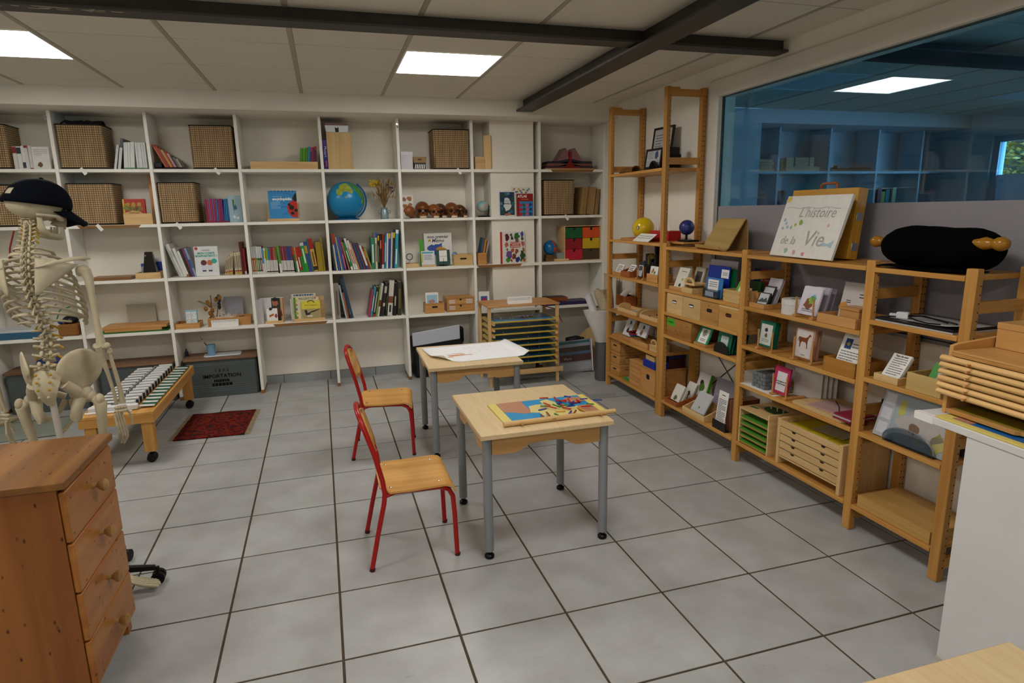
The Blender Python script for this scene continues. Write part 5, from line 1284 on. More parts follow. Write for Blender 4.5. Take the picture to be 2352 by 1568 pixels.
# painter cell
L, w, h = PB(ff(275), ff(335), ffy(985), z, .06)
o, b = board('white_folder', 'white folder with thin red border leaning by divider', 'folder', L, 0, w + .02, h, .01, .1, C('#c8c4c4')); patch(b, rect(-w * .5 - .01, -w * .46 - .01, 0, h), C('#a83a4a'))
L, w, h = PB(ff(320), ff(600), ffy(963), z + .001, .09)
o, b = book_block('book', 'book with painted portrait in a dark dress', L, 0, w, h, .016, .08, C('#cfcccc'))
patch(b, rect(-w * .02, w * .36, h * .0, h * .98), C('#28301f'), 'painting'); patch(b, blob(w * .15, h * .78, .024, 3, sz=1.3), C('#a8664a'), y=-.001); patch(b, blob(w * .2, h * .36, .045, 4, sz=1.1), C('#5a2a14'), y=-.001); patch(b, blob(w * .15, h * .92, .026, 6, sz=.6), C('#16120e'), y=-.0013)
patch(b, rect(w * .36, w * .47, 0, h * .97), C('#b89a6a')); patch(b, rect(w * .47, w * .5, 0, h * .97), C('#a83244'))
L, w, h = PB(ff(365), ff(575), ffy(1232), z, .02)
o = thing('card_stand', 'small wooden stand with cards in front of portrait', 'stand', L); MB().box(-w / 2, w / 2, 0, .06, 0, .012).box(-w / 2, w / 2, .0, .008, .012, .022).build('ledge', beech('x'), o, bevel=.001)
L, w, h = PB(ff(390), ff(518), ffy(1092), z, .035)
o, b = deck('white cards with an orange sketch on small stand', L + Vector((0, 0, .0125)), 0, w, h - .013, 4, .12, WHITE())
patch(b, [(-.02, h * .3), (.015, h * .42), (.012, h * .55), (-.025, h * .45)], C('#b8622a')); patch(b, blob(.03, h * .4, .012, 4, sz=1.5), C('#8a3a5a')); patch(b, blob(-.01, h * .85, .014, 5), INK())
L, w, h = PB(ff(705), ff(1085), ffy(1195), z, .03)
o = thing('book_stand', 'wooden book stand holding the painter books', 'stand', L); MB().box(-w / 2, w / 2, 0, .11, 0, .014).box(-w / 2, w / 2, 0, .008, .014, .024).build('ledge', beech('x'), o, bevel=.001); MB().box(-w / 2, w / 2, .095, .104, .014, .2).build('back_plate', beech('x'), o, (0, 0, 0), (-.02, 0, 0))
for lab, a, b_, tp, d_, c, t_ in (('white book edge behind the painter books', 682, 712, 975, .0885, '#c8c8cc', .004), ('cream book rearmost of the painter books', 700, 990, 912, .079, '#c9c2a6', .008), ('cream and green book titled Magritte', 722, 1020, 955, .062, '#d2cca8', .01), ('yellow book with a smoking pipe picture', 812, 1035, 998, .045, '#d6c83a', .01)):
 L, w, h = PB(ff(a), ff(b_), ffy(tp), z, d_)
 o, b = board('book', lab, 'book', L + Vector((0, 0, .0145)), 0, w, h - .015, t_, .06, C(c), 'painter books on the wooden stand')
 if 'rearmost' in lab: lines(b, -w * .4, w * .4, h * .93, h * .84, 1, C('#2a4a7a'), 1, .6)
 if 'Magritte' in lab:
  text(b, 'MAGRITTE', .026, C('#3a3a3a'), (0, -.0012, h * .86)); patch(b, rect(-w * .5, -w * .42, 0, h * .93), C('#4a8a2a'))
  for k in range(10): patch(b, blob(-w * .4 + (w * .8 if k % 2 else 0) * .95, h * (.08 + .09 * k), .01, k), C(('#b8704a', '#8a5a9a', '#c0a03a')[k % 3]))
 if 'pipe' in lab:
  patch(b, rect(-w * .5, w * .5, 0, h * .52), C('#a8986a'), 'lower_picture'); text(b, 'René Magritte', .018, C('#8a7a2a'), (0, -.0012, h * .7))
  patch(b, [(-w * .36, h * .46), (-w * .22, h * .46), (-w * .2, h * .3), (w * .1, h * .34), (w * .46, h * .46), (w * .46, h * .49), (w * .05, h * .4), (-w * .1, h * .22), (-w * .3, h * .2)], C('#2a241a'), 'pipe', -.001)
  MB().tube([(w * .2 * math.cos(a), -.001, h * .76 + .03 * math.sin(a)) for a in [.3 + .26 * k for k in range(10)]], .004, n=4).build('arc', C('#2a2a22'), b); patch(b, rect(-w * .22, w * .05, h * .12, h * .18), WHITE(), y=-.001)
# dark books
seq_books('in the left group under the leaning row', [(766, 778, 651, '#8f897a', 0, None, (.1, .8, '#6a6458'), 'thick grey'), (787, 791, 655, '#9ab0b8', -.14, None, None, 'pale blue'), (791.5, 795.5, 672, '#a85a34', -.14, None, None, 'orange'), (796, 799, 640, '#2a3a48', -.17, None, None, 'tall dark'), (799.5, 804.5, 634, '#22425e', -.18, None, None, 'tall navy')], z, .04, 'dark books on the fourth shelf', depth=.22)
seq_books('in the animal books by the crate', [(846, 850, 668, '#a8385a', .2, None, None, 'pink'), (850.5, 855, 661, '#3a8aa0', .2, None, (.2, .7, '#d0d8d8'), 'turquoise'), (855.5, 862, 661, '#1c2420', .2, [(0, .08, '#a8301f')], (.15, .85, '#b8bca8'), 'black titled'), (862.5, 866, 659, '#7a9a3a', .2, None, None, 'lime'), (866.5, 871, 652, '#c9c7c0', .19, [(.3, .5, '#7a3a2a')], None, 'white'), (871.5, 875.5, 656, '#2a1f1a', .18, None, None, 'dark brown'), (876, 881, 651, '#302a22', .17, [(.3, .4, '#c2b8a0'), (.7, .9, '#c2b8a0')], None, 'brown'), (881.5, 886, 650, '#1c1c18', .14, None, (.2, .6, '#5a5a48'), 'black'), (888, 899, 645, '#cbc7ba', .12, [(.36, .55, '#7a4a26')], (.1, .3, '#2a2a2a'), 'thick white and brown'), (900, 908, 651, '#15161a', .1, None, (.3, .6, '#b0a890'), 'thick black'), (909, 918, 648, '#3a3520', .06, None, (.2, .8, '#6a6038'), 'thick olive')], z, .04, 'animal books on the fourth shelf', depth=.22)
L, w, h = PB(fg(405), fg(633), fgy(1130), z, .03)
wbox('wooden_crate', 'wooden crate with slot handle holding a picture card', 'crate', L, 0, w, .13, h, .009, honey('x'), (.026, .008))
L, w, h = PB(fg(420), fg(565), fgy(1003), z, .05)
o, b = deck('white card with a pale mountain photograph in crate', L + Vector((0, 0, .01)), 0, w, h - .012, 5, .1, WHITE())
patch(b, rect(-w * .42, w * .42, h * .42, h * .82), C('#9ac0d4')); patch(b, blob(0, h * .5, .03, 3, sz=.6), C('#b08a7a'), y=-.001); lines(b, -w * .3, w * .3, h * .36, h * .2, 2, C('#7a7a7a'), 3)
L, w, h = PB(fg(668), fg(998), fgy(1062), z, .03)
o = thing('mini_drawer_chest', 'small wooden chest with two drawers and white labels', 'drawers', L)
MB().box(-w / 2, w / 2, .2, .207, 0, h).box(-w / 2, -w / 2 + .007, 0, .2, 0, h).box(w / 2 - .007, w / 2, 0, .2, 0, h).box(-w / 2 + .007, w / 2 - .007, 0, .2, h - .007, h).box(-w / 2 + .007, w / 2 - .007, 0, .2, 0, .007).build('carcass', honey('x'), o)
for k in (0, 1):
 dh = (h - .016) / 2; cz = .008 + dh * (k + .5)
 d_ = MB().box(-w / 2 + .008, w / 2 - .008, 0.001, .15, -dh / 2 + .001, dh / 2 - .001).build('drawer', honey('x'), o, (0, 0, cz))
 patch(d_, [(-.011, dh / 2 - .002), (.011, dh / 2 - .002), (.008, dh * .25), (0, dh * .15), (-.008, dh * .25)], C('#1c140a'), 'finger_notch', -.0005)
 lines(d_, -w * .42, -w * .2, dh * .35, -dh * .3, 3, WHITE(), 5 + k, .6); (lines(d_, w * .2, w * .44, dh * .4, -dh * .4, 3, WHITE(), 7, .6) if k else None)
L, w, h = PB(fg(1050), fg(1175), fgy(990), z, .01); L.y = SY + .003
o, b = board('bird_card', 'white card with a red and blue bird picture', 'card', L, 0, w, h, .004, .06)
patch(b, rect(-w * .32, w * .3, h * .3, h * .76), C('#1f6aa8')); patch(b, blob(.0, h * .58, .022, 2), C('#a82a4a'), y=-.001); patch(b, rect(-.004, .006, h * .34, h * .5), C('#b8602a'), y=-.0012)
L, w, h = PB(1254, 1308, 675, z, .05)
wbox('wooden_box', 'low brown wooden box with dark slides in corner cell', 'box', L + Vector((0, .05, .031)), 0, w, .14, .035, .007, redwood('x'))
tag(MB().box(-w * .4, w * .4, 0, .1, 0, .03).build('slide_stack', C('#3a3436'), None, L + Vector((0, .07, .04))), 'stack of dark slides in low brown box', 'slides')
L, w, h = PB(1256, 1356, 690, z, .03)
o = tag(MB().box(-w / 2, w / 2, 0, .2, 0, .03).build('purple_trays', C('#2a2450'), None, L, bevel=.004), 'dark purple folded trays lying in the corner cell', 'tray')
# ================================================================ bottom row: trunks, bin, bags
trunk_m = plain('grey_painted_tin', '#565e5e', .45, .08, 6, metal=.3)
def trunk(label, xc, y, w, d, h, txt=False):
 o = thing('metal_trunk', label, 'trunk', (xc, y, 0), 0, 'grey metal trunks')
 MB().prism(rrect(-w / 2, w / 2, 0, d, .03, 5), 0, h - .018, 'z').build('trunk_body', trunk_m, o, bevel=.004)
 for zz in (.25, .3, .9, .86, .82, .2, .15):
  MB().tube([(p[0], p[1], h * zz) for p in rrect(-w / 2 - .0005, w / 2 + .0005, -.0005, d + .0005, .03, 5)], .0022, n=5, closed=True).build('rib', trunk_m, o)
 MB().prism(rrect(-w / 2 - .012, w / 2 + .012, -.014, d + .01, .03, 5), h - .0178, h, 'z').build('wooden_lid', wood('weathered_lid', '#6a4a34', '#8a6a50', 'x', rough=.6), o, bevel=.003)
 if txt:
  text(o, '1 3 3 2', .036, BLACK(), (.0, -.003, h * .68), sx=1.1); text(o, 'IMPORTATION', .044, BLACK(), (0, -.003, h * .53), bold=.0006)
  lines(o, -w * .12, w * .1, h * .45, h * .37, 1, BLACK(), 3, .8, -.003); lines(o, -w * .15, w * .14, h * .36, h * .27, 1, BLACK(), 5, .8, -.003)
 return o
trunk('grey metal trunk with IMPORTATION lettering and wooden lid', -.92, SY + .03, .55, .25, .33, True)
trunk('grey metal trunk with wooden lid behind the low bench', -1.545, SY + .03, .54, .25, .33)
trunk('grey metal trunk with wooden lid behind the skeleton', -2.17, SY + .03, .54, .25, .33)
o = thing('blue_bag', 'blue cloth bag lying on the trunk behind skeleton', 'bag', (-2.15, SY + .1, .331)); MB().ell((0, 0, .05), (.09, .06, .05), 14, 8, f=lambda d: 1 + .1 * math.sin(6 * d[0] + 4 * d[2])).build('bag_body', C('#2a356a'), o)
tr = thing('plastic_tray', 'white plastic tray lying on the lettered trunk lid', 'tray', (solveX(512, SY + .1, .335), SY + .07, .3305), .06)
MB().prism(rrect(-.14, .14, 0, .13, .02), 0, .004, 'z').build('tray_base', plain('white_plastic', '#c9ccd2', .35, .02), tr)
MB().tube([(x, y, .006) for x, y in rrect(-.14, .14, 0, .13, .02)], .005, n=6, closed=True).build('tray_rim', plain('white_plastic', '#c9ccd2', .35, .02), tr)
cp = thing('blue_cup', 'pale blue plastic cup standing on the white tray', 'cup', (solveX(486, SY + .12, .335) , SY + .14, .335))
MB().lathe([(.026, 0), (.028, .003), (.034, .09), (.032, .09), (.026, .006)], 22).build('cup_body', plain('pale_blue_plastic', '#7fa8c4', .4, .02), cp)
pb = thing('paint_brush', 'red handled paint brush leaning in the blue cup', 'paint brush', cp.location + Vector((.012, 0, .008)), (0, -.52, 0))
MB().cyl((0, 0, 0), (0, 0, .12), .0035, .0045, n=8).build('handle', C('#9a1c18'), pb); MB().cyl((0, 0, .12), (0, 0, .145), .0035, n=8).build('ferrule', steel, pb); MB().cyl((0, 0, .145), (0, 0, .17), .004, .001, n=8).build('bristles', C('#5a4a30'), pb)
bt = thing('dark_bottle', 'small dark blue bottle beside the lettered trunk', 'bottle', (solveX(427, SY + .16, .335), SY + .2, .331)); MB().lathe([(.014, 0), (.015, .03), (.007, .045), (.006, .06)], 12).build('bottle_body', C('#14223a'), bt)
# wheeled bin with white lid in front of the lower shelf
L = Vector((.905, SY + .03, 0))
o = thing('storage_bin', 'black storage bin with a grey white lid under the shelf', 'bin', L)
MB().prism([(-.215, .0), (.215, .0), (.235, .36), (-.225, .36)], 0, .24, 'y').build('bin_body', plain('black_bin_plastic', '#101216', .4), o, bevel=.015)
MB().add([(-.235, -.02, .30), (.2, -.02, .34), (.2, -.01, .47), (-.235, -.01, .42), (-.235, -.004, .30), (.2, -.004, .34), (.2, .006, .47), (-.235, .006, .42)], [(0, 1, 2, 3), (7, 6, 5, 4), (0, 4, 5, 1), (1, 5, 6, 2), (2, 6, 7, 3), (3, 7, 4, 0)]).build('lid', plain('lid_grey_white', '#b8bcc6', .4, .03), o, bevel=.006)
MB().box(.2, .24, .0, .1, .3, .44).build('hinge', BLACK(), o, bevel=.012)

# ================================================================ things on the tall pine shelving
def q1(x): return 1340 + x / 3.92
def q1y(y): return 180 + y / 3.92
def q2(x): return 1360 + x / 4.611
def q2y(y): return 560 + y / 4.611
def q3(x): return 1500 + x / 4.3556
def q3y(y): return 480 + y / 4.3556
def q4(x): return 1680 + x / 4.355
def q4y(y): return 600 + y / 4.355
def q5(x): return 1680 + x / 3.92
def q5y(y): return 840 + y / 3.92
def q6(x): return 1980 + x / 3.92
def q6y(y): return 560 + y / 3.92
def q7(x): return 1940 + x / 2.8
def q7y(y): return 800 + y / 2.8
def q8(x): return 1360 + x / 5.2275
def q8y(y): return 860 + y / 5.2275
def vcard(label, px0, px1, pyt, z, d, tilt=.3, mat=None, n=1, t=.003, lift=0, name='picture_card', cat='card', group=None):
 """card or deck leaning back on a pine shelf; returns (thing, body, w, h)"""
 L, w, h = PV(px0, px1, pyt, z + lift, d); h = h / math.cos(tilt)
 if n > 1: o, b = deck(label, L, RV, w, h, n, tilt, mat or WHITE(), name=name, group=group)
 else: o, b = board(name, label, cat, L, RV, w, h, t, tilt, mat, group)
 return o, b, w, h
def vbox(name, label, px0, px1, pyt, z, d, depth, t=.008, mat=None, hand=False, cat='box', lift=0, joints=False, hb=None, group=None):
 L, w, h = PV(px0, px1, pyt, z + lift, d)
 return wbox(name, label, cat, L, RV, w, depth, h, t, mat or honey('x'), hand, group, hb, joints=joints), L, w, h
e_ = .0006
# -- top shelf
z = 1.745 + e_
o = thing('wood_curl', 'curled piece of dry bark on the top pine shelf', 'bark', PV(1420, 1458, 380, z, .1)[0], RV)
rows = []
for i in range(12):
 a = i / 11; x = lerp(-.11, .11, a); rows.append([(x, .03 + .04 * math.cos(t), .02 + (.018 + .014 * a + .006 * math.sin(7 * a)) * math.sin(t)) for t in [-.2 + PI * 1.2 * k / 8 for k in range(9)]])
MB().grid(rows).build('bark', plain('dry_bark', '#7a5426', .9, .4, 30, bump=.6), o, solid=.005)
fw = plain('dark_frame', '#1d1712', .4, .1)
def frame(label, px0, px1, pyt, z, d, tilt, photo, turn=0):
 L, w, h = PV(px0, px1, pyt, z, d); o = thing('framed_picture', label, 'picture', L, (-tilt, 0, RV + turn), 'dark frames on the top pine shelf')
 o.location.z += .016 * math.sin(tilt) + .0005
 f = MB()
 for q in ((-w / 2, w / 2, 0, .016), (-w / 2, w / 2, h - .016, h), (-w / 2, -w / 2 + .014, .016, h - .016), (w / 2 - .014, w / 2, .016, h - .016)): f.box(q[0], q[1], 0, .016, q[2], q[3])
 f.build('frame_bars', fw, o, bevel=.001); b = MB().box(-w / 2 + .014, w / 2 - .014, .006, .015, .016, h - .016).build('sheet', plain('pale_sheet', '#b4b4b6', .5, .02), o)
 lines(b, -w * .36, w * .36, h * .42, h * .1, 6, C('#5a5a5c'), 3, .3, .005); lines(b, -w * .36, 0, h * .85, h * .48, 6, C('#5a5a5c'), 5, .3, .005); patch(b, blob(w * .18, h * .66, .02, 3, sz=1.6), C(photo), 'photo', .0048)
 return o
frame('large dark frame leaning at the rear of top shelf', 1492, 1530, 290, z + .0, .19, .14, '#5a3a2a', .1)
frame('small dark frame in the black file holder', 1481, 1512, 341, z + .007, .06, .14, '#3a4a6a', .1)
o = thing('file_holder', 'black file holder with rounded bookend on top shelf', 'holder', PV(1484, 1518, 350, z, .055)[0], RV + .1)
MB().prism([(-.06, 0), (.1, 0), (.1, .1), (.095, .1), (.095, .006), (-.06, .006)], .0, .16, 'y').build('holder_body', BLACK(), o)
MB().prism([(-.05, .006)] + arc(0, .012, .05, 0, 180, 12) + [(.05, .006)], -.004, .0, 'y').build('bookend', BLACK(), o)
for k in range(4): MB().box(.03 + .014 * k, .04 + .014 * k, .05, .16, .0065, .15).build('file', C('#15141a'), o)
# -- globe shelf
z = 1.235 + e_
L, w, h = PV(q1(335), q1(560), q1y(1418), z, .06)
wbox('wooden_tray', 'wooden tray under the shiny yellow ball', 'tray', L, RV, w, .2, .014, .006, honey('x'))
yb = thing('yellow_ball', 'shiny yellow ball with black and white emblem', 'ball', L + Vector((.09, -.0, .0065)))
R = .084
bl_ = MB().ell((0, 0, 0), R, 36, 22).build('ball', plain('yellow_gloss', '#d2b21c', .12, .02), yb, (0, 0, R), (0, 0, -PI / 2 + .55))
spherecap(bl_, 'emblem', R, [(9 * math.cos(a), 4 + 9 * math.sin(a)) for a in [2 * PI * k / 16 for k in range(16)]], C('#121212'))
spherecap(bl_, 'emblem_mark', R + .0008, [(4 * math.cos(a), 6.5 + 3 * math.sin(a)) for a in [2 * PI * k / 10 for k in range(10)]], WHITE()); spherecap(bl_, 'emblem_mark', R + .0008, [(5 * math.cos(a), .8 + 2.4 * math.sin(a)) for a in [2 * PI * k / 10 for k in range(10)]], WHITE())
o, b, w, h = vcard('white folded label card in front of yellow ball', q1(440), q1(580), q1y(1404), z, .01, .95, WHITE()); lines(b, -w * .4, w * .4, h * .8, h * .3, 2, C('#9a9aa0'), 2)
L, w, h = PV(q1(598), q1(765), q1y(1370), z, .12)
o = thing('red_box', 'red box with white paper picks standing inside', 'box', L, RV); MB().box(-w / 2, w / 2, 0, .1, 0, h).build('box_body', plain('red_gloss', '#b01e1e', .3, .03), o, bevel=.002)
m = MB()
for k in range(7): m.box(-w * .3 + k * w * .1, -w * .24 + k * w * .1, .03 + .006 * (k % 3), .031 + .006 * (k % 3), h * .9, h + .03 + .012 * ((k * 5) % 3))
m.build('paper_picks', WHITE(), o)
L, w, h = PV(1528, 1570, 545, z, .07)
tag(MB().box(-w / 2, w / 2, 0, .2, 0, .012).build('wooden_board', honey('x'), None, L, (0, 0, RV), bevel=.002), 'wooden board under the small dark blue globe', 'board')
g4 = thing('dark_blue_globe', 'small dark blue globe on black foot behind the post', 'globe', L + Vector((.1, .01, .0125)))
MB().ell((0, 0, 0), .052, 24, 14).build('ball', globe_mat('star_globe', '#232e74', '#4a5a9a', '#6a7ab0', 14, .6), g4, (0, 0, .095))
MB().cyl((0, 0, .01), (0, 0, .05), .008).box(-.045, .045, -.09, .04, 0, .012).build('foot', BLACK(), g4, bevel=.003)
# -- card shelf
z = .95 + e_
_, L, w, h = vbox('wooden_tray', 'pale small tray with white label cards at post', q2(215), q2(300), q2y(295), z, .02, .09)
o, b, w, h = vcard('white label cards standing in the pale small tray', q2(238), q2(300), q2y(228), z, .03, .5, WHITE(), 4, lift=.008); lines(b, -w * .35, w * .35, h * .9, h * .2, 4, INK(), 3)
_, L, w, h = vbox('wooden_box', 'reddish wooden box with sloping white labels', q2(300), q2(395), q2y(290), z, .02, .17, .008, redwood('x'), hb=.085)
o, b, w, h = vcard('white printed labels sloping in the reddish box', q2(355), q2(410), q2y(232), z, .04, .6, WHITE(), 4, lift=.012); lines(b, -w * .35, w * .35, h * .9, h * .2, 4, INK(), 4)
def easel(label, L, w, h=.1, mat=None, depth=.1):
 """wooden card easel: two feet, two pegs, cross bar"""
 o = thing('card_easel', label, 'easel', L, RV, 'wooden card easels'); m = mat or honey('y')
 for s in (-1, 1):
  MB().box(s * w * .4 - .011, s * w * .4 + .011, 0, depth, 0, .012).build('foot', m, o, bevel=.001); MB().cyl((s * w * .4, .012, .012), (s * w * .4, .012, h), .0045, n=10).build('peg', honey('z'), o)
 MB().box(-w * .4 + .0112, w * .4 - .0112, .04, .052, .002, .011).build('cross_bar', honey('x'), o)
 return o
L, w, h = PV(q2(455), q2(535), q2y(200), z, .02); easel('small wooden easel holding the black phone card', L, w, .1)
o, b, w, h = vcard('black bordered phone picture card on a small easel', q2(466), q2(525), q2y(195), z, .038, .22, C('#2a2a2c'), 1, .004, .013); patch(b, rect(-w * .38, w * .38, h * .08, h * .8), C('#b4b6b8')); patch(b, rect(-w * .3, w * .3, h * .45, h * .74), C('#4a4a4c'), y=-.001)
o = thing('pencil_rack', 'black rack of markers and files at the rear', 'rack', PV(q2(500), q2(690), q2y(180), z, .16)[0], RV)
MB().box(-.12, .12, 0, .09, 0, .1).build('rack_body', C('#1b1c22'), o, bevel=.003)
for k in range(6): MB().box(-.1 + .034 * k, -.074 + .034 * k, .01, .07, .1005, .12 + .02 * ((k * 3) % 4)).build('file', C(('#16181e', '#24324a', '#6a6a2a', '#1a1a1c', '#222a3a', '#15151a')[k]), o)
MB().ell((-.03, .04, .15), (.06, .03, .03), 10, 6).build('yellow_cloth', C('#8a7a1e'), o); MB().box(.075, .1, .02, .05, .12, .24).build('marker', BLACK(), o, (0, 0, 0), (0, -.1, 0))
_, L, w, h = vbox('wooden_box', 'wooden box with illustrated cards by the post', q2(575), q2(690), q2y(322), z, .02, .12)
o, b, w, h = vcard('illustrated cards with red and yellow marks', q2(600), q2(680), q2y(245), z, .035, .15, WHITE(), 6, lift=.01); patch(b, blob(-w * .2, h * .6, .014, 3), C('#b8a02a')); patch(b, blob(-w * .1, h * .75, .012, 4), C('#a83a2a')); patch(b, blob(w * .1, h * .55, .012, 5), C('#3a7a4a'))
# -- tray shelf
z = .663 + e_
_, L, w, h = vbox('wooden_box', 'tall honey wooden box with a white card', q2(250), q2(352), q2y(545), z, .15, .1, .008, redwood('x'), joints=True)
o, b, w, h = vcard('white card lying across the tall honey box', q2(280), q2(340), q2y(500), z, .17, .8, WHITE(), 2, lift=.07)
o = thing('puppet_pot', 'glass pot with two wooden ball headed sticks', 'pot', PV(q2(225), q2(345), q2y(480), z, .275)[0] + Vector((0, .02, 0)), RV)
MB().lathe([(.014, 0), (.018, .01), (.02, .18), (.018, .18), (.016, .012)], 18).build('glass', plain('grey_glass', '#8a8478', .1, .02), o)
for s in (-1, 1): MB().cyl((s * .006, 0, .02), (s * .026, 0, .22), .004).ell((s * .03, 0, .24), .02, 14, 10).build('stick', wood('ball_wood', '#8a5a30', '#a0703e', 'z'), o)
def oval_tray(label, px0, px1, pyt, z, d, depth):
 L, w, h = PV(px0, px1, pyt, z, d)
 o = thing('oval_tray', label, 'tray', L, RV); MB().box(-w / 2, w / 2, 0, depth, 0, .008).build('tray_base', honey('x'), o)
 for y in (0, depth - .008): MB().box(-w / 2, w / 2, y, y + .008, .008, .035).build('long_wall', beech('x'), o)
 for s in (-1, 1):
  x0, x1 = (-w / 2, -w / 2 + .008) if s < 0 else (w / 2 - .008, w / 2)
  pr = [(.008, .008), (depth - .008, .008), (depth - .008, .035)] + [(depth / 2 + (depth / 2 - .008) * math.cos(a), .035 + .03 * math.sin(a)) for a in [PI * k / 10 for k in range(1, 10)]] + [(.008, .035)]
  MB().prism(pr, x0, x1, 'x').build('handle_wall', beech('y'), o, bevel=.001)
 return o, L, w
o, L, w = oval_tray('wooden tray with raised handles holding a dark card', q2(265), q2(470), q2y(720), z, .01, .13)
tag(MB().box(-.06, .06, 0, .09, 0, .006).build('photo_card', C('#3a3a40'), None, L + Vector((.06, 0, .009)), (0, 0, RV)), 'dark photo card lying in the handled tray', 'card')
tag(MB().box(-.04, .04, 0, .06, 0, .002).build('photo_card', C('#b0b2b6'), None, L + Vector((.07, 0, .0155)), (0, 0, RV + .2)), 'pale photo card lying on the dark card', 'card')
o, L, w = oval_tray('wooden tray with raised handles full of small pieces', q2(500), q2(690), q2y(765), z, .01, .2)
rn = random.Random(12)
m = thing('wooden_pieces', 'scattered small wooden pieces lying in a handled tray', 'pieces', L + Vector((0, 0, .009)), RV)
for k in range(16):
 MB().box(-.016, .016, -.005, .005, 0, .008).build('piece', (beech('x'), C('#3a2a1a'))[k % 2], m, (rn.uniform(-w * .36, w * .36), rn.uniform(.04, .16), .0 + .0085 * (k % 2)), (0, 0, rn.uniform(0, 3)))
# -- rainbow bowl shelf
z = .443 + e_
tag(MB().box(-.2, .2, 0, .22, 0, .014).build('wooden_board', honey('x'), None, PV(q2(232), q2(400), q2y(960), z, .02)[0] + Vector((0, -.02, 0)), (0, 0, RV), bevel=.002), 'flat wooden board under the picture cards', 'board')
for a, b_, tp, lf, lab, cc in ((q2(320), q2(395), q2y(800), .015, 'white cards with a dark leaf behind rainbow bowl', '#2a2a20'), (q2(455), q2(560), q2y(862), .05, 'white cards with two round photos above a box', '#8a5a3a')):
 o, b, w, h = vcard(lab, a, b_, tp, z, .07, .4, C('#cfd0d4'), 5, lift=lf); patch(b, blob(0, h * .32, .022, 4), C(cc)); patch(b, blob(w * .05, h * .75, .016, 6), C('#4a4a48'))
o = thing('rainbow_bowl', 'small bowl striped in rainbow colours', 'bowl', PV(q2(350), q2(470), q2y(930), z, .05)[0] + Vector((.05, 0, .0145)))
for k, c in enumerate(('#1f6a3a', '#1f6a3a', '#24409a', '#a02020')):
 a0, a1 = k / 4, (k + 1) / 4
 f = lambda a: (.025 + .045 * math.sqrt(a), .005 + .05 * a)
 MB().lathe([f(lerp(a0, a1, t / 3)) for t in range(4)] + [(f(lerp(a1, a0, t / 3))[0] - .004, f(lerp(a1, a0, t / 3))[1]) for t in range(4)], 20).build('stripe', C(c, .3), o)
MB().lathe([(.02, 0), (.027, .0052)], 16).build('foot', C('#1f6a3a'), o)
_, L, w, h = vbox('wooden_box', 'low wooden box under the cards with round photos', q2(400), q2(585), q2y(1030), z, .01, .14)
_, L, w, h = vbox('wooden_basket', 'small wooden box with rounded handle by the post', q2(605), q2(690), q2y(1075), z, .02, .1, .007, ply('x'))
MB().prism([(-w * .4, h), (w * .4, h)] + [(w * .4 * math.cos(a), h + .045 * math.sin(a)) for a in [PI * k / 10 for k in range(1, 10)]] + [(w * .26 * math.cos(PI - a), h + .008 + .026 * math.sin(a)) for a in [PI * k / 10 for k in range(0, 11)]], 0, .007, 'y').build('handle', ply('x'), bpy.data.objects[_.name])
# -- bottom shelf: stacked boxes, drawer box
z = .112 + e_
for k, (a, b_, zt) in enumerate(((1407, 1430, 0), (1408, 1431, 1), (1409, 1432, 2))):
 L, w, h = PV(1407, 1430, 0, z, .02); w = .165; h = .098
 o = thing('lidded_wooden_box', ('lowest', 'middle', 'topmost')[k] + ' of three stacked honey wooden boxes', 'box', Vector((L.x, 4.62, z + k * .0995)), RV, 'stacked honey wooden boxes')
 MB().box(-w / 2, w / 2, 0, .24, 0, h * .74).build('box_body', honey('x'), o, bevel=.004); MB().box(-w / 2 - .001, w / 2 + .001, -.001, .241, h * .742, h).build('lid', honey('x'), o, bevel=.006)
 patch(o, rrect(-.03, .03, h * .5, h * .62, .005), C('#1a120a'), 'hand_hole', -.0012)
 for yy in (.07, .17): MB().box(w / 2, w / 2 + .0012, yy - .014, yy + .014, h * .56, h * .62).build('side_slot', C('#3a2410'), o)
o, b, w, h = vcard('green edged picture card lying on the bottom shelf', q2(320), q2(430), q2y(1410), z, .03, 1.45, C('#3a8a3a'), 1, .006, .001); patch(b, rect(-w * .4, w * .4, h * .1, h * .9), C('#9a8a86'))
o = thing('slatted_box', 'wooden box with slatted front and oval hand hole', 'box', (IX + .01, 4.13, z), RV)
MB().box(-.2, .2, .0, .26, 0, .19).build('box_body', honey('x'), o, bevel=.003); MB().box(-.205, .205, -.003, .262, .1905, .202).build('lid', honey('x'), o, bevel=.002)
for k in range(5): MB().box(-.2, -.02, -.003, 0, .02 + .032 * k, .048 + .032 * k).build('slat', honey('x'), o, bevel=.001)
patch(o, rrect(.07, .12, .11, .15, .018), C('#120c06'), 'hand_hole')
zz = z + .2025
o, b, w, h = vcard('beige card with a brown animal picture', q2(540), q2(600), q2y(1235), zz, .08, .3, C('#b8b098'), 3); patch(b, blob(.005, h * .3, .025, 4, sz=1.3), C('#4a3a26'))
L = Vector((IX + .005, 4.03, zz))
o = thing('blue_tray', 'bright blue plastic tray on the slatted box', 'tray', L, RV); MB().box(-.08, .1, 0, .115, 0, .055).build('tray_body', plain('blue_plastic', '#122a92', .35, .03), o, bevel=.004)
wbox('wooden_box', 'small wooden box sitting on the blue plastic tray', 'box', L + Vector((.01, -.01, .0555)), RV, .13, .09, .035, .007, ply('x'))
o, b = board('red_card', 'red bordered card leaning in the small wooden box', 'card', L + Vector((.05, -.04, .063)), RV, .05, .07, .003, .35, C('#a82a2a')); patch(b, rect(-.02, .02, .01, .06), C('#c8b0b0'))
o = thing('dark_red_box', 'dark red box with blue lid behind the blue tray', 'box', (IX + .125, 4.09, zz), RV)
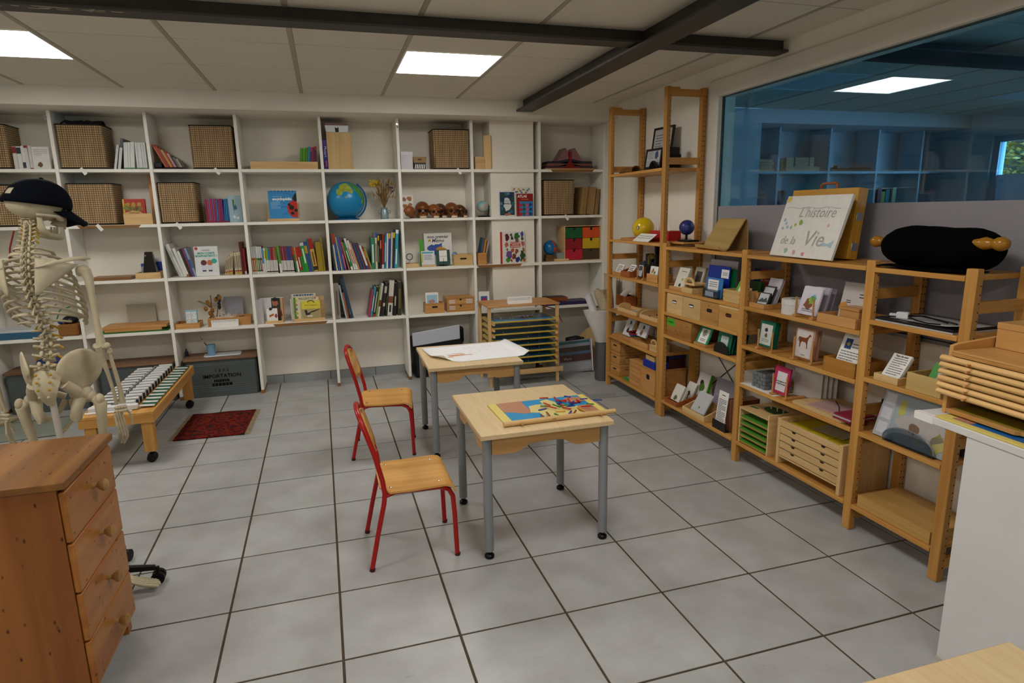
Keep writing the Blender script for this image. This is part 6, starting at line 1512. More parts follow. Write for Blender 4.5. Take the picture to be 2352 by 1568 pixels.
MB().box(-.07, .155, 0, .13, 0, .074).build('box_body', C('#3a0c10'), o, bevel=.004); MB().box(-.073, .158, -.003, .133, .0745, .1).build('lid', C('#12206a'), o, bevel=.004)

# ================================================================ things on the low pine shelving, first bay
z = 1.218 + e_
L, w, h = PV(q3(395), q3(690), q3y(135), z, .03)
st_ = thing('bent_plywood_stand', 'bent plywood book stand on the low shelving', 'stand', L + Vector((0, 0, .002)), RV - .12)
def ribbon(path, wid, th):
 n = []
 for i in range(len(path)):
  a, b = path[max(i - 1, 0)], path[min(i + 1, len(path) - 1)]; dx, dz = b[0] - a[0], b[1] - a[1]; l = math.hypot(dx, dz); n.append((-dz / l, dx / l))
 A = [[(x, p[0], p[1]) for x in (-wid / 2, wid / 2)] for p in path]; B = [[(x, p[0] + n[i][0] * th, p[1] + n[i][1] * th) for x in (-wid / 2, wid / 2)] for i, p in enumerate(path)]
 m = MB().grid(A).grid(B); m.grid([[r[0] for r in A], [r[0] for r in B]]); m.grid([[r[1] for r in A], [r[1] for r in B]]); m.grid([A[0], B[0]]); m.grid([A[-1], B[-1]]); return m
path = [(-.05, .028), (-.045, .012), (-.03, .004), (-.01, .004), (.005, .016), (.1, .175), (.108, .184), (.118, .186), (.126, .178), (.128, .165), (.135, .0)]
ribbon([(p[0] + .05, p[1]) for p in path], w, -.006).build('bent_sheet', wood('light_ply', '#ab8c52', '#bb9c62', 'x', rough=.45, scale=1.2), st_)
patch(st_, rect(0, 0.001, 0, .001), C('#8a7a4a'))
z = .93 + e_
_, L, w, h = vbox('wooden_tray', 'wooden tray under the white nature cards', q3(160), q3(285), q3y(775), z, .02, .16)
o, b, w, h = vcard('white nature cards with a black bird leaning', q3(205), q3(305), q3y(600), z, .03, .35, C('#d2cec0'), 6, lift=.012)
patch(b, blob(0, h * .15, .016, 4, sz=.7), INK()); patch(b, blob(w * .1, h * .42, .01, 5), C('#b8a03a')); lines(b, -w * .2, w * .3, h * .85, h * .78, 1, INK(), 3)
o, b, w, h = vcard('clear sleeved animal cards standing behind wooden basket', q3(385), q3(475), q3y(595), z, .12, .25, C('#b8b2a0'), 8, .003, .02); patch(b, rect(-w * .3, w * .3, h * .2, h * .8), C('#4a4640'))
_, L, w, h = vbox('wooden_box', 'pale wooden box under the handled basket', q3(280), q3(388), q3y(785), z, .01, .12, .008, ply('x'))
o, L, w, h = vbox('handled_basket', 'small wooden basket with round hoop handle', q3(310), q3(412), q3y(742), z, .03, .1, .006, beech('x'), lift=.047 if False else .05)
MB().prism([(w * .5 * math.cos(a), h + .04 * math.sin(a)) for a in [PI * k / 12 for k in range(13)]] + [(w * .3 * math.cos(PI - a), h + .026 * math.sin(a)) for a in [PI * k / 12 for k in range(13)]], 0, .007, 'y').build('hoop', beech('x'), o)
hold = glassy('smoky_acrylic', (.58, .62, .66))
def clear_holder(label, L, w, h, depth=.1, mat=None):
 o = thing('clear_holder', label, 'holder', L, RV)
 MB().box(-w / 2, w / 2, 0, .004, 0, h).box(-w / 2, -w / 2 + .004, .004, depth, 0, h).box(w / 2 - .004, w / 2, .004, depth, 0, h).box(-w / 2 + .004, w / 2 - .004, .004, depth, 0, .004).build('holder_body', mat or hold, o, bevel=.001); return o
L, w, h = PV(q3(490), q3(640), q3y(800), z, .01)
o = clear_holder('smoky clear file holder for the blue folders', L, w, h, .13); patch(o, rect(-w * .3, w * .25, h * .2, h * .75), C('#8a92a0'), 'label')
for lab, a, b_, tp, d_, c in (('light blue folder with handwritten white label', 520, 680, 690, .03, '#3a78b4'), ('bright blue folder with white label', 530, 740, 570, .075, '#0f2f8e'), ('white plastic folder at the rear of holder', 545, 808, 515, .12, '#b8b4c0'), ('green folder edge behind the blue folder', 600, 800, 598, .105, '#0f7a4a')):
 o, b, w, h = vcard(lab, q3(a), q3(b_), q3y(tp), z, d_, .08, C(c, .25), 1, .005, .005, 'plastic_folder', 'folder', 'folders in the smoky holder')
 if 'light blue' in lab: patch(b, rect(-w * .38, w * .25, h * .3, h * .9), WHITE()); lines(b, -w * .3, w * .18, h * .82, h * .5, 3, C('#3a3a6a'), 2)
 if 'bright' in lab: patch(b, rect(w * .12, w * .46, h * .62, h * .9), WHITE()); lines(b, w * .18, w * .4, h * .82, h * .7, 2, C('#3a3a6a'), 2)
_, L, w, h = vbox('wooden_box', 'pale finger-jointed box with a green card', q3(695), q3(868), q3y(812), z, .01, .16, .008, ply('x'), joints=True)
o, b, w, h = vcard('green edged white card leaning in the pale box', q3(785), q3(868), q3y(735), z, .03, .5, C('#58a028'), 2, lift=.02); patch(b, rect(-w * .2, w * .5, h * .1, h * .9), WHITE()); text(b, 'NOTRE\nMONDE', .011, INK(), (w * .12, -.0016, h * .35), bold=.0004)
z = .77 + e_
xs = [134, 290, 468, 650, 848]; ty = [835, 872, 912, 958]
for k in range(4):
 L, w, h = PV(q3(xs[k]), q3(xs[k + 1]), 0, z, .003)
 mt_ = (wood('pale_pine_drawer', '#c4a068', '#d4b47e', 'x'), wood('pale_pine_drawer', '#c4a068', '#d4b47e', 'x'), wood('knotty_drawer', '#a5743c', '#c09052', 'x', knots=True), wood('golden_drawer', '#b8894a', '#c89a58', 'x'))[k]
 o, = (wbox('wooden_drawer_box', ('pale drawer box nearest the tall shelving', 'second pale drawer box showing white paper', 'knotty drawer box with a dark hand hole', 'golden drawer box with red inside the hand hole')[k], 'box', L, RV, w - .003, .27, .136, .01, mt_, (.028, .011), 'wooden drawer boxes in a row'),)
 patch(o, rrect(-.026, .026, .1, .114, .005) if False else rrect(-.024, .024, .077, .087, .004), (WHITE(), WHITE(), C('#141008'), C('#5a1410'))[k], 'seen_content', -.0014)
 if k == 3: MB().box(-w / 2 + .0015, w / 2 - .0015, -.002, 0, .125, .137).build('front_strip', ply('x'), o)
z = .611 + e_
L, w, h = PV(q3(135), q3(375), q3y(1090), z, .005)
o = thing('lidded_wooden_box', 'knotty wooden box with a bright green sticker', 'box', L, RV); MB().box(-w / 2, w / 2, 0, .26, 0, .13).build('box_body', wood('knotty_box', '#9a6630', '#b8854a', 'x', knots=True), o, bevel=.003)
patch(o, rect(-w * .48, -w * .16, .075, .122), C('#4aa82a'), 'sticker'); lines(o, -w * .44, -w * .22, .112, .088, 1, C('#2a5a1a'), 3, .5)
L, w, h = PV(q3(405), q3(520), q3y(1350), z, .01); wbox('wooden_tray', 'small wooden tray under the green photo card', 'tray', L, RV, w, .09, .018, .006, honey('x'))
o, b, w, h = vcard('green bordered card with an oval photograph', q3(420), q3(535), q3y(1195), z, .02, .42, C('#1f8a62'), 3, lift=.008); patch(b, rect(-w * .34, w * .34, h * .08, h * .9), WHITE()); patch(b, blob(0, h * .65, .022, 3, sz=1.2), C('#8a9078'), y=-.001); lines(b, -w * .2, w * .2, h * .35, h * .18, 2, INK(), 5)
L, w, h = PV(q3(605), q3(745), q3y(1370), z, .012)
o = thing('mesh_file_holder', 'black mesh file holder with rounded front', 'holder', L, RV)
mesh_b = plain('black_mesh', '#17191a', .5, .1)
MB().prism([(-w / 2, 0), (w / 2, 0), (w / 2, .02)] + [(w / 2 * math.cos(a), .02 + .05 * math.sin(a)) for a in [PI * k / 10 for k in range(1, 10)]] + [(-w / 2, .02)], 0, .003, 'y').build('front', mesh_b, o); MB().box(-w / 2, w / 2, .003, .16, 0, .003).build('base', mesh_b, o)
for k in range(6):
 o, b = board('green_folder', ('green folder with white label, first in the mesh holder' if k == 0 else '%s dark green folder in the black mesh holder' % ordw(k)), 'folder', L + Vector((.012 + .022 * k, 0, .004)), RV, .135, .125 - .003 * k, .004, .18, C('#1f6a52' if k < 2 else '#16443a', .25), 'green folders in the mesh holder')
 if k == 0: patch(b, rect(-.035, .035, .03, .1), C('#c0ccc8')); text(b, 'Le corps', .012, INK(), (0, -.0014, .085))
z = .132 + e_
o, L, w, h = vbox('wooden_tray', 'reddish wooden tray full of white cards', q8(870), q8(1005), q8y(310), z, .0, .26, .009, redwood('x'), hb=.09)
for k, (a, b_, tp, d_, lab) in enumerate(((935, 1035, 150, .04, 'white cards with a green plant in the reddish tray'), (1000, 1075, 210, .06, 'small white cards in front of the reddish tray'), (1075, 1165, 120, .12, 'white cards with a black bird in reddish tray'))):
 o, b, w, h = vcard(lab, q8(a), q8(b_), q8y(tp), z, d_, .45, C('#d6d2c6'), 6, lift=.012, group='white cards in the reddish tray')
 patch(b, blob(0, h * (.2 if k != 2 else .4), .018, k), C(('#5a6a2a', '#7a7a6a', '#1a1a18')[k]))
o, b, w, h = vcard('white card with a dark green insect drawing', q8(1205), q8(1330), q8y(0), z, .17, .3, C('#cfc8c4'), 5, .003, .03); patch(b, blob(0, h * .5, .028, 6, sz=1.3), C('#4a6a1e')); patch(b, blob(-.015, h * .66, .018, 7), C('#1f2418'), y=-.001); patch(b, rect(-w * .5, -w * .1, h * .02, h * .16), C('#b8a84a')); MB().box(w * .5, w * .56, 0, .02, 0, h).build('green_edge', C('#4a9a2a'), b)
o, L, w, h = vbox('wooden_tray', 'pale wooden tray with plastic sleeves', q8(1080), q8(1340), q8y(440), z, .0, .15, .009, ply('x'), hb=.085)
o, b, w, h = vcard('clear sleeves with white sheets in the pale tray', q8(1180), q8(1330), q8y(255), z, .03, .55, plain('clear_sleeve', '#b9babc', .15, .03), 5, lift=.02); patch(b, blob(0, h * .25, .008, 3), C('#4a7a3a'))
o, b, w, h = vcard('large photograph of frosty branches at bay rear', q8(1420), q8(1690), q8y(85), z, .2, .2, C('#8f8a96'), 1, .004, .0, 'photo_board', 'photograph')
rn = random.Random(3); m = MB()
for k in range(90): m.prism(blob(rn.gauss(0, w * .16), h * .42 + rn.gauss(0, h * .1), .006, k, 6), -.0012, -.0006, 'y')
m.build('frost_branches', C('#c2b2a0'), b, smooth=0)
L, w, h = PV(q8(1440), q8(1590), q8y(560), z, .01)
o = thing('mesh_file_holder', 'black mesh holder for the printed instruction sheet', 'holder', L, RV)
MB().box(-w / 2, w / 2, 0, .003, 0, .055).box(-w / 2, w / 2, .003, .1, 0, .003).build('holder_body', mesh_b, o)
o, b, w, h = vcard('printed white instruction sheet in black mesh holder', q8(1465), q8(1575), q8y(212), z, .02, .12, WHITE(), 1, .002, .004, 'instruction_sheet', 'sheet'); lines(b, -w * .4, w * .4, h * .8, h * .12, 16, INK(), 6); lines(b, -w * .15, w * .2, h * .93, h * .87, 1, INK(), 8)
for k in range(3):
 L, w, h = PV(q8(1600 + 32 * k), q8(1625 + 32 * k), q8y(225), z, .05 + .0 * k)
 tag(MB().box(-w / 2, w / 2, 0, .18, 0, .2).build('album', wood('album_brown', '#6a4028', '#80543a', 'z'), None, L, (0, 0, RV), bevel=.002), ('first', 'second', 'third')[k] + ' brown album standing beside the instruction sheet', 'album', 'brown albums')

# ================================================================ second bay
z = 1.217 + e_
# wooden travel case with handle and the white poster leaning against it
L, w, h = PV(1800, 1945, 436, z, .135)
cs = thing('wooden_case', 'golden wooden case with handle standing behind poster', 'case', Vector((IX + .135, L.y, z + .0062)), (-.1, 0, RV))
cw, chh = w, h * 1.0
MB().box(-cw / 2, cw / 2, 0, .03, 0, chh).build('front_shell', wood('golden_case', '#b07e22', '#c4922e', 'x', rough=.4), cs, bevel=.003)
MB().box(-cw / 2, cw / 2, .0305, .058, 0, chh).build('rear_shell', wood('golden_case', '#b07e22', '#c4922e', 'x', rough=.4), cs, bevel=.003)
MB().tube([(-.055, .03, chh - .002), (-.052, .03, chh + .022), (-.04, .03, chh + .03), (.04, .03, chh + .03), (.052, .03, chh + .022), (.055, .03, chh - .002)], .007, n=8).build('carry_handle', redwood('x'), cs)
for zz in (.06, .2): MB().box(cw / 2, cw / 2 + .002, .012, .048, zz - .018, zz + .018).build('hinge', steel, cs, bevel=.001)
L, w, h = PV(1763, 1912, 452, z, .02)
po, pb_ = board('white_poster', 'white hand drawn poster reading the history of life', 'poster', L + Vector((0, 0, .003)), RV - .05, w, h / math.cos(.3), .012, .3, C('#d5d2ca'))
ph = h / math.cos(.3)
ink2 = plain('pale_pencil', '#a39f9a', .8, .1)
text(pb_, "L'histoire", .075, ink2, (.03, -.0012, ph * .72), shear=.25, sx=.9); text(pb_, 'de la', .06, ink2, (-w * .26, -.0012, ph * .26), shear=.25); text(pb_, 'Vie', .11, ink2, (w * .14, -.0012, ph * .3), shear=.25)
MB().tube([(lerp(-w * .45, w * .4, k / 14), -.001, ph * .8 + .004 * math.sin(k * 1.3)) for k in range(15)], .0012, n=4).build('wave_line', C('#8a9ab0'), pb_)
for k, (cx, cz, r, c) in enumerate(((-.42, .6, .009, '#8aa8c8'), (-.38, .54, .009, '#8aa8c8'), (-.42, .46, .008, '#8aa8c8'), (-.34, .48, .009, '#8aa8c8'), (-.28, .48, .01, '#9ab08a'), (-.22, .52, .009, '#8ab04a'), (-.14, .56, .013, '#7a9a3a'), (.3, .52, .01, '#d0a0a8'), (-.1, .08, .012, '#c8909a'), (-.24, .1, .014, '#8fb09a'), (.05, .06, .01, '#c07a8a'), (-.46, .94, .018, '#c8b04a'))):
 patch(pb_, blob(w * cx, ph * cz, r, k), C(c), 'drawing', -.0009)
patch(pb_, [(w * .26, ph * .22), (w * .3, ph * .26), (w * .38, ph * .24), (w * .45, ph * .3), (w * .44, ph * .18), (w * .38, ph * .21), (w * .28, ph * .2)], C('#9ab4c0'), 'fish_drawing', -.0009)
MB().box(w * .42, w * .5, .0125, .014, ph * .35, ph * .98).build('paper_flap', C('#cfcab8'), po)
z = .93 + e_
o, b, w, h = vcard('red and blue weather book at the rear of shelf', q4(200), q4(430), q4y(85), z, .25, .08, C('#8a1f1a'), 1, .01, 0, 'weather_book', 'book')
patch(b, [(-w * .5, 0), (-w * .1, 0), (-w * .16, h * .4), (-w * .24, h), (-w * .5, h)], C('#1a2a5a')); text(b, 'Temps\net météo', .026, C('#c8b08a'), (.01, -.0014, h * .72))
_, L, w, h = vbox('wooden_box', 'wooden box holding dark green folders beside post', q4(180), q4(262), q4y(305), z, .1, .12)
o, b, w, h = vcard('dark green folders standing in the wooden box', q4(190), q4(270), q4y(212), z, .12, .1, C('#1f3a1c', .25), 8, lift=.01)
_, L, w, h = vbox('wooden_tray', 'wooden tray with black framed landscape cards', q4(175), q4(322), q4y(420), z, .01, .12)
o, b, w, h = vcard('white sheets behind the black framed landscape cards', q4(300), q4(420), q4y(190), z, .09, .35, C('#c0bcc4'), 6, lift=.01)
for k, (a, b_, tp, d_, lab) in enumerate(((265, 372, 255, .055, 'black framed mountain card, rear one of two'), (240, 345, 320, .03, 'black framed mountain card, front one of two'))):
 o, b, w, h = vcard(lab, q4(a), q4(b_), q4y(tp), z, d_, .4, C('#1e1f22'), 1, .006, .012, group='black framed mountain cards')
 patch(b, rect(-w * .42, w * .42, h * .14, h * .92), C('#b4b8bc')); patch(b, [(-w * .4, h * .35), (-w * .1, h * .6), (w * .05, h * .48), (w * .25, h * .66), (w * .4, h * .4), (w * .4, h * .3), (-w * .4, h * .25)], C('#3a4244'), y=-.001); patch(b, rect(-w * .5, w * .5, 0, h * .1), WHITE(), y=-.001)
L, w, h = PV(q4(400), q4(640), q4y(385), z, .0); r_ = .068
o = thing('round_white_box', 'round white lidded cardboard box on the shelf', 'box', (IX + .075, L.y, z)); MB().lathe([(r_, 0), (r_, .05)], 36).build('box_body', C('#cfccc8'), o); MB().lathe([(r_ + .002, .0505), (r_ + .002, .075), (r_ - .001, .0765)], 36).build('lid', C('#d6d3ce'), o)
patch(o, rect(0, .001, 0, .001), WHITE())
m = MB(); [m.prism(blob(.02 * math.cos(k), .02 * math.sin(k), .01, k, 7), .0768, .0772, 'z') for k in range(5)]; m.build('lid_picture', C('#6a8a3a'), o)
L, w, h = PV(q4(600), q4(810), q4y(400), z, .005); easel('wooden easel with the white insect cards', L, w, .1)
o, b, w, h = vcard('white cards with a green and brown insect', q4(655), q4(835), q4y(268), z, .03, .28, C('#cdc8d2'), 4, lift=.013)
patch(b, blob(-.005, h * .42, .03, 4), C('#7a4a2a')); patch(b, blob(.01, h * .52, .022, 5), C('#7aa83a'), y=-.001); patch(b, blob(.02, h * .62, .016, 6), C('#7ab4cc'), y=-.001); lines(b, -w * .3, w * .3, h * .22, h * .1, 2, INK(), 5)
for k in range(2):
 o, b, w, h = vcard(('first', 'second')[k] + ' white card stack behind the insect cards', q4(770 + 70 * k), q4(905 + 70 * k), q4y(272 + 6 * k), z, .09 + .06 * k, .28, C('#b8b2c2'), 3, group='white card stacks behind the easel')
_, L, w, h = vbox('wooden_box', 'wooden box with a small lidded box on it', q4(850), q4(1232), q4y(545), z, .004, .22, .009, honey('x'))
o, b, w, h = vcard('white card with half sun and bee drawings', q4(1055), q4(1290), q4y(225), z, .1, .2, C('#bdb8b4'), 3, lift=.01)
patch(b, [(-w * .36 + .028 * math.cos(a), h * .28 + .034 * math.sin(a)) for a in [PI * k / 10 for k in range(11)]], C('#c2862a')); patch(b, blob(w * .24, h * .32, .014, 5), C('#4a4a1a')); lines(b, -w * .3, -w * .1, h * .55, h * .45, 2, INK(), 3); lines(b, w * .2, w * .44, h * .75, h * .6, 2, INK(), 4)
o = thing('lidded_wooden_box', 'small lidded wooden box resting in a larger box', 'box', L + Vector((.03, -w * .0 - .045, .012)), RV); MB().box(-.055, .055, 0, .09, 0, .06).build('box_body', honey('x'), o, bevel=.002); MB().box(-.056, .056, -.001, .091, .0605, .076).build('lid', honey('x'), o, bevel=.003)
z = .708 + e_
L, w, h = PV(q4(228), q4(400), q4y(700), z, .005); easel('wooden easel with green bordered cards', L, w, .11, depth=.2)
o, b, w, h = vcard('green bordered cards with a plant drawing', q4(262), q4(405), q4y(612), z, .03, .12, C('#12634a', .3), 12, lift=.013); b['label'] = 'green cards'
patch(b, rect(-w * .42, w * .34, h * .08, h * .88), C('#c8cac4')); patch(b, blob(-.006, h * .66, .012, 3), C('#2a2a2c'), y=-.001); patch(b, blob(-.004, h * .46, .012, 4), C('#5a5a50'), y=-.001); lines(b, -w * .3, w * .2, h * .32, h * .18, 2, C('#5a8a6a'), 4)
L, w, h = PV(q4(575), q4(800), q4y(800), z, .005); easel('wooden easel with the horse cards', L, w, .12, depth=.22)
o, b, w, h = vcard('cards with a brown horse picture and peach border', q4(618), q4(800), q4y(690), z, .03, .1, C('#b88a70', .4), 14, lift=.013)
patch(b, rect(-w * .45, w * .38, h * .03, h * .96), C('#cbc4c0'), 'card_face')
def horse(parent, cx, cz, s, mat):
 pts = [(-.5, .28), (-.42, .33), (-.2, .3), (.1, .3), (.25, .38), (.38, .55), (.44, .58), (.56, .46), (.54, .42), (.42, .44), (.34, .28), (.3, .1), (.3, -.1), (.33, -.38), (.27, -.38), (.22, -.1), (.1, .02), (-.2, .04), (-.28, -.1), (-.3, -.34), (-.37, -.34), (-.37, -.1), (-.44, .06), (-.46, .2), (-.53, .0), (-.56, .02)]
 return patch(parent, [(cx + x * s, cz + y_ * s) for x, y_ in pts], mat, 'horse_picture', -.0012)
horse(b, -.004, h * .54, w * .62, C('#7a3c1c')); lines(b, -w * .12, w * .1, h * .14, h * .08, 1, INK(), 3)
_, L, w, h = vbox('wooden_box', 'finger-jointed box with the blue stamped text cards', q4(912), q4(1225), q4y(985), z, .004, .18, .009, wood('warm_box', '#a06c2a', '#b27e38', 'x'), joints=True)
o, b, w, h = vcard('white text cards with a small blue picture', q4(1020), q4(1235), q4y(735), z, .04, .35, WHITE(), 6, lift=.02)
patch(b, rect(-w * .34, -w * .04, h * .52, h * .8), C('#14387a')); patch(b, blob(-w * .19, h * .66, .012, 4, sz=.7), C('#a09a3a'), y=-.001); lines(b, -w * .42, w * .42, h * .48, h * .05, 6, C('#6a6a6c'), 5); lines(b, 0, w * .42, h * .72, h * .55, 2, C('#6a6a6c'), 6)
z = .483 + e_
tag(MB().box(-.15, .15, 0, .2, 0, .001).build('paper_sheet', WHITE(), None, PV(1706, 1765, 900, z, .0)[0] + Vector((.002, 0, 0)), (0, 0, RV)), 'white paper sheet under the grey woven basket', 'paper')
L, w, h = PV(q4(205), q4(330), q4y(1110), z + .0012, .03)
o = thing('grey_woven_basket', 'small grey woven strap basket on white paper', 'basket', L, RV)
gm = plain('grey_strap', '#6e7276', .45, .05, rnd=.0)
bw_, bd_, bh_ = w, .13, h
MB().box(-w / 2 + .004, w / 2 - .004, .004, bd_ - .004, 0, bh_ * .92).build('inner_wall', plain('grey_strap_dark', '#4a4e52', .5), o)
m = MB(); nx, nz = 5, 4
for i in range(nx):
 for k in range(nz):
  x0 = -w / 2 + w * i / nx; zz = bh_ * k / nz; off_ = .0 if (i + k) % 2 else .003
  m.box(x0 + .001, x0 + w / nx - .001, -off_, .004, zz + .001, zz + bh_ / nz - .001)
for i in range(4):
 for k in range(nz):
  y0 = bd_ * i / 4; zz = bh_ * k / nz; off_ = .0 if (i + k) % 2 else .003
  m.box(w / 2 - .004, w / 2 + off_, y0 + .001, y0 + bd_ / 4 - .001, zz + .001, zz + bh_ / nz - .001)
o2 = m.build('strap_weave', gm, o, bevel=.001); o2['kind'] = 'stuff'
L, w, h = PV(q4(372), q4(540), q4y(1150), z, .005); easel('wooden easel with the pink card', L, w, .12, depth=.13)
o, b, w, h = vcard('bright pink card with a white title sheet', q4(400), q4(545), q4y(1068), z, .03, .15, C('#b8285a'), 4, lift=.013)
patch(b, rect(-w * .3, w * .34, h * .1, h * .82), C('#d8d4d6')); text(b, 'Les organes du\ncorps humain', .012, INK(), (.004, -.0016, h * .42), bold=.0003)
L, w, h = PV(q4(590), q4(790), q4y(1060), z, .1)
for k in range(4):
 o, b = board('white_folder', ordw(k) + ' white paper folder standing behind pink card', 'folder', Vector((IX + .14 + .022 * k, L.y - .01 * k, z + .004)), RV + .35, .15, .21 - .012 * (k % 2), .008, .03, C('#c6c2be'), 'white folders behind the pink card')
 if k == 0: MB().tube([(-.06, -.001, .2), (-.02, -.001, .2), (-.02, -.001, .19)], .001, n=4).build('edge_line', INK(), b)
for k, (sz, lab) in enumerate(((.38, 'lower thin wooden board with rounded corners'), (.37, 'upper thin wooden board with rounded corners'))):
 L = Vector((IX + .005, 2.37, z + k * .0075)); o = thing('thin_board', lab, 'board', L, RV, 'thin wooden boards'); MB().prism(rrect(-.17, .17, 0, .26 - .01 * k, .025), 0, .007, 'z').build('sheet', ply('x'), o, bevel=.001)
o = thing('paper_packet', 'pale pink packet with black elastic on thin boards', 'packet', Vector((IX + .04, 2.33, z + .0155)), RV + .1); MB().box(-.12, .12, 0, .15, 0, .006).build('packet_body', C('#b08f8c'), o, bevel=.001); MB().tube([(-.09, .16, .007), (.0, .08, .009), (.09, -.03, .004)], .002, n=5).build('elastic', BLACK(), o); lines(o, 0, .001, .001, 0, 1, WHITE(), 1)
o = thing('red_booklets', 'crimson booklets lying at the shelf end', 'booklets', Vector((IX + .002, 2.205, z + .0005)), RV)
for k, c in enumerate(('#8a1a34', '#b0a8b0', '#8a2038')): MB().box(-.05, .052, .002 * k, .14, .008 * k, .008 * k + .0075).build('booklet', C(c), o)
for ob in (o,): ob.location = Vector((IX + .002, 2.205, z + .0155 + .0005))
z = .13 + e_
# cabinet of green trays
L, w, h = PV(q5(70), q5(340), 0, z, .0)
ca = thing('tray_cabinet', 'open wooden cabinet of green leaf trays', 'cabinet', Vector((IX + .006, 2.815, z)), RV)
cw_, chh = .255, .215
MB().box(-cw_ / 2, -cw_ / 2 + .01, 0, .28, 0, chh - .01).box(cw_ / 2 - .01, cw_ / 2, 0, .28, 0, chh + .02).box(-cw_ / 2 + .01, cw_ / 2 - .01, .27, .28, 0, chh + .02).build('carcass', beech('y'), ca, bevel=.001)
for k in range(5):
 t_ = MB().box(-cw_ / 2 + .011, cw_ / 2 - .011, -.004 if k == 2 else .002, .26, .012 + .036 * k, .02 + .036 * k).build('tray', plain('leaf_green', '#4f8a2a', .5, .05), ca)
 MB().box(-cw_ / 2 + .011, cw_ / 2 - .011, (-.0045 if k == 2 else .0015), .01, .006 + .036 * k, .0118 + .036 * k).build('tray_edge', honey('x'), t_)
tp_ = MB().box(-cw_ / 2, cw_ / 2 - .0102, -.002, .268, chh - .0098, chh - .001).build('top_tray', beech('x'), ca)
m = MB().prism([(.03 + .09 * math.cos(a), .13 + .05 * math.sin(a)) for a in [2 * PI * k / 20 for k in range(20)]], chh - .0008, chh + .002, 'z').build('leaf_shape', plain('dark_leaf_green', '#14552a', .5), tp_)
for xk in (-.02, .03, .08): MB().lathe([(.004, 0), (.003, .012), (.006, .016), (.003, .021)], 10, (xk, .13, chh + .0022)).build('leaf_knob', beech('z'), tp_)
MB().prism([(-.1, .05), (-.05, .06), (-.05, .07), (-.1, .065)], chh - .0008, chh + .002, 'z').build('small_leaf', plain('dark_leaf_green', '#14552a', .5), tp_)
# slotted drawer cabinet with yellow trays
cb2 = thing('slot_drawer_cabinet', 'wooden cabinet with four slot drawers and yellow tray', 'cabinet', Vector((IX + .004, 2.4, z)), RV)
W_, H_ = .44, .25
ys_ = beech('y')
for s in (-1, 1):
 x0, x1 = (-W_ / 2, -W_ / 2 + .02) if s < 0 else (W_ / 2 - .02, W_ / 2)
 MB().box(x0, x1, 0, .285, 0, H_).build('side_post', beech('z'), cb2, bevel=.002)
MB().box(-W_ / 2 + .0202, W_ / 2 - .0202, .275, .285, .02, H_).build('back_panel', beech('x'), cb2); MB().box(-W_ / 2 + .0202, W_ / 2 - .0202, .004, .275, .04, .048).build('bottom_board', beech('x'), cb2)
for k in range(4):
 z0 = .052 + .04 * k
 d_ = MB().box(-W_ / 2 + .021, W_ / 2 - .021, .003, .012, z0, z0 + .035).box(-W_ / 2 + .021, W_ / 2 - .021, .012, .26, z0, z0 + .006).build('drawer', beech('x'), cb2, bevel=.001)
 for xk in (-.1, .1): MB().prism([(xk - .015, z0 + .0355), (xk + .015, z0 + .0355), (xk + .008, z0 + .026), (xk - .008, z0 + .026)], .0022, .0035, 'y').build('finger_notch', C('#1a1008'), d_)
MB().box(-W_ / 2 + .0202, W_ / 2 - .0202, .0, .012, .212, H_ - .006).build('top_rail', beech('x'), cb2, bevel=.001); MB().box(-W_ / 2 + .0202, W_ / 2 - .0202, .0125, .27, .212, .218).build('top_tray', beech('x'), cb2)
for k in range(3):
 x0 = -W_ / 2 + .024 + .134 * k; MB().box(x0, x0 + .126, .016, .262, .2185, .222).build('yellow_frame', plain('yellow_card', '#c8b81a', .5, .04), cb2)
o = tag(MB().box(-.09, .09, 0, .13, 0, .002).build('sleeve_sheet', plain('sleeve_grey', '#b0a888', .15, .1, 8), None, cb2.location + Vector((.1, -.02, .2265)), (0, 0, RV + .15)), 'clear sleeved grey sheet lying on yellow frames', 'sheet')

# ================================================================ third bay
z = 1.214 + e_
# black cloth bundle with a rolling pin through it
bd = thing('black_bundle', 'black cloth bundle wrapped round a wooden roller', 'bundle', (IX + .13, 1.93, z), RV)
rows = []
rn = random.Random(6)
for i in range(17):
 a = i / 16; x = lerp(-.215, .225, a); r = .085 * (1 - abs(2 * a - 1) ** 5 * .35)
 rows.append([(x, 0 + r * 1.15 * math.cos(t) * (1 + .05 * math.sin(3 * t + i * .8)), max(.001, .085 + r * math.sin(t) * (1 + .05 * math.sin(4 * t + i * .5)))) for t in [2 * PI * k / 20 for k in range(20)]])
m = MB().grid(rows, closed=True); m.add(rows[0], [tuple(range(19, -1, -1))]); m.add(rows[-1], [tuple(range(20))])
m.build('cloth_roll', plain('black_cloth_roll', '#030304', .9, .3, 20, bump=.4, spec=.05), bd, smooth=60)
MB().grid([[(lerp(-.17, .2, j / 8), lerp(-.125, .02, i / 4), .008 + .004 * math.sin(j + i)) for j in range(9)] for i in range(5)]).build('cloth_skirt', plain('black_cloth_roll', '#060607', .85, .3, 20, bump=.4), bd, solid=.004)
for s in (-1, 1):
 zc, yc = (.1, .0) if s < 0 else (.115, -.06)
 prof = [(.014, 0), (.018, .02), (.024, .04), (.018, .062), (.015, .068), (.024, .084), (.026, .1), (.018, .118), (.006, .124)]
 MB().lathe(prof, 20).build('roller_end', wood('varnished_roller', '#8e5f18', '#a5741f', 'z', rough=.2), bd, (s * .19 if s > 0 else -.2, yc, zc), (0, s * PI / 2, 0))
z = .99 + e_
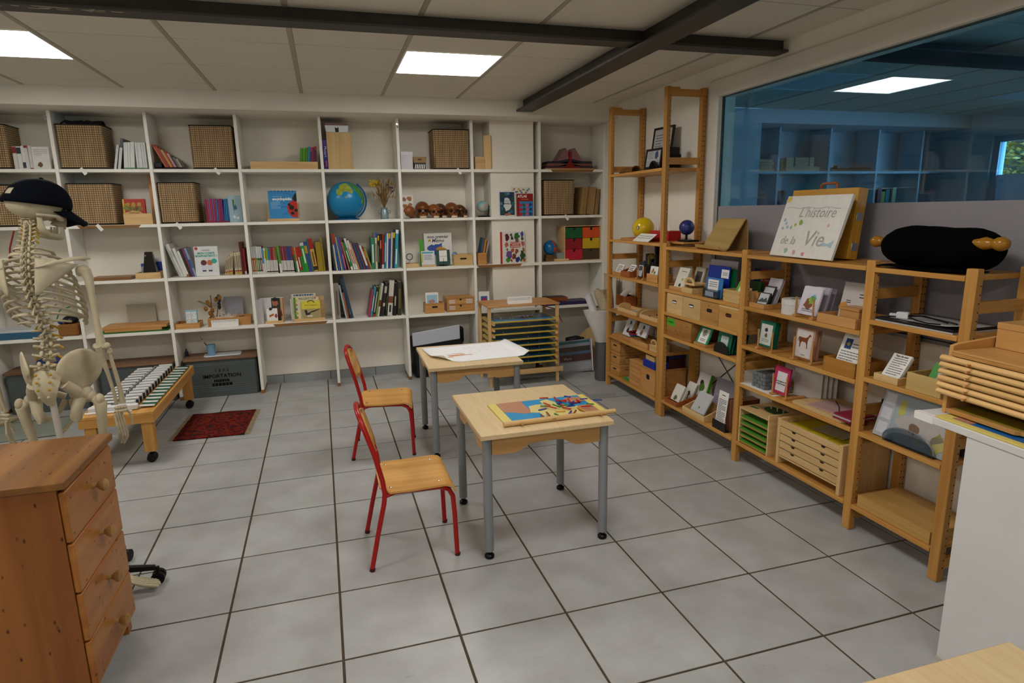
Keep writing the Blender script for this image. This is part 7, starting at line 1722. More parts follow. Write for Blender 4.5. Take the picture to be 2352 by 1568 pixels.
o = thing('laptop', 'closed black laptop lying on the upper shelf', 'laptop', Vector((IX + .008, 1.9, z)), RV); MB().box(-.18, .17, 0, .25, 0, .006).build('lower_shell', C('#b0b0b2'), o); MB().box(-.18, .17, 0, .25, .0062, .016).build('lid', C('#0e0e10', .3), o, bevel=.002)
tag(MB().grid([[(lerp(-.13, .17, j / 8), lerp(.02, .22, i / 5), .0 + (.012 * ((j - 5) / 3) ** 2 if j > 5 and i < 2 else 0)) for j in range(9)] for i in range(6)]).build('paper_sheet', C('#a8a6a4'), None, Vector((IX + .012, 1.9, z + .0185)), (0, 0, RV), solid=.001), 'grey white paper sheet lying on the laptop', 'paper')
o = thing('plug_adapter', 'white plug adapter lying on the laptop', 'adapter', Vector((IX + .05, 1.985, z + .02)), RV + .5); MB().box(-.022, .022, -.016, .016, 0, .026).build('adapter_body', C('#d2d2d4'), o, bevel=.003)
for s in (-1, 1): MB().cyl((-.022, s * .007, .013), (-.045, s * .007, .013), .0028, n=8).build('pin', steel, o)
MB().box(-.048, -.022, -.011, .011, .008, .018).build('plug_neck', C('#c8c8ca'), o, bevel=.002)
o = thing('charging_cable', 'black charging cable looped over the laptop', 'cable', Vector((IX + .05, 1.96, z + .022)), RV)
MB().tube([(.0, 0, .01), (.02, .04, .012), (.06, .06, .006), (.13, .06, .004), (.18, .04, .004)], .003, n=6).tube([(.0, 0, .008), (.03, -.02, .01), (.07, -.035, .006), (.12, -.04, .004), (.16, -.02, .004)], .003, n=6).tube([(.0, 0, .012), (.05, .03, .016), (.1, .035, .008), (.15, .03, .004)], .003, n=6).build('loops', BLACK(), o)
z = .735 + e_
_, L, w, h = vbox('wooden_tray', 'low wooden tray with printed white cards', q6(100), q6(315), q6y(1185), z, .004, .13, .008, beech('x'))
o, b, w, h = vcard('printed white text cards leaning in the low tray', q6(170), q6(330), q6y(1030), z, .03, .6, WHITE(), 6, lift=.012); lines(b, -w * .35, w * .4, h * .85, h * .08, 8, C('#6a6a70'), 3); text(b, 'Pays de mer', .012, INK(), (0, -.0014, h * .91), bold=.0003)
_, L, w, h = vbox('wooden_box', 'pale grained box with a green card behind', q6(390), q6(700), q6y(1190), z, .004, .15, .009, wood('pale_ash', '#b89a5e', '#c8ac70', 'x', scale=.5))
o, b, w, h = vcard('green and white card leaning in the pale grained box', q6(555), q6(720), q6y(1100), z, .04, .5, C('#3f8f34'), 2, lift=.02); patch(b, rect(-w * .1, w * .5, 0, h * .9), C('#bcbcc0')); text(b, 'NOTRE\nPAYS', .014, INK(), (w * .2, -.0016, h * .4), bold=.0004)
z = .482 + e_
L, w, h = PV(q7(215), q7(610), q7y(470), z, .02)
o, b = board('map_sheet', 'pale laminated map of coast standing in clear holder', 'map', Vector((IX + .03, 1.885, z + .003)), RV, .34, .205, .006, .3, C('#9aa6ac'))
mw_, mh_ = .34, .205
patch(b, rect(-mw_ * .5, -mw_ * .3, 0, mh_), C('#a9aeb6'), 'legend_strip')
for k in range(3): patch(b, rect(-mw_ * .47, -mw_ * .33, mh_ * (.08 + .31 * k), mh_ * (.32 + .31 * k)), C('#c8cad0'), 'legend_card', -.001)
patch(b, blob(-mw_ * .2, mh_ * .7, .03, 3, sx=.6, sz=1.4), C('#b8b060'), 'land'); patch(b, blob(mw_ * .1, mh_ * .45, .075, 5, 20, 1.4, .9), C('#b2aca6'), 'land', -.0009); patch(b, blob(mw_ * .02, mh_ * .38, .022, 8, sx=1.5), C('#7a6048'), 'relief', -.0012); patch(b, blob(mw_ * .36, mh_ * .25, .03, 9, sz=1.5), C('#b4aa66'), 'land', -.0009)
patch(b, blob(mw_ * .42, mh_ * .7, .02, 2, sz=2), C('#7f9aa8'), 'sea', -.0009)
o = thing('clear_holder', 'clear arched acrylic holder in front of the map', 'holder', Vector((IX + .016, 1.87, z)), RV)
MB().prism([(-.12, 0), (.12, 0)] + [(.12 * math.cos(a), .015 + .065 * math.sin(a)) for a in [PI * k / 14 for k in range(15)]], 0, .003, 'y').build('arch_front', hold, o); MB().box(-.12, .12, .003, .1, 0, .003).build('arch_base', hold, o)
MB().tube([(.12 * math.cos(a), 0, .015 + .065 * math.sin(a)) for a in [PI * k / 14 for k in range(15)]], .003, n=6).build('arch_rim', plain('smoky_rim', '#7a7f86', .2), o)
o = thing('orange_bottle', 'small dark orange bottle behind the map', 'bottle', Vector((IX + .09, 2.06, z))); MB().lathe([(.026, 0), (.026, .09), (.014, .11), (.014, .13)], 16).build('bottle_body', C('#7a2f12'), o); MB().lathe([(.015, .1305), (.015, .15)], 12).build('bottle_cap', BLACK(), o)
o, b = board('blue_book', 'dark blue book standing behind the map', 'book', Vector((IX + .2, 1.83, z)), RV, .19, .21, .012, .05, C('#12356a'))
o, b = board('grey_folder', 'grey folder standing behind the map near post', 'folder', Vector((IX + .15, 1.79, z)), RV, .14, .18, .006, .12, C('#5a5e62'))
z = .13 + e_
for k, (lab, dw) in enumerate((('lower pale wooden board on the bottom shelf', 0), ('middle pale wooden board on the bottom shelf', .0), ('upper pale wooden board on the bottom shelf', .0))):
 o = tag(MB().box(-.178, .182, 0, .27 - .01 * k, 0, .018).build('flat_board', wood('flat_ply', '#b58c4c', '#c39a58', 'x', rough=.5), None, Vector((IX + .01, 1.9, z + .0185 * k)), (0, 0, RV), bevel=.001), lab, 'board', 'stacked boards on the lowest pine shelf')

# ================================================================ map rack in front of the pillar
rk = thing('map_rack', 'wooden rack of eight framed map trays before the pillar', 'rack', (1.56, 4.97, 0), .0)
rw, rd, rh = .315, .37, .70
bw2 = beech('x')
MB().box(-rw - .005, rw + .005, -.01, rd + .01, rh - .012, rh).build('rack_top', honey('x'), rk, bevel=.002)
for s in (-1, 1):
 for y in (0, rd - .028): MB().box(s * (rw - .013) - .013, s * (rw - .013) + .013, y, y + .028, 0, rh - .0122).build('post', beech('z'), rk, bevel=.002)
MB().box(-rw - .02, rw + .03, -.016, 0, .095, .14).build('front_bar', beech('x'), rk, bevel=.002)
MB().box(-rw, rw, rd, rd + .012, .095, .14).build('rear_bar', beech('x'), rk, bevel=.002)
ymap = plain('map_yellow_frame', '#c6a93c', .4, .05); bmap = plain('map_sea_blue', '#1c86b8', .35, .04)
for k in range(8):
 z0 = .561 - .053 * k
 for s in (-1, 1):
  x0, x1 = (-rw + .027, -rw + .045) if s < 0 else (rw - .045, rw - .027)
  MB().box(x0, x1, -.05, rd - .0285, z0 - .018, z0).build('runner', beech('y'), rk, bevel=.001)
 t_ = thing('map_tray', ordw(k) + ' framed map tray from the top of rack', 'map tray', (1.56, 4.97 - (.045 if k == 0 else .03), z0 + .0005), 0, 'framed map trays in the rack')
 f = MB()
 hw = rw - .03
 for q in ((-hw, hw, 0, .016), (-hw, hw, .32, .336), (-hw, -hw + .016, .016, .32), (hw - .016, hw, .016, .32)): f.box(q[0], q[1], q[2], q[3], 0, .011)
 f.build('tray_frame', ymap, t_, bevel=.001)
 b = MB().box(-hw + .016, hw - .016, .016, .32, .001, .007).build('sea_panel', bmap, t_)
 if k == 0:
  rn = random.Random(2)
  for j, (cx, cy, r, c) in enumerate(((-.12, .23, .045, '#9a7a6a'), (-.04, .24, .05, '#a08274'), (.02, .2, .035, '#a84a5a'), (.06, .17, .04, '#6a8a3a'), (.1, .2, .035, '#b8703a'), (.03, .13, .03, '#b05068'), (.12, .16, .03, '#b89a3a'), (.2, .15, .014, '#a83a5a'), (-.2, .24, .035, '#8a7064'))):
   MB().prism(blob(cx, cy, r, j, 14), .0072, .0092, 'z').build('country_piece', C(c), b)
  for j in range(18):
   x, y = rn.uniform(-.2, .2), rn.uniform(.12, .27); MB().cyl((x, y, .0093), (x, y, .024), .0018, n=6).build('map_pin', WHITE(), b)
 else:
  for j in range(4): MB().lathe([(.004, 0), (.004, .012)], 8, (-.18 + .11 * j, .06 + .03 * (j % 2), .0072)).build('map_knob', C('#a08a5a'), b)
o, b = board('paper_sign', 'white folded paper sign on top of the map rack', 'sign', (1.545, 5.03, rh + .0005), .0, .215, .062, .001, .25); lines(b, -.1, .1, .052, .03, 2, C('#8a94a8'), 3, .3); MB().box(-.107, .107, .034, .035, 0, .06).build('back_leaf', WHITE(), o, (0, 0, 0), (.3, 0, 0))
o = thing('red_strap', 'thin red strap hanging over the map rack side', 'strap', (1.85, 5.2, .62)); MB().tube([(-.14, .0, .055), (-.06, -.08, .035), (.03, -.16, .01), (.05, -.18, -.06), (.07, -.19, -.1)], .005, n=6, flat=(1, .4)).build('band', C('#9a1414'), o)

# ================================================================ corner: bin with paper rolls and canvas, shopping bag, round board
bn_ = thing('steel_bin', 'grey steel bin holding paper rolls beside the post', 'bin', (2.265, 4.9, 0))
MB().lathe([(.074, 0), (.077, .01), (.077, .34), (.074, .34), (.072, .012)], 28).build('bin_body', plain('grey_steel_bin', '#6c6d6e', .35, .05, metal=.6), bn_)
def cone_cloth(name, label, cat, base, top, r0, r1, mat, wob, seed, flat=1.0):
 o = thing(name, label, cat, base); d = Vector(top) - Vector(base); rn = random.Random(seed); ph_ = [rn.uniform(0, 6) for _ in range(4)]
 rows = []
 for i in range(13):
  a = i / 12; c = d * a; r = lerp(r0, r1, a)
  rows.append([(c.x + r * math.cos(t) * (1 + wob * math.sin(3 * t + ph_[0] + 4 * a)), c.y + r * flat * math.sin(t) * (1 + wob * math.sin(5 * t + ph_[1] + 3 * a)), c.z + wob * .06 * math.sin(4 * t + ph_[2]) * a) for t in [2 * PI * k / 20 for k in range(20)]])
 m = MB().grid(rows, closed=True); m.add(rows[0], [tuple(range(19, -1, -1))]); m.add([tuple(Vector(p) * .98 + d * .02) for p in rows[-1]], [tuple(range(20))]); m.build('cloth', mat, o, smooth=60); return o
whitepaper = plain('white_thick_paper', '#cfcac4', .6, .04); canvas = plain('beige_canvas', '#b0a084', .85, .12, 40, bump=.3)
cone_cloth('paper_wrap', 'white paper wrap bulging out of the steel bin', 'paper wrap', (2.262, 4.9, .342), (2.235, 4.91, .62), .073, .15, whitepaper, .06, 4, .8)
rl = thing('paper_roll', 'white paper roll leaning out of the steel bin', 'paper roll', (2.215, 4.9, .5), (-.05, -.36, 0)); MB().cyl((0, 0, 0), (0, 0, .28), .032, n=24, caps=False).cyl((0, 0, 0), (0, 0, .28), .027, n=24, caps=False).build('roll', plain('white_roll_paper', '#d2d2d4', .6, .02), rl)
cone_cloth('canvas_roll', 'crumpled beige canvas roll stuffed in the bin', 'canvas', (2.29, 4.93, .622), (2.26, 4.94, .79), .055, .062, canvas, .18, 9)
cone_cloth('canvas_bag', 'beige canvas bag standing up behind the post', 'bag', (2.36, 4.99, .622), (2.345, 5.0, .92), .035, .032, canvas, .15, 12)
sb = thing('shopping_bag', 'printed shopping bag with landscape picture by rack', 'bag', (2.13, 5.2, 0), (-.22, -.08, -.25))
MB().prism([(-.15, 0), (.15, .0), (.17, .3), (-.15, .3)], .0, .1, 'y').build('bag_body', C('#8e9096'), sb, bevel=.006)
for z0, z1, c in ((.02, .09, '#a2a4a8'), (.1, .17, '#4a2418'), (.165, .195, '#46607a'), (.19, .24, '#3a2a1c'), (.24, .27, '#8a93a0'), (.265, .292, '#1f5a5e')):
 patch(sb, [(-.14, z0), (.15, z0 + .004), (.155, z1), (-.14, z1 - .004)], C(c), 'picture_band', -.0008 - .0004 * z0 * 10)
patch(sb, [(.152, .0), (.162, .0), (.178, .3), (.166, .3)], WHITE(), 'white_edge'); text(sb, 'Vivre', .035, C('#b8b4ae'), (-.07, -.006, .13), shear=.3)
MB().ell((.02, .05, .31), (.09, .05, .03), 12, 7, f=lambda d: 1 + .15 * math.sin(7 * d[0])).build('black_content', C('#121214'), sb)
rb = thing('round_board', 'pale round wooden board leaning in the corner', 'board', (2.36, 5.30, 0), (0, 0, -.9)); MB().cyl((0, 0, .2), (0, .012, .2), .198, n=40).build('disc', ply('z'), rb, (0, 0, 0), (-.12, 0, 0))
tag(MB().prism([(-.13, -.06), (.1, -.07), (.14, .05), (-.1, .07)], 0, .0015, 'z').build('floor_sheet', plain('grey_sheet', '#8e908e', .4, .03), None, (2.04, 4.43, .0006)), 'pale grey sheet lying on floor by the shelving', 'sheet')

# ================================================================ round inspection cover in the floor
cv = thing('floor_cover', 'round inspection cover scribed into the floor tiles', 'floor cover', (.73, 4.33, .0))
MB().tube([(.2 * math.cos(a), .2 * math.sin(a), .0) for a in [2 * PI * k / 48 for k in range(48)]], .0018, n=6, closed=True).build('rim', plain('cover_rim', '#8a806c', .6, .1), cv)

# ================================================================ on the tables
TZ = .5755
mp = thing('map_board', 'yellow framed relief map board lying on table', 'map', (.92, 2.445, TZ), .02)
MW, MD = .49, .295
MB().box(-MW / 2, MW / 2, 0, MD, 0, .007).build('board', plain('map_pale_yellow', '#d8c468', .45, .03), mp, bevel=.001)
def zpatch(parent, poly, mat, z0, z1, name): return MB().prism(poly, z0, z1, 'z').build(name, mat, parent)
zpatch(mp, [(-MW / 2 + .04, .01), (MW / 2 - .035, .01), (MW / 2 - .035, MD - .008), (-MW / 2 + .04, MD - .008)], plain('map_blue', '#1f88bc', .45, .03), .0071, .0078, 'sea_area')
def uv(u, v): return (lerp(-MW / 2 + .04, MW / 2 - .035, u), lerp(.01, MD - .008, v))
zpatch(mp, [uv(*q) for q in [(0, .52), (.1, .46), (.2, .34), (.27, .34), (.3, .5), (.29, .75), (.3, 1), (0, 1)]], plain('map_terracotta', '#b07a5c', .5, .05), .0079, .0086, 'land_area')
zpatch(mp, [uv(*q) for q in [(.27, .36), (.36, .3), (.38, 0), (.95, 0), (.93, .3), (.85, .42), (.74, .5), (.66, .72), (.6, .95), (.5, .88), (.5, .7), (.42, .72), (.32, .68), (.3, .5)]], plain('map_cream', '#d2c07a', .5, .04), .0079, .0088, 'land_area')
zpatch(mp, [uv(*q) for q in [(.78, .1), (1, .06), (1, .42), (.86, .44), (.8, .3)]], plain('map_terracotta', '#b07a5c', .5, .05), .0089, .0094, 'land_area')
zpatch(mp, [uv(*q) for q in [(.78, .7), (.9, .62), (1, .66), (1, .86), (.88, .95), (.8, .88)]], plain('map_terracotta', '#b07a5c', .5, .05), .0079, .0088, 'land_area')
rl2 = MB().tube([(-MW / 2 - .012, -.012, .012), (MW / 2 + .022, -.012, .012)], .0115, n=12).build('front_rail', beech('x'), mp)
for xk in (-.18, .19): MB().lathe([(.006, 0), (.005, .006), (.008, .012), (.004, .016)], 12).build('knob', honey('z'), rl2, (xk, -.022, .013), (PI / 2, 0, 0))
text(rl2, 'Italie', .011, C('#4a3418'), (-.03, -.0242, .014))
rn = random.Random(17)
def m7(x, y): return (1080 + x / 6.918, 860 + y / 6.918)
STK = {'red': '#b01a18', 'blue': '#12389a', 'green': '#157a26', 'yellow': '#d09a2a', 'brown': '#8a3c1c'}
SS = [('red', 1100, 378, 1240, 375), ('red', 1335, 360, 1375, 430), ('red', 1380, 405, 1530, 440), ('red', 1400, 420, 1525, 412), ('red', 1550, 390, 1600, 450), ('red', 1690, 405, 1750, 440), ('red', 1620, 465, 1750, 435), ('red', 1165, 455, 1275, 495), ('red', 1225, 510, 1370, 540), ('red', 1465, 525, 1605, 555), ('red', 1760, 515, 1910, 505), ('brown', 1120, 645, 1200, 705), ('brown', 1210, 600, 1265, 665), ('brown', 1635, 645, 1680, 570),
   ('blue', 1500, 345, 1585, 362), ('blue', 1750, 393, 1860, 388), ('blue', 1950, 412, 2095, 408), ('blue', 1370, 445, 1445, 490), ('blue', 1530, 515, 1665, 500), ('blue', 1085, 572, 1210, 545), ('blue', 1555, 650, 1610, 580), ('blue', 1600, 465, 1650, 430), ('blue', 1560, 500, 1640, 470), ('green', 1130, 505, 1215, 508), ('green', 1310, 482, 1430, 522), ('green', 1430, 500, 1560, 488), ('green', 1840, 468, 1965, 475), ('green', 1340, 628, 1480, 680), ('yellow', 1355, 595, 1515, 590), ('yellow', 1700, 530, 1835, 585), ('red', 1440, 470, 1470, 500), ('blue', 1390, 470, 1440, 450)]
sl = {}; SS.sort(key=lambda q: (q[0], q[1] + q[3]))
for k, (c, x0, y0, x1, y1) in enumerate(SS):
 zz = TZ + .0095 + .0045 * (k % 3); a, b_ = at(*m7(x0, y0), 'Z', zz), at(*m7(x1, y1), 'Z', zz)
 l = max(.035, min(.085, (b_ - a).length)); ctr = (a + b_) / 2; ang = math.atan2(b_.y - a.y, b_.x - a.x)
 s_ = MB().box(-l / 2, l / 2, -.0035, .0035, 0, .004).build('counting_stick', C(STK[c], .35), None, (ctr.x, ctr.y, zz), (0, rn.uniform(-.03, .03), ang), bevel=.0006)
 sl[c] = sl.get(c, -1) + 1; tag(s_, '%s %s counting stick from the left on the map board' % (ordw(sl[c]), c), 'stick', 'coloured sticks on the map board')
# white paper with orange scribble
pw = thing('drawing_paper', 'large white paper with orange scribble on table', 'paper', (.872, 3.9, TZ), .05)
rows = []
for i in range(13):
 v = i / 12; r = []
 for j in range(17):
  u = j / 16; x = lerp(-.3, .3, u); y = lerp(-.245, .24, v)
  zz = .0012 + .05 * max(0, (.18 - u) / .18) ** 2 * (1 - v) * .3 + .03 * max(0, (u - .9) / .1) ** 2 * (1 - .5 * v) + .035 * max(0, (.12 - u) / .12) ** 2 * max(0, .5 - v)
  if u < .25 and v < .35: x += .06 * (.35 - v) / .35 * (1 - u / .25) * 1.0; y += .08 * (1 - u / .25) * (.35 - v) / .35
  r.append((x, y, zz))
 rows.append(r)
MB().grid(rows).build('sheet', plain('drawing_paper_white', '#e6e6e6', .6, .01), pw, solid=.0006, smooth=60)
m = MB(); rn = random.Random(5)
for k in range(16):
 x, y = -.14 + rn.gauss(0, .04), -.07 + rn.gauss(0, .022); m.prism([(x - .03, y), (x + .03, y + rn.uniform(-.01, .01)), (x + .028, y + .007), (x - .028, y + .006)], .0017, .0019 + .00005 * k, 'z')
m.build('orange_scribble', C('#d08a4a'), pw, smooth=0)
m = MB()
for k in range(26):
 x, y = rn.uniform(-.05, .2), rn.uniform(-.05, .15); m.tube([(x, y, .0018), (x + .012, y + .004, .0018), (x + .018, y - .004, .0018)], .0005, n=3)
m.build('pencil_marks', C('#b8b4b0'), pw, smooth=0)

# ================================================================ black and white strip on the bench
ks = thing('fold_out_strip', 'long strip of black and white folded blocks on bench', 'folded strip', (-1.283, 4.675, .3305))
wk = plain('strip_white', '#d4d4d2', .5, .02); kk = plain('strip_black', '#141414', .5, .02)
MB().box(-.17, .07, -.56, .585, 0, .003).build('base_strip', wk, ks)
N = 14
for k in range(N):
 y0 = -.50 + 1.06 * k / N; l = 1.06 / N
 for x0, x1, hh in ((-.165, -.06, .03), (-.015, .075, .045)):
  MB().box(x0, x1, y0 + .008, y0 + l * .5, .0032, hh).build('white_fold', wk, ks, bevel=.003)
  MB().box(x0 + .006, x1 + .004, y0 + l * .52, y0 + l * 1.0, .0032, hh * .8).build('black_fold', kk, ks)
 MB().tube([(-.055, y0 + .02, .02), (-.045, y0 + .03, .034), (-.03, y0 + .035, .034), (-.02, y0 + .03, .02)], .004, n=6).build('binding_ring', plain('grey_ring', '#77787c', .4, metal=.5), ks)
MB().box(-.165, .1, -.545, -.505, .0032, .036).build('end_block', wk, ks, bevel=.006)
gs = thing('green_striped_cloth', 'white cloth ribbon with green stripes along the bench', 'cloth', (-1.283, 4.675, .3305))
for k in range(26):
 y0 = -.52 + 1.07 * k / 26; y1 = y0 + 1.07 / 26
 rows = [[(lerp(.1, .185, j / 3), lerp(y0, y1, i / 2), .006 + .012 * abs(math.sin(PI * (k + i / 2) / 2 + PI / 4)) * (1 - .5 * j / 3)) for j in range(4)] for i in range(3)]
 MB().grid(rows).build('stripe', (C('#c9c8c4'), C('#1c5a3e'))[k % 2], gs, solid=.0015)
pn = thing('black_marker', 'black marker pen lying at the bench end', 'marker', (-1.36, 4.115, .3365), -.06); MB().cyl((-.1, 0, 0), (.06, 0, 0), .0055, n=10).build('barrel', WHITE(), pn); MB().cyl((.0605, 0, 0), (.1, 0, 0), .0058, n=10).build('pen_top', BLACK(), pn)

# ================================================================ on the white counter
cr = crot()
def cloc(x, y, z): return tuple(cl(x, y, z))
# map sheet at the counter edge
mb = thing('map_board', 'blue map board with yellow edge on the counter', 'map', cloc(.075, .004, .8006), cr)
MB().box(0, 1.2, 0, .235, 0, .007).build('board', plain('map_pale_yellow', '#d8c468', .45, .03), mb, bevel=.0008)
zpatch(mb, [(.04, .022), (1.18, .022), (1.18, .22), (.05, .22)], plain('map_deep_blue', '#0f5a9a', .4, .1, 12), .0071, .0078, 'sea_area')
zpatch(mb, [(.041, .023), (.1, .023), (.1, .05), (.07, .06), (.042, .05)], plain('map_terracotta', '#b07a5c', .5, .05), .0079, .0086, 'land_area')
zpatch(mb, blob(.33, .08, .035, 4), plain('map_cream', '#d2c07a', .5, .04), .0079, .0086, 'land_area'); zpatch(mb, blob(.41, .06, .02, 7), plain('map_cream', '#d2c07a', .5, .04), .0079, .0086, 'land_area')
# map cabinet
mc = thing('map_cabinet', 'wooden cabinet of six map drawers with tiny knobs', 'cabinet', cloc(.055, .046, .8006), cr)
CWd, CDp = .75, .3
mb_ = wood('cabinet_beech', '#b98648', '#c8985a', 'x', rough=.4, scale=.8)
for x0, x1 in ((0, .014), (CWd - .014, CWd)):
 MB().prism([(0, .0085), (CDp, .0085), (CDp, .262), (.02, .2365), (0, .231)], x0, x1, 'x').build('side_panel', wood('cabinet_beech', '#b98648', '#c8985a', 'y', rough=.4, scale=.8), mc, bevel=.0015)
for x0 in (0, CWd - .03):
 MB().box(x0, x0 + .03, .2, CDp, 0, .0083).build('rear_foot', mb_, mc)
plyedge = wood('ply_edge', '#9a6a34', '#b98a4e', 'x', scale=4)
MB().box(.0142, CWd - .0142, -.004, CDp, .2, .217).build('top_board', mb_, mc, bevel=.001); MB().box(.0142, CWd - .0142, -.0046, -.004, .201, .206).box(.0142, CWd - .0142, -.0046, -.004, .209, .213).build('ply_line', plyedge, mc)
MB().prism([(.0142, .0), (.24, .0), (.25, .012), (.5, .012), (.51, 0), (CWd - .0142, 0), (CWd - .0142, CDp), (.0142, CDp)], .013, .026, 'z').build('lower_shelf', mb_, mc, bevel=.001)
MB().box(.0142, CWd - .0142, CDp - .008, CDp, .0265, .2).build('back_panel', mb_, mc)
MB().box(.03, CWd - .03, .012, .28, .0265, .031).build('yellow_board', plain('olive_yellow_board', '#8a7a22', .5, .05), mc)
dzz = (.1995 - .068) / 6
for k in range(6):
 z0 = .068 + dzz * k
 d_ = MB().prism([(-.004, z0 + .0035), (-.014, z0 + .003), (-.02, z0 + .008), (-.0205, z0 + dzz - .008), (-.014, z0 + dzz - .001), (-.004, z0 + dzz - .0012)], -.012, CWd + .01, 'x').build('drawer', wood('drawer_beech', '#cda263', '#dcb478', 'x', rough=.4, scale=.8), mc, smooth=60)
 MB().box(.02, CWd - .02, -.0038, .27, z0 + .005, z0 + .009).build('drawer_base', mb_, d_)
 MB().lathe([(.0035, 0), (.003, .006), (.005, .01), (.0042, .014), (.0015, .016)], 12).build('knob', honey('z'), d_, (.095, -.02, z0 + dzz * .5), (PI / 2, 0, 0))
 text(d_, ('North America', 'Europe', 'South America', 'Australia', 'Africa', 'Asia')[k], .011, C('#3a2410'), (.35, -.0212, z0 + dzz * .5))
bx_ = thing('lidded_wooden_box', 'large lidded wooden box sitting on the map cabinet', 'box', cloc(.055 + .02, .046 + .155, .8006 + .2175), cr)
MB().box(0, .5, 0, .14, 0, .062).build('box_body', mb_, bx_, bevel=.0015); MB().box(-.001, .501, -.001, .141, .0623, .083).build('lid', mb_, bx_, bevel=.0015)
# crumpled white bag at the foot of the counter
wb_ = thing('white_plastic_bag', 'crumpled white plastic bag at the counter foot', 'bag', (1.69, 1.22, 0))
MB().ell((0, 0, .035), (.11, .06, .035), 16, 9, f=lambda d: 1 + .18 * math.sin(9 * d[0] + 5 * d[1]) * math.cos(7 * d[2])).build('bag', plain('white_plastic_film', '#b9bec6', .3, .05), wb_)

# ================================================================ next room furniture
nb = thing('next_room_bookcase', 'pale bookcase seen through the interior window', 'bookcase', (0, 5.474, 0))
pale = plain('pale_blue_laminate', '#c3ced6', .5, .02)
for x in (4.43 - .62 + .25, 4.43, 5.055, 5.675, 6.27):
 MB().box(x - .012, x + .012, 0, .29, 0, 2.246).build('divider', pale, nb)
for x0, x1 in ((4.072, 4.418), (4.442, 5.043), (5.067, 5.663), (5.687, 6.258), (6.282, 6.63)):
 for zz in (1.82, 1.41, 1.0, .59): MB().box(x0, x1, .001, .29, zz - .024, zz).build('shelf', pale, nb)
def nr(px, py, d): return at(px, py, 'Y', 5.474 + d)
o = thing('wooden_game_boxes', 'stack of pale wooden boxes in the next room', 'boxes', (4.3, 5.5, 1.8205), 0)
for k in range(4): MB().box(-.13, .1 - .02 * (k % 2), 0, .2, .03 * k, .03 * k + .028).build('game_box', honey('x'), o)
o = thing('wooden_case', 'wooden case with straps in the next room', 'case', (4.78, 5.52, 1.8205)); MB().box(-.22, .2, 0, .2, .0, .05).build('lower_box', honey('x'), o); MB().box(-.22, .12, 0, .18, .0505, .14).build('case_body', honey('x'), o)
for x in (-.12, .06): MB().box(x - .008, x + .008, -.003, .0, .05, .142).build('strap', C('#5a3a1c'), o)
o = thing('black_pole', 'black folded stand lying on the next room shelf', 'stand', (5.37, 5.51, 1.8205), .0); MB().tube([(-.26, 0, .02), (-.1, 0, .025), (.1, 0, .022), (.26, 0, .02)], .02, n=8).box(-.2, -.05, -.02, .03, .03, .06).build('pole', BLACK(), o)
for k, (x, c, lab) in enumerate(((4.5, '#2a3a5a', 'navy'), (4.53, '#a85a2a', 'orange'), (5.68 + .07, '#8a2a3a', 'crimson'), (5.8, '#b0a03a', 'yellow'), (5.86, '#4a7a8a', 'turquoise'), (5.95, '#c0b48a', 'cream'))):
 spine_book('%s book on the lower next room shelf' % lab, (x, 5.5, 1.4105), 0, .026 if k < 2 else .05, .2 + .02 * (k % 3), .18, C(c), 0, None, 'books in the next room')
o = thing('potted_plant', 'small green potted plant in the next room', 'plant', (4.25, 5.6, 1.4105)); MB().lathe([(.03, 0), (.042, .08), (.038, .08)], 16).build('pot', C('#9ab0b8'), o); m = MB()
for k in range(8): m.tube([(0, 0, .07), (.06 * math.cos(k * .8), .04 * math.sin(k * .8), .16 + .01 * (k % 3)), (.15 * math.cos(k * .8), .08 * math.sin(k * .8), .14 + .02 * (k % 3))], [.004, .006, .001], n=5, flat=(1, .4))
m.build('leaves', C('#3a6a2a'), o)

# ================================================================ model skeleton on its rolling stand
bone = plain('ivory_bone', '#b9ad90', .5, .1, 25); nervey = plain('nerve_yellow', '#b08a1e', .5, .1)
sk_ = thing('model_skeleton', 'life size ivory model skeleton on a rolling stand', 'skeleton', (-1.015, 2.66, 0), -.09)
def bones(name, fn):
 m = MB(); fn(m); return m.build(name, bone, sk_, smooth=60)
# spine
SP = [(-.045, .945), (-.022, .975), (-.004, 1.01), (.004, 1.045), (0, 1.08), (-.012, 1.115), (-.028, 1.145), (-.041, 1.173), (-.051, 1.2), (-.057, 1.226), (-.06, 1.251), (-.06, 1.275), (-.057, 1.298), (-.052, 1.32), (-.045, 1.341), (-.037, 1.361), (-.028, 1.38), (-.02, 1.397), (-.012, 1.413), (-.006, 1.428), (-.002, 1.442), (.0, 1.456), (.002, 1.469)]
vb = None
for i, (y, z) in enumerate(SP):
 s = lerp(1.05, .62, i / 22)
 m = MB()
 m.lathe([(.021 * s, -.011), (.018 * s, -.004), (.018 * s, .004), (.021 * s, .011)], 14)
 m.tube([(0, -.016 * s, .0), (0, -.032 * s, -.004), (0, -.055 * s, -.018 if 5 < i < 16 else -.006)], [.008 * s, .006 * s, .005 * s], n=6, flat=(1, .8))
 for sx in (-1, 1):
  m.tube([(sx * .012 * s, -.014 * s, 0), (sx * .028 * s, -.024 * s, .002), (sx * .042 * s, -.03 * s, .004)], [.007 * s, .005 * s, .005 * s], n=6)
  m.ell((sx * .014 * s, -.026 * s, .01), (.007 * s, .006 * s, .01), 7, 5)
 m.build('vertebra', bone, sk_, (0, y, z), ((SP[min(i + 1, 22)][0] - SP[max(i - 1, 0)][0]) * -12, 0, 0), smooth=60)
 if i < 5 or i > 16:
  for sx in (-1, 1): MB().tube([(sx * .014 * s, -.012 * s, .014), (sx * .03 * s, -.006 * s, .008), (sx * .042 * s, .0, -.004)], .0042 * s + .001, n=6).build('nerve', nervey, sk_, (0, y, z))
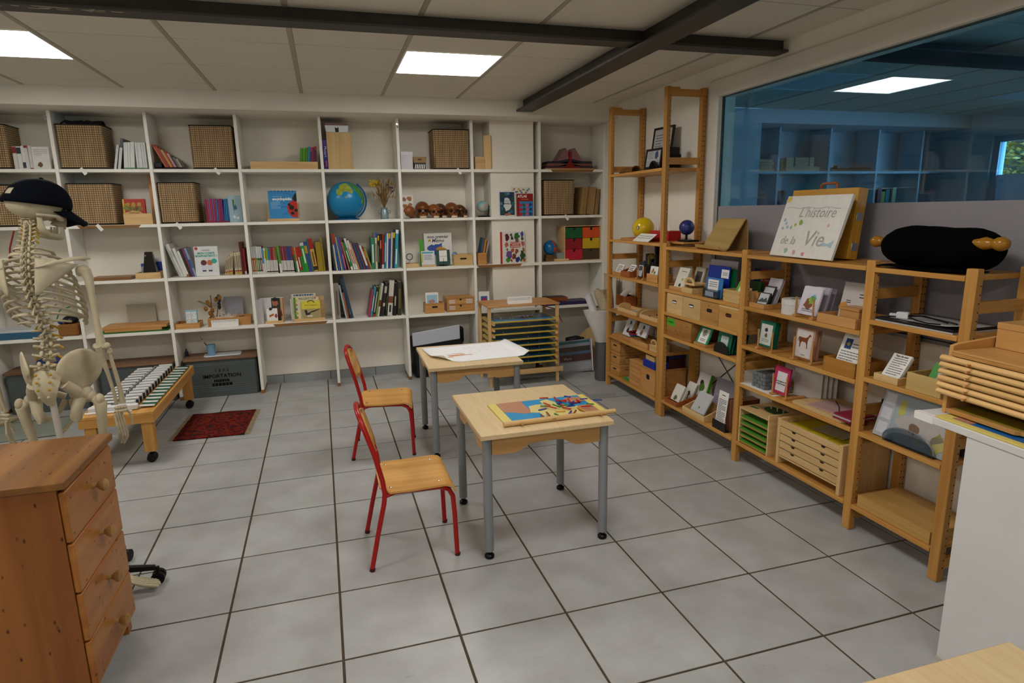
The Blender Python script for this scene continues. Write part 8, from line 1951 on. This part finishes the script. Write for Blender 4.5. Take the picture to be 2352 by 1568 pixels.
# ribs
for i in range(12):
 y0, z0 = SP[16 - i]
 W = (.05, .072, .088, .1, .108, .113, .117, .118, .117, .113, .105, .092)[i]; D = (.05, .066, .078, .086, .092, .095, .096, .095, .09, .082, .07, .055)[i]
 end = 1.0 if i < 7 else (.86, .78, .7, .48, .36)[i - 7]; drop = (.04, .055, .075, .09, .1, .105, .105, .11, .105, .1, .06, .045)[i]
 for sx in (-1, 1):
  pts = []
  for k in range(15):
   a = k / 14 * end; t = a * PI
   x = W * math.sin(t) ** .8 if 0 < t < PI else 0
   x = max(x, .014 + .0 * a)
   yy = y0 - .012 + D * (1 - math.cos(t)) * 1.0 - .022 * math.sin(min(t, PI / 2) * 2)
   zz = z0 - drop * (1 - math.cos(t)) / 2 * 1.25 + .006 * math.sin(t)
   if i < 7 and a > .8: zz += (a - .8) / .2 * drop * .35
   pts.append((sx * x, yy, zz))
  MB().tube(pts, [.0055] * 3 + [.0062] * 8 + [.0055] * 4, n=7, flat=(.62, 1.15)).build('rib', bone, sk_, smooth=60)
yb_ = SP[14][0] + .13
bones('sternum', lambda m: m.tube([(0, .085, 1.315), (0, .1, 1.285), (0, .117, 1.23), (0, .128, 1.17), (0, .13, 1.13)], [.018, .02, .015, .017, .007], n=8, flat=(.35, 1)))
# shoulder girdle and arms
for sx in (-1, 1):
 side = 'right' if sx > 0 else 'left'
 bones('clavicle', lambda m: m.tube([(sx * .015, .092, 1.318), (sx * .06, .09, 1.328), (sx * .11, .05, 1.333), (sx * .155, .005, 1.33)], [.008, .006, .006, .007], n=8))
 # scapula plate: bowed triangular grid
 A, B, Cc = Vector((sx * .05, -.108, 1.345)), Vector((sx * .04, -.128, 1.215)), Vector((sx * .15, -.032, 1.315))
 rows = []
 for a in range(8):
  u = a / 7; P, Q = A.lerp(B, u), A.lerp(Cc, 1).lerp(Cc + Vector((-sx * .02, -.015, -.03)), u) if False else Cc.lerp(B, u * .93)
  rows.append([tuple(P.lerp(Q, v / 6) + Vector((0, -.014 * math.sin(PI * v / 6) * math.sin(PI * min(1, u + .12)), 0))) for v in range(7)])
 MB().grid(rows).build('scapula', bone, sk_, solid=.007, smooth=60)
 bones('scapula_spine', lambda m: (m.tube([(sx * .05, -.118, 1.315), (sx * .1, -.104, 1.328), (sx * .14, -.06, 1.336), (sx * .168, -.02, 1.338), (sx * .172, .008, 1.334)], [.003, .007, .008, .009, .006], n=8, flat=(1, .7)), m.ell((sx * .145, -.025, 1.29), (.012, .014, .02), 8, 6)))
 e = Vector((sx * .182, -.03, 1.005)); wr = Vector((sx * .198, .01, .775))
 bones('humerus', lambda m: (m.tube([(sx * .162, -.022, 1.292), (sx * .172, -.024, 1.265), (sx * .175, -.026, 1.2), (sx * .178, -.028, 1.1), (sx * .181, -.03, 1.04), tuple(e)], [.02, .016, .0115, .0105, .014, .018], n=12, flat=(1, 1)), m.ell((sx * .155, -.02, 1.292), (.022, .022, .022), 12, 8), m.ell((sx * .166, -.03, 1.01), (.014, .013, .013), 10, 7), m.ell((sx * .2, -.03, 1.01), (.013, .013, .013), 10, 7)))
 bones('ulna', lambda m: m.tube([(sx * .176, -.045, 1.012), (sx * .178, -.036, .98), (sx * .186, -.022, .9), (sx * .19, -.006, .82), (sx * .188, .004, .772)], [.013, .011, .007, .006, .007], n=9))
 bones('radius', lambda m: (m.lathe([(.011, -.008), (.012, 0), (.011, .008)], 12, (sx * .2, -.02, .988)), m.tube([(sx * .2, -.02, .98), (sx * .206, -.008, .9), (sx * .208, .006, .83), (sx * .206, .014, .775)], [.007, .0075, .008, .012], n=9)))
 hand = MB()
 for k in range(8): hand.ell((sx * (.186 + .009 * (k % 4)), .004 + .006 * (k % 4) * .6, .758 - .014 * (k // 4)), .0078, 7, 5)
 for f in range(5):
  if f == 0:      # thumb leaves the side of the palm
   P = [(sx * .208, .026, .748), (sx * .212, .05, .72), (sx * .212, .062, .692), (sx * .208, .066, .668)]
  else:
   o_ = (f - 2.5); L = (0, .98, 1.06, 1.0, .84)[f]
   bx0, by0 = sx * (.2 - .004 * f), .026 - .0105 * f
   P = [(bx0, by0 + .0, .74), (bx0 + sx * .004, by0 * 1.25 + .002, .74 - .055 * L), (bx0 + sx * .003, by0 * 1.35 + .014, .74 - .095 * L), (bx0 - sx * .004, by0 * 1.35 + .028, .74 - .117 * L), (bx0 - sx * .012, by0 * 1.35 + .034, .74 - .132 * L)]
  for a, b_ in zip(P, P[1:]):
   a, b_ = Vector(a), Vector(b_); hand.tube([a, a.lerp(b_, .15), a.lerp(b_, .5), a.lerp(b_, .85), b_], [.0045, .0052, .0034, .0045, .004], n=7)
 hand.build('hand', bone, sk_, smooth=60)
# pelvis
bones('sacrum', lambda m: m.grid([[((.052 * (1 - a) ** .8 + .012) * (2 * j / 8 - 1), -.055 - .035 * math.sin(PI * a * .9) + .022 * (2 * j / 8 - 1) ** 2 * (1 - a), .952 - .15 * a) for j in range(9)] for a in [i / 7 for i in range(8)]]))
sk_.children[-1].modifiers.new('thickness', 'SOLIDIFY').thickness = .016
for i in range(4):
 for sx in (-1, 1): MB().ell((sx * (.024 - .003 * i), -.086 - .006 * i, .925 - .027 * i), (.0055, .004, .0055), 7, 5).build('sacral_nerve', nervey if i < 3 else bone, sk_)
for sx in (-1, 1):
 # iliac wing fans from the acetabulum up to the crest
 crest = [(.04, -.085, .93), (.048, -.08, .965), (.066, -.055, .992), (.088, -.022, 1.004), (.11, .018, 1.0), (.124, .052, .978), (.128, .078, .945), (.12, .086, .918)]
 base = [(.042, -.075, .9), (.05, -.06, .882), (.062, -.042, .862), (.074, -.024, .848), (.085, -.004, .84), (.092, .016, .84), (.098, .034, .848), (.104, .05, .862)]
 rows = []
 for a in range(7):
  u = a / 6; rows.append([tuple(Vector((sx * b_[0], b_[1], b_[2])).lerp(Vector((sx * c[0], c[1], c[2])), u) + Vector((sx * .012 * math.sin(PI * u), 0, 0))) for b_, c in zip(base, crest)])
 MB().grid(rows).build('iliac_wing', bone, sk_, solid=.011, smooth=70, subd=1)
 bones('hip_bone', lambda m: (m.ell((sx * .083, .008, .822), (.03, .032, .034), 14, 9), m.tube([(sx * .075, -.012, .81), (sx * .066, -.034, .775), (sx * .058, -.03, .742), (sx * .04, -.002, .735), (sx * .022, .035, .757), (sx * .012, .062, .785)], [.022, .019, .021, .011, .009, .013], n=10), m.tube([(sx * .078, .03, .83), (sx * .05, .058, .822), (sx * .012, .066, .8)], [.016, .011, .014], n=9), m.tube([(sx * .05, -.06, .882), (sx * .068, -.034, .85), (sx * .076, -.012, .825)], [.02, .022, .022], n=10)))
 bones('femur', lambda m: (m.ell((sx * .1, .008, .812), .0235, 14, 10), m.tube([(sx * .104, .008, .81), (sx * .122, .006, .795), (sx * .134, .004, .782), (sx * .13, .006, .735), (sx * .122, .012, .66), (sx * .11, .018, .55), (sx * .102, .016, .47), (sx * .1, .01, .43)], [.016, .018, .022, .0185, .0155, .0145, .019, .024], n=12), m.ell((sx * .136, -.002, .8), (.016, .018, .022), 10, 8), m.ell((sx * .118, .0, .418), (.018, .026, .02), 10, 8), m.ell((sx * .082, .0, .418), (.018, .026, .02), 10, 8)))
 bones('patella', lambda m: m.ell((sx * .1, .042, .43), (.019, .009, .02), 10, 7))
 bones('tibia', lambda m: m.tube([(sx * .1, .002, .394), (sx * .1, .004, .37), (sx * .099, .008, .3), (sx * .098, .004, .2), (sx * .097, -.002, .11), (sx * .096, -.002, .085)], [.028, .022, .0145, .012, .013, .017], n=12))
 bones('fibula', lambda m: m.tube([(sx * .13, -.012, .375), (sx * .132, -.012, .3), (sx * .128, -.01, .2), (sx * .12, -.008, .1), (sx * .12, -.006, .075)], [.009, .006, .0055, .007, .009], n=8))
 ft = MB(); turn = -sx * (1.45 if sx > 0 else .4)
 ft.ell((0, -.045, .038), (.019, .034, .024), 10, 8); ft.ell((0, -.006, .062), (.021, .028, .02), 10, 8); ft.ell((.002, .04, .05), (.026, .026, .018), 10, 8)
 for f in range(5):
  o_ = (f - 2) * -sx; L = (1.0, 1.05, 1.0, .93, .85)[f]
  P = [Vector((o_ * .009, .055, .05)), Vector((o_ * .0135, .055 + .06 * L, .024)), Vector((o_ * .0145, .055 + .09 * L, .016)), Vector((o_ * .0145, .055 + .112 * L, .011))]
  for a, b_ in zip(P, P[1:]): ft.tube([a, a.lerp(b_, .15), a.lerp(b_, .5), a.lerp(b_, .85), b_], [.006, .0066, .0042, .0058, .005] if f else [.0075, .0085, .006, .0075, .006], n=7)
 ft.build('foot', bone, sk_, (sx * .1, -.062 if sx > 0 else -.004, .014 if sx > 0 else .028), (0, 0, turn), smooth=60)
# skull: turned to its right, slightly bowed
HM = Matrix.Translation((0, .004, 1.478)) @ Matrix.Rotation(-.79, 4, 'Z') @ Matrix.Rotation(-.12, 4, 'X')
def sb_(name, fn, mat=None):
 m = MB(); fn(m); o = m.build(name, mat or bone, sk_, smooth=60); o.data.transform(HM); return o
def cran(d):
 q = 1.0
 if d[2] < -.35: q -= .12 * (-.35 - d[2])
 if abs(d[0]) > .75: q -= .05
 if d[1] > .55 and -.1 < d[2] < .35: q += .02
 return q
sb_('cranium', lambda m: m.ell((0, .018, .062), (.069, .09, .072), 26, 18, f=cran))
sb_('face', lambda m: (m.tube([(0, .098, .045), (0, .1, .025), (0, .095, .0), (0, .088, -.018)], [.02, .016, .022, .026], n=12, flat=(1, .8)), m.ell((-.028, .092, .058), (.03, .013, .009), 10, 6), m.ell((.028, .092, .058), (.03, .013, .009), 10, 6), m.ell((-.04, .082, .012), (.016, .014, .012), 9, 6), m.ell((.04, .082, .012), (.016, .014, .012), 9, 6)))
for sx in (-1, 1):
 sb_('zygomatic_arch', lambda m: m.tube([(sx * .048, .08, .014), (sx * .062, .055, .016), (sx * .066, .025, .016), (sx * .06, .0, .016)], [.009, .006, .005, .006], n=8))
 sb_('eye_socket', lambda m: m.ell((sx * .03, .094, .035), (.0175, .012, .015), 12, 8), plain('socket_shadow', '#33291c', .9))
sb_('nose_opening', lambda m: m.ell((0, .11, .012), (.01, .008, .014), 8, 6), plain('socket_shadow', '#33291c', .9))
sb_('mandible', lambda m: m.tube([(-.052, .012, .008), (-.05, .018, -.03), (-.044, .04, -.05), (-.028, .075, -.058), (0, .09, -.06), (.028, .075, -.058), (.044, .04, -.05), (.05, .018, -.03), (.052, .012, .008)], [.009, .013, .014, .014, .016, .014, .014, .013, .009], n=10, flat=(.5, 1.1)))
for up, zz in ((1, -.026), (0, -.038)):
 for k in range(10):
  a = (k - 4.5) * .27; o = MB().box(-.0034, .0034, -.0025, .0025, -.006, .006).build('tooth', plain('tooth_ivory', '#d2cbb4', .35), sk_); o.matrix_local = HM @ Matrix.Translation((.036 * math.sin(a), .066 + .036 * math.cos(a), zz)) @ Matrix.Rotation(-a, 4, 'Z')
MB().tube([(-.03, -.045, 1.44), (-.05, -.05, 1.38), (-.055, -.055, 1.33)], .003, n=6).build('artery', C('#7a1f1c'), sk_)
# rolling stand
st2 = plain('stand_white_steel', '#bdb6ac', .35, .03)
MB().tube([(0, -.03, .1), (0, -.035, .5), (0, -.055, .86)], .0115, n=12).build('stand_pole', st2, sk_)
hub = MB().lathe([(.03, .065), (.034, .07), (.034, .11), (.018, .13)], 20, (0, -.03, 0)).build('stand_hub', BLACK(), sk_)
for k in range(5):
 a = .09 + .05 + 2 * PI * k / 5
 d = Vector((math.cos(a), math.sin(a), 0)); c = Vector((0, -.03, 0))
 lg = MB().tube([c + d * .02 + Vector((0, 0, .088)), c + d * .14 + Vector((0, 0, .082)), c + d * .24 + Vector((0, 0, .068))], [.018, .016, .012], n=8, flat=(1, 1)).build('stand_leg', BLACK(), sk_)
 w = MB(); q = d.cross(Vector((0, 0, 1)))
 p0 = c + d * .248
 w.cyl(p0 + q * .022 + Vector((0, 0, .026)), p0 + q * .005 + Vector((0, 0, .026)), .026, n=18).cyl(p0 - q * .022 + Vector((0, 0, .026)), p0 - q * .005 + Vector((0, 0, .026)), .026, n=18).cyl(p0 + Vector((0, 0, .026)), p0 + Vector((0, 0, .07)), .008, n=10)
 w.build('castor', BLACK(), lg)
# navy cap on its head
navy = plain('navy_cap_cloth', '#060913', .9, .2, 60, bump=.2, spec=.1)
CM = sk_.matrix_basis @ HM
cap = thing('baseball_cap', 'dark navy cap worn by the model skeleton', 'cap', (0, 0, 0))
cap.matrix_world = Matrix.Translation((-1.015, 2.66, 0)) @ Matrix.Rotation(-.09, 4, 'Z') @ HM @ Matrix.Rotation(-.16, 4, 'X')
rows = []
for i in range(12):
 t = lerp(.0, 1.62, i / 11)
 rows.append([((.08 * math.sin(t) + .001) * math.cos(p), .016 + (.104 * math.sin(t) + .001) * math.sin(p), .058 + .092 * math.cos(t) + .012 * math.sin(t) * math.sin(p)) for p in [2 * PI * k / 28 for k in range(28)]])
# leave the rear adjuster opening: drop the lowest rear faces
m = MB(); k_, n_ = len(rows), 28
vs = [p for r in rows for p in r]; fs = []
for i in range(k_ - 1):
 for j in range(n_):
  ang = 2 * PI * (j + .5) / n_
  if i in (7, 8) and abs(ang - 3 * PI / 2) < .5: continue
  fs.append((i * n_ + j, i * n_ + (j + 1) % n_, (i + 1) * n_ + (j + 1) % n_, (i + 1) * n_ + j))
m.add(vs, fs); m.build('crown_panels', navy, cap, solid=.003, smooth=70)
MB().ell((0, .016, .152), (.008, .008, .005), 10, 6).build('top_button', navy, cap)
rows = []
for i in range(6):
 a = i / 5; rows.append([((.066 + .012 * a) * math.sin(p), .016 + .098 * math.cos(p) * (1 - a) + a * (.1 + .058 * math.cos(p) ** .6 if math.cos(p) > 0 else .1), .052 + .012 * math.cos(p) - .03 * a - .018 * (math.sin(p)) ** 2 * (1)) for p in [lerp(-1.25, 1.25, k / 14) for k in range(15)]])
br = MB().grid(rows).build('brim', navy, cap, solid=.004, smooth=70)
MB().tube([(r[0], r[1], r[2]) for r in rows[-1]], .0022, n=6).build('brim_edge', plain('grey_piping', '#6a6c74', .7), br)
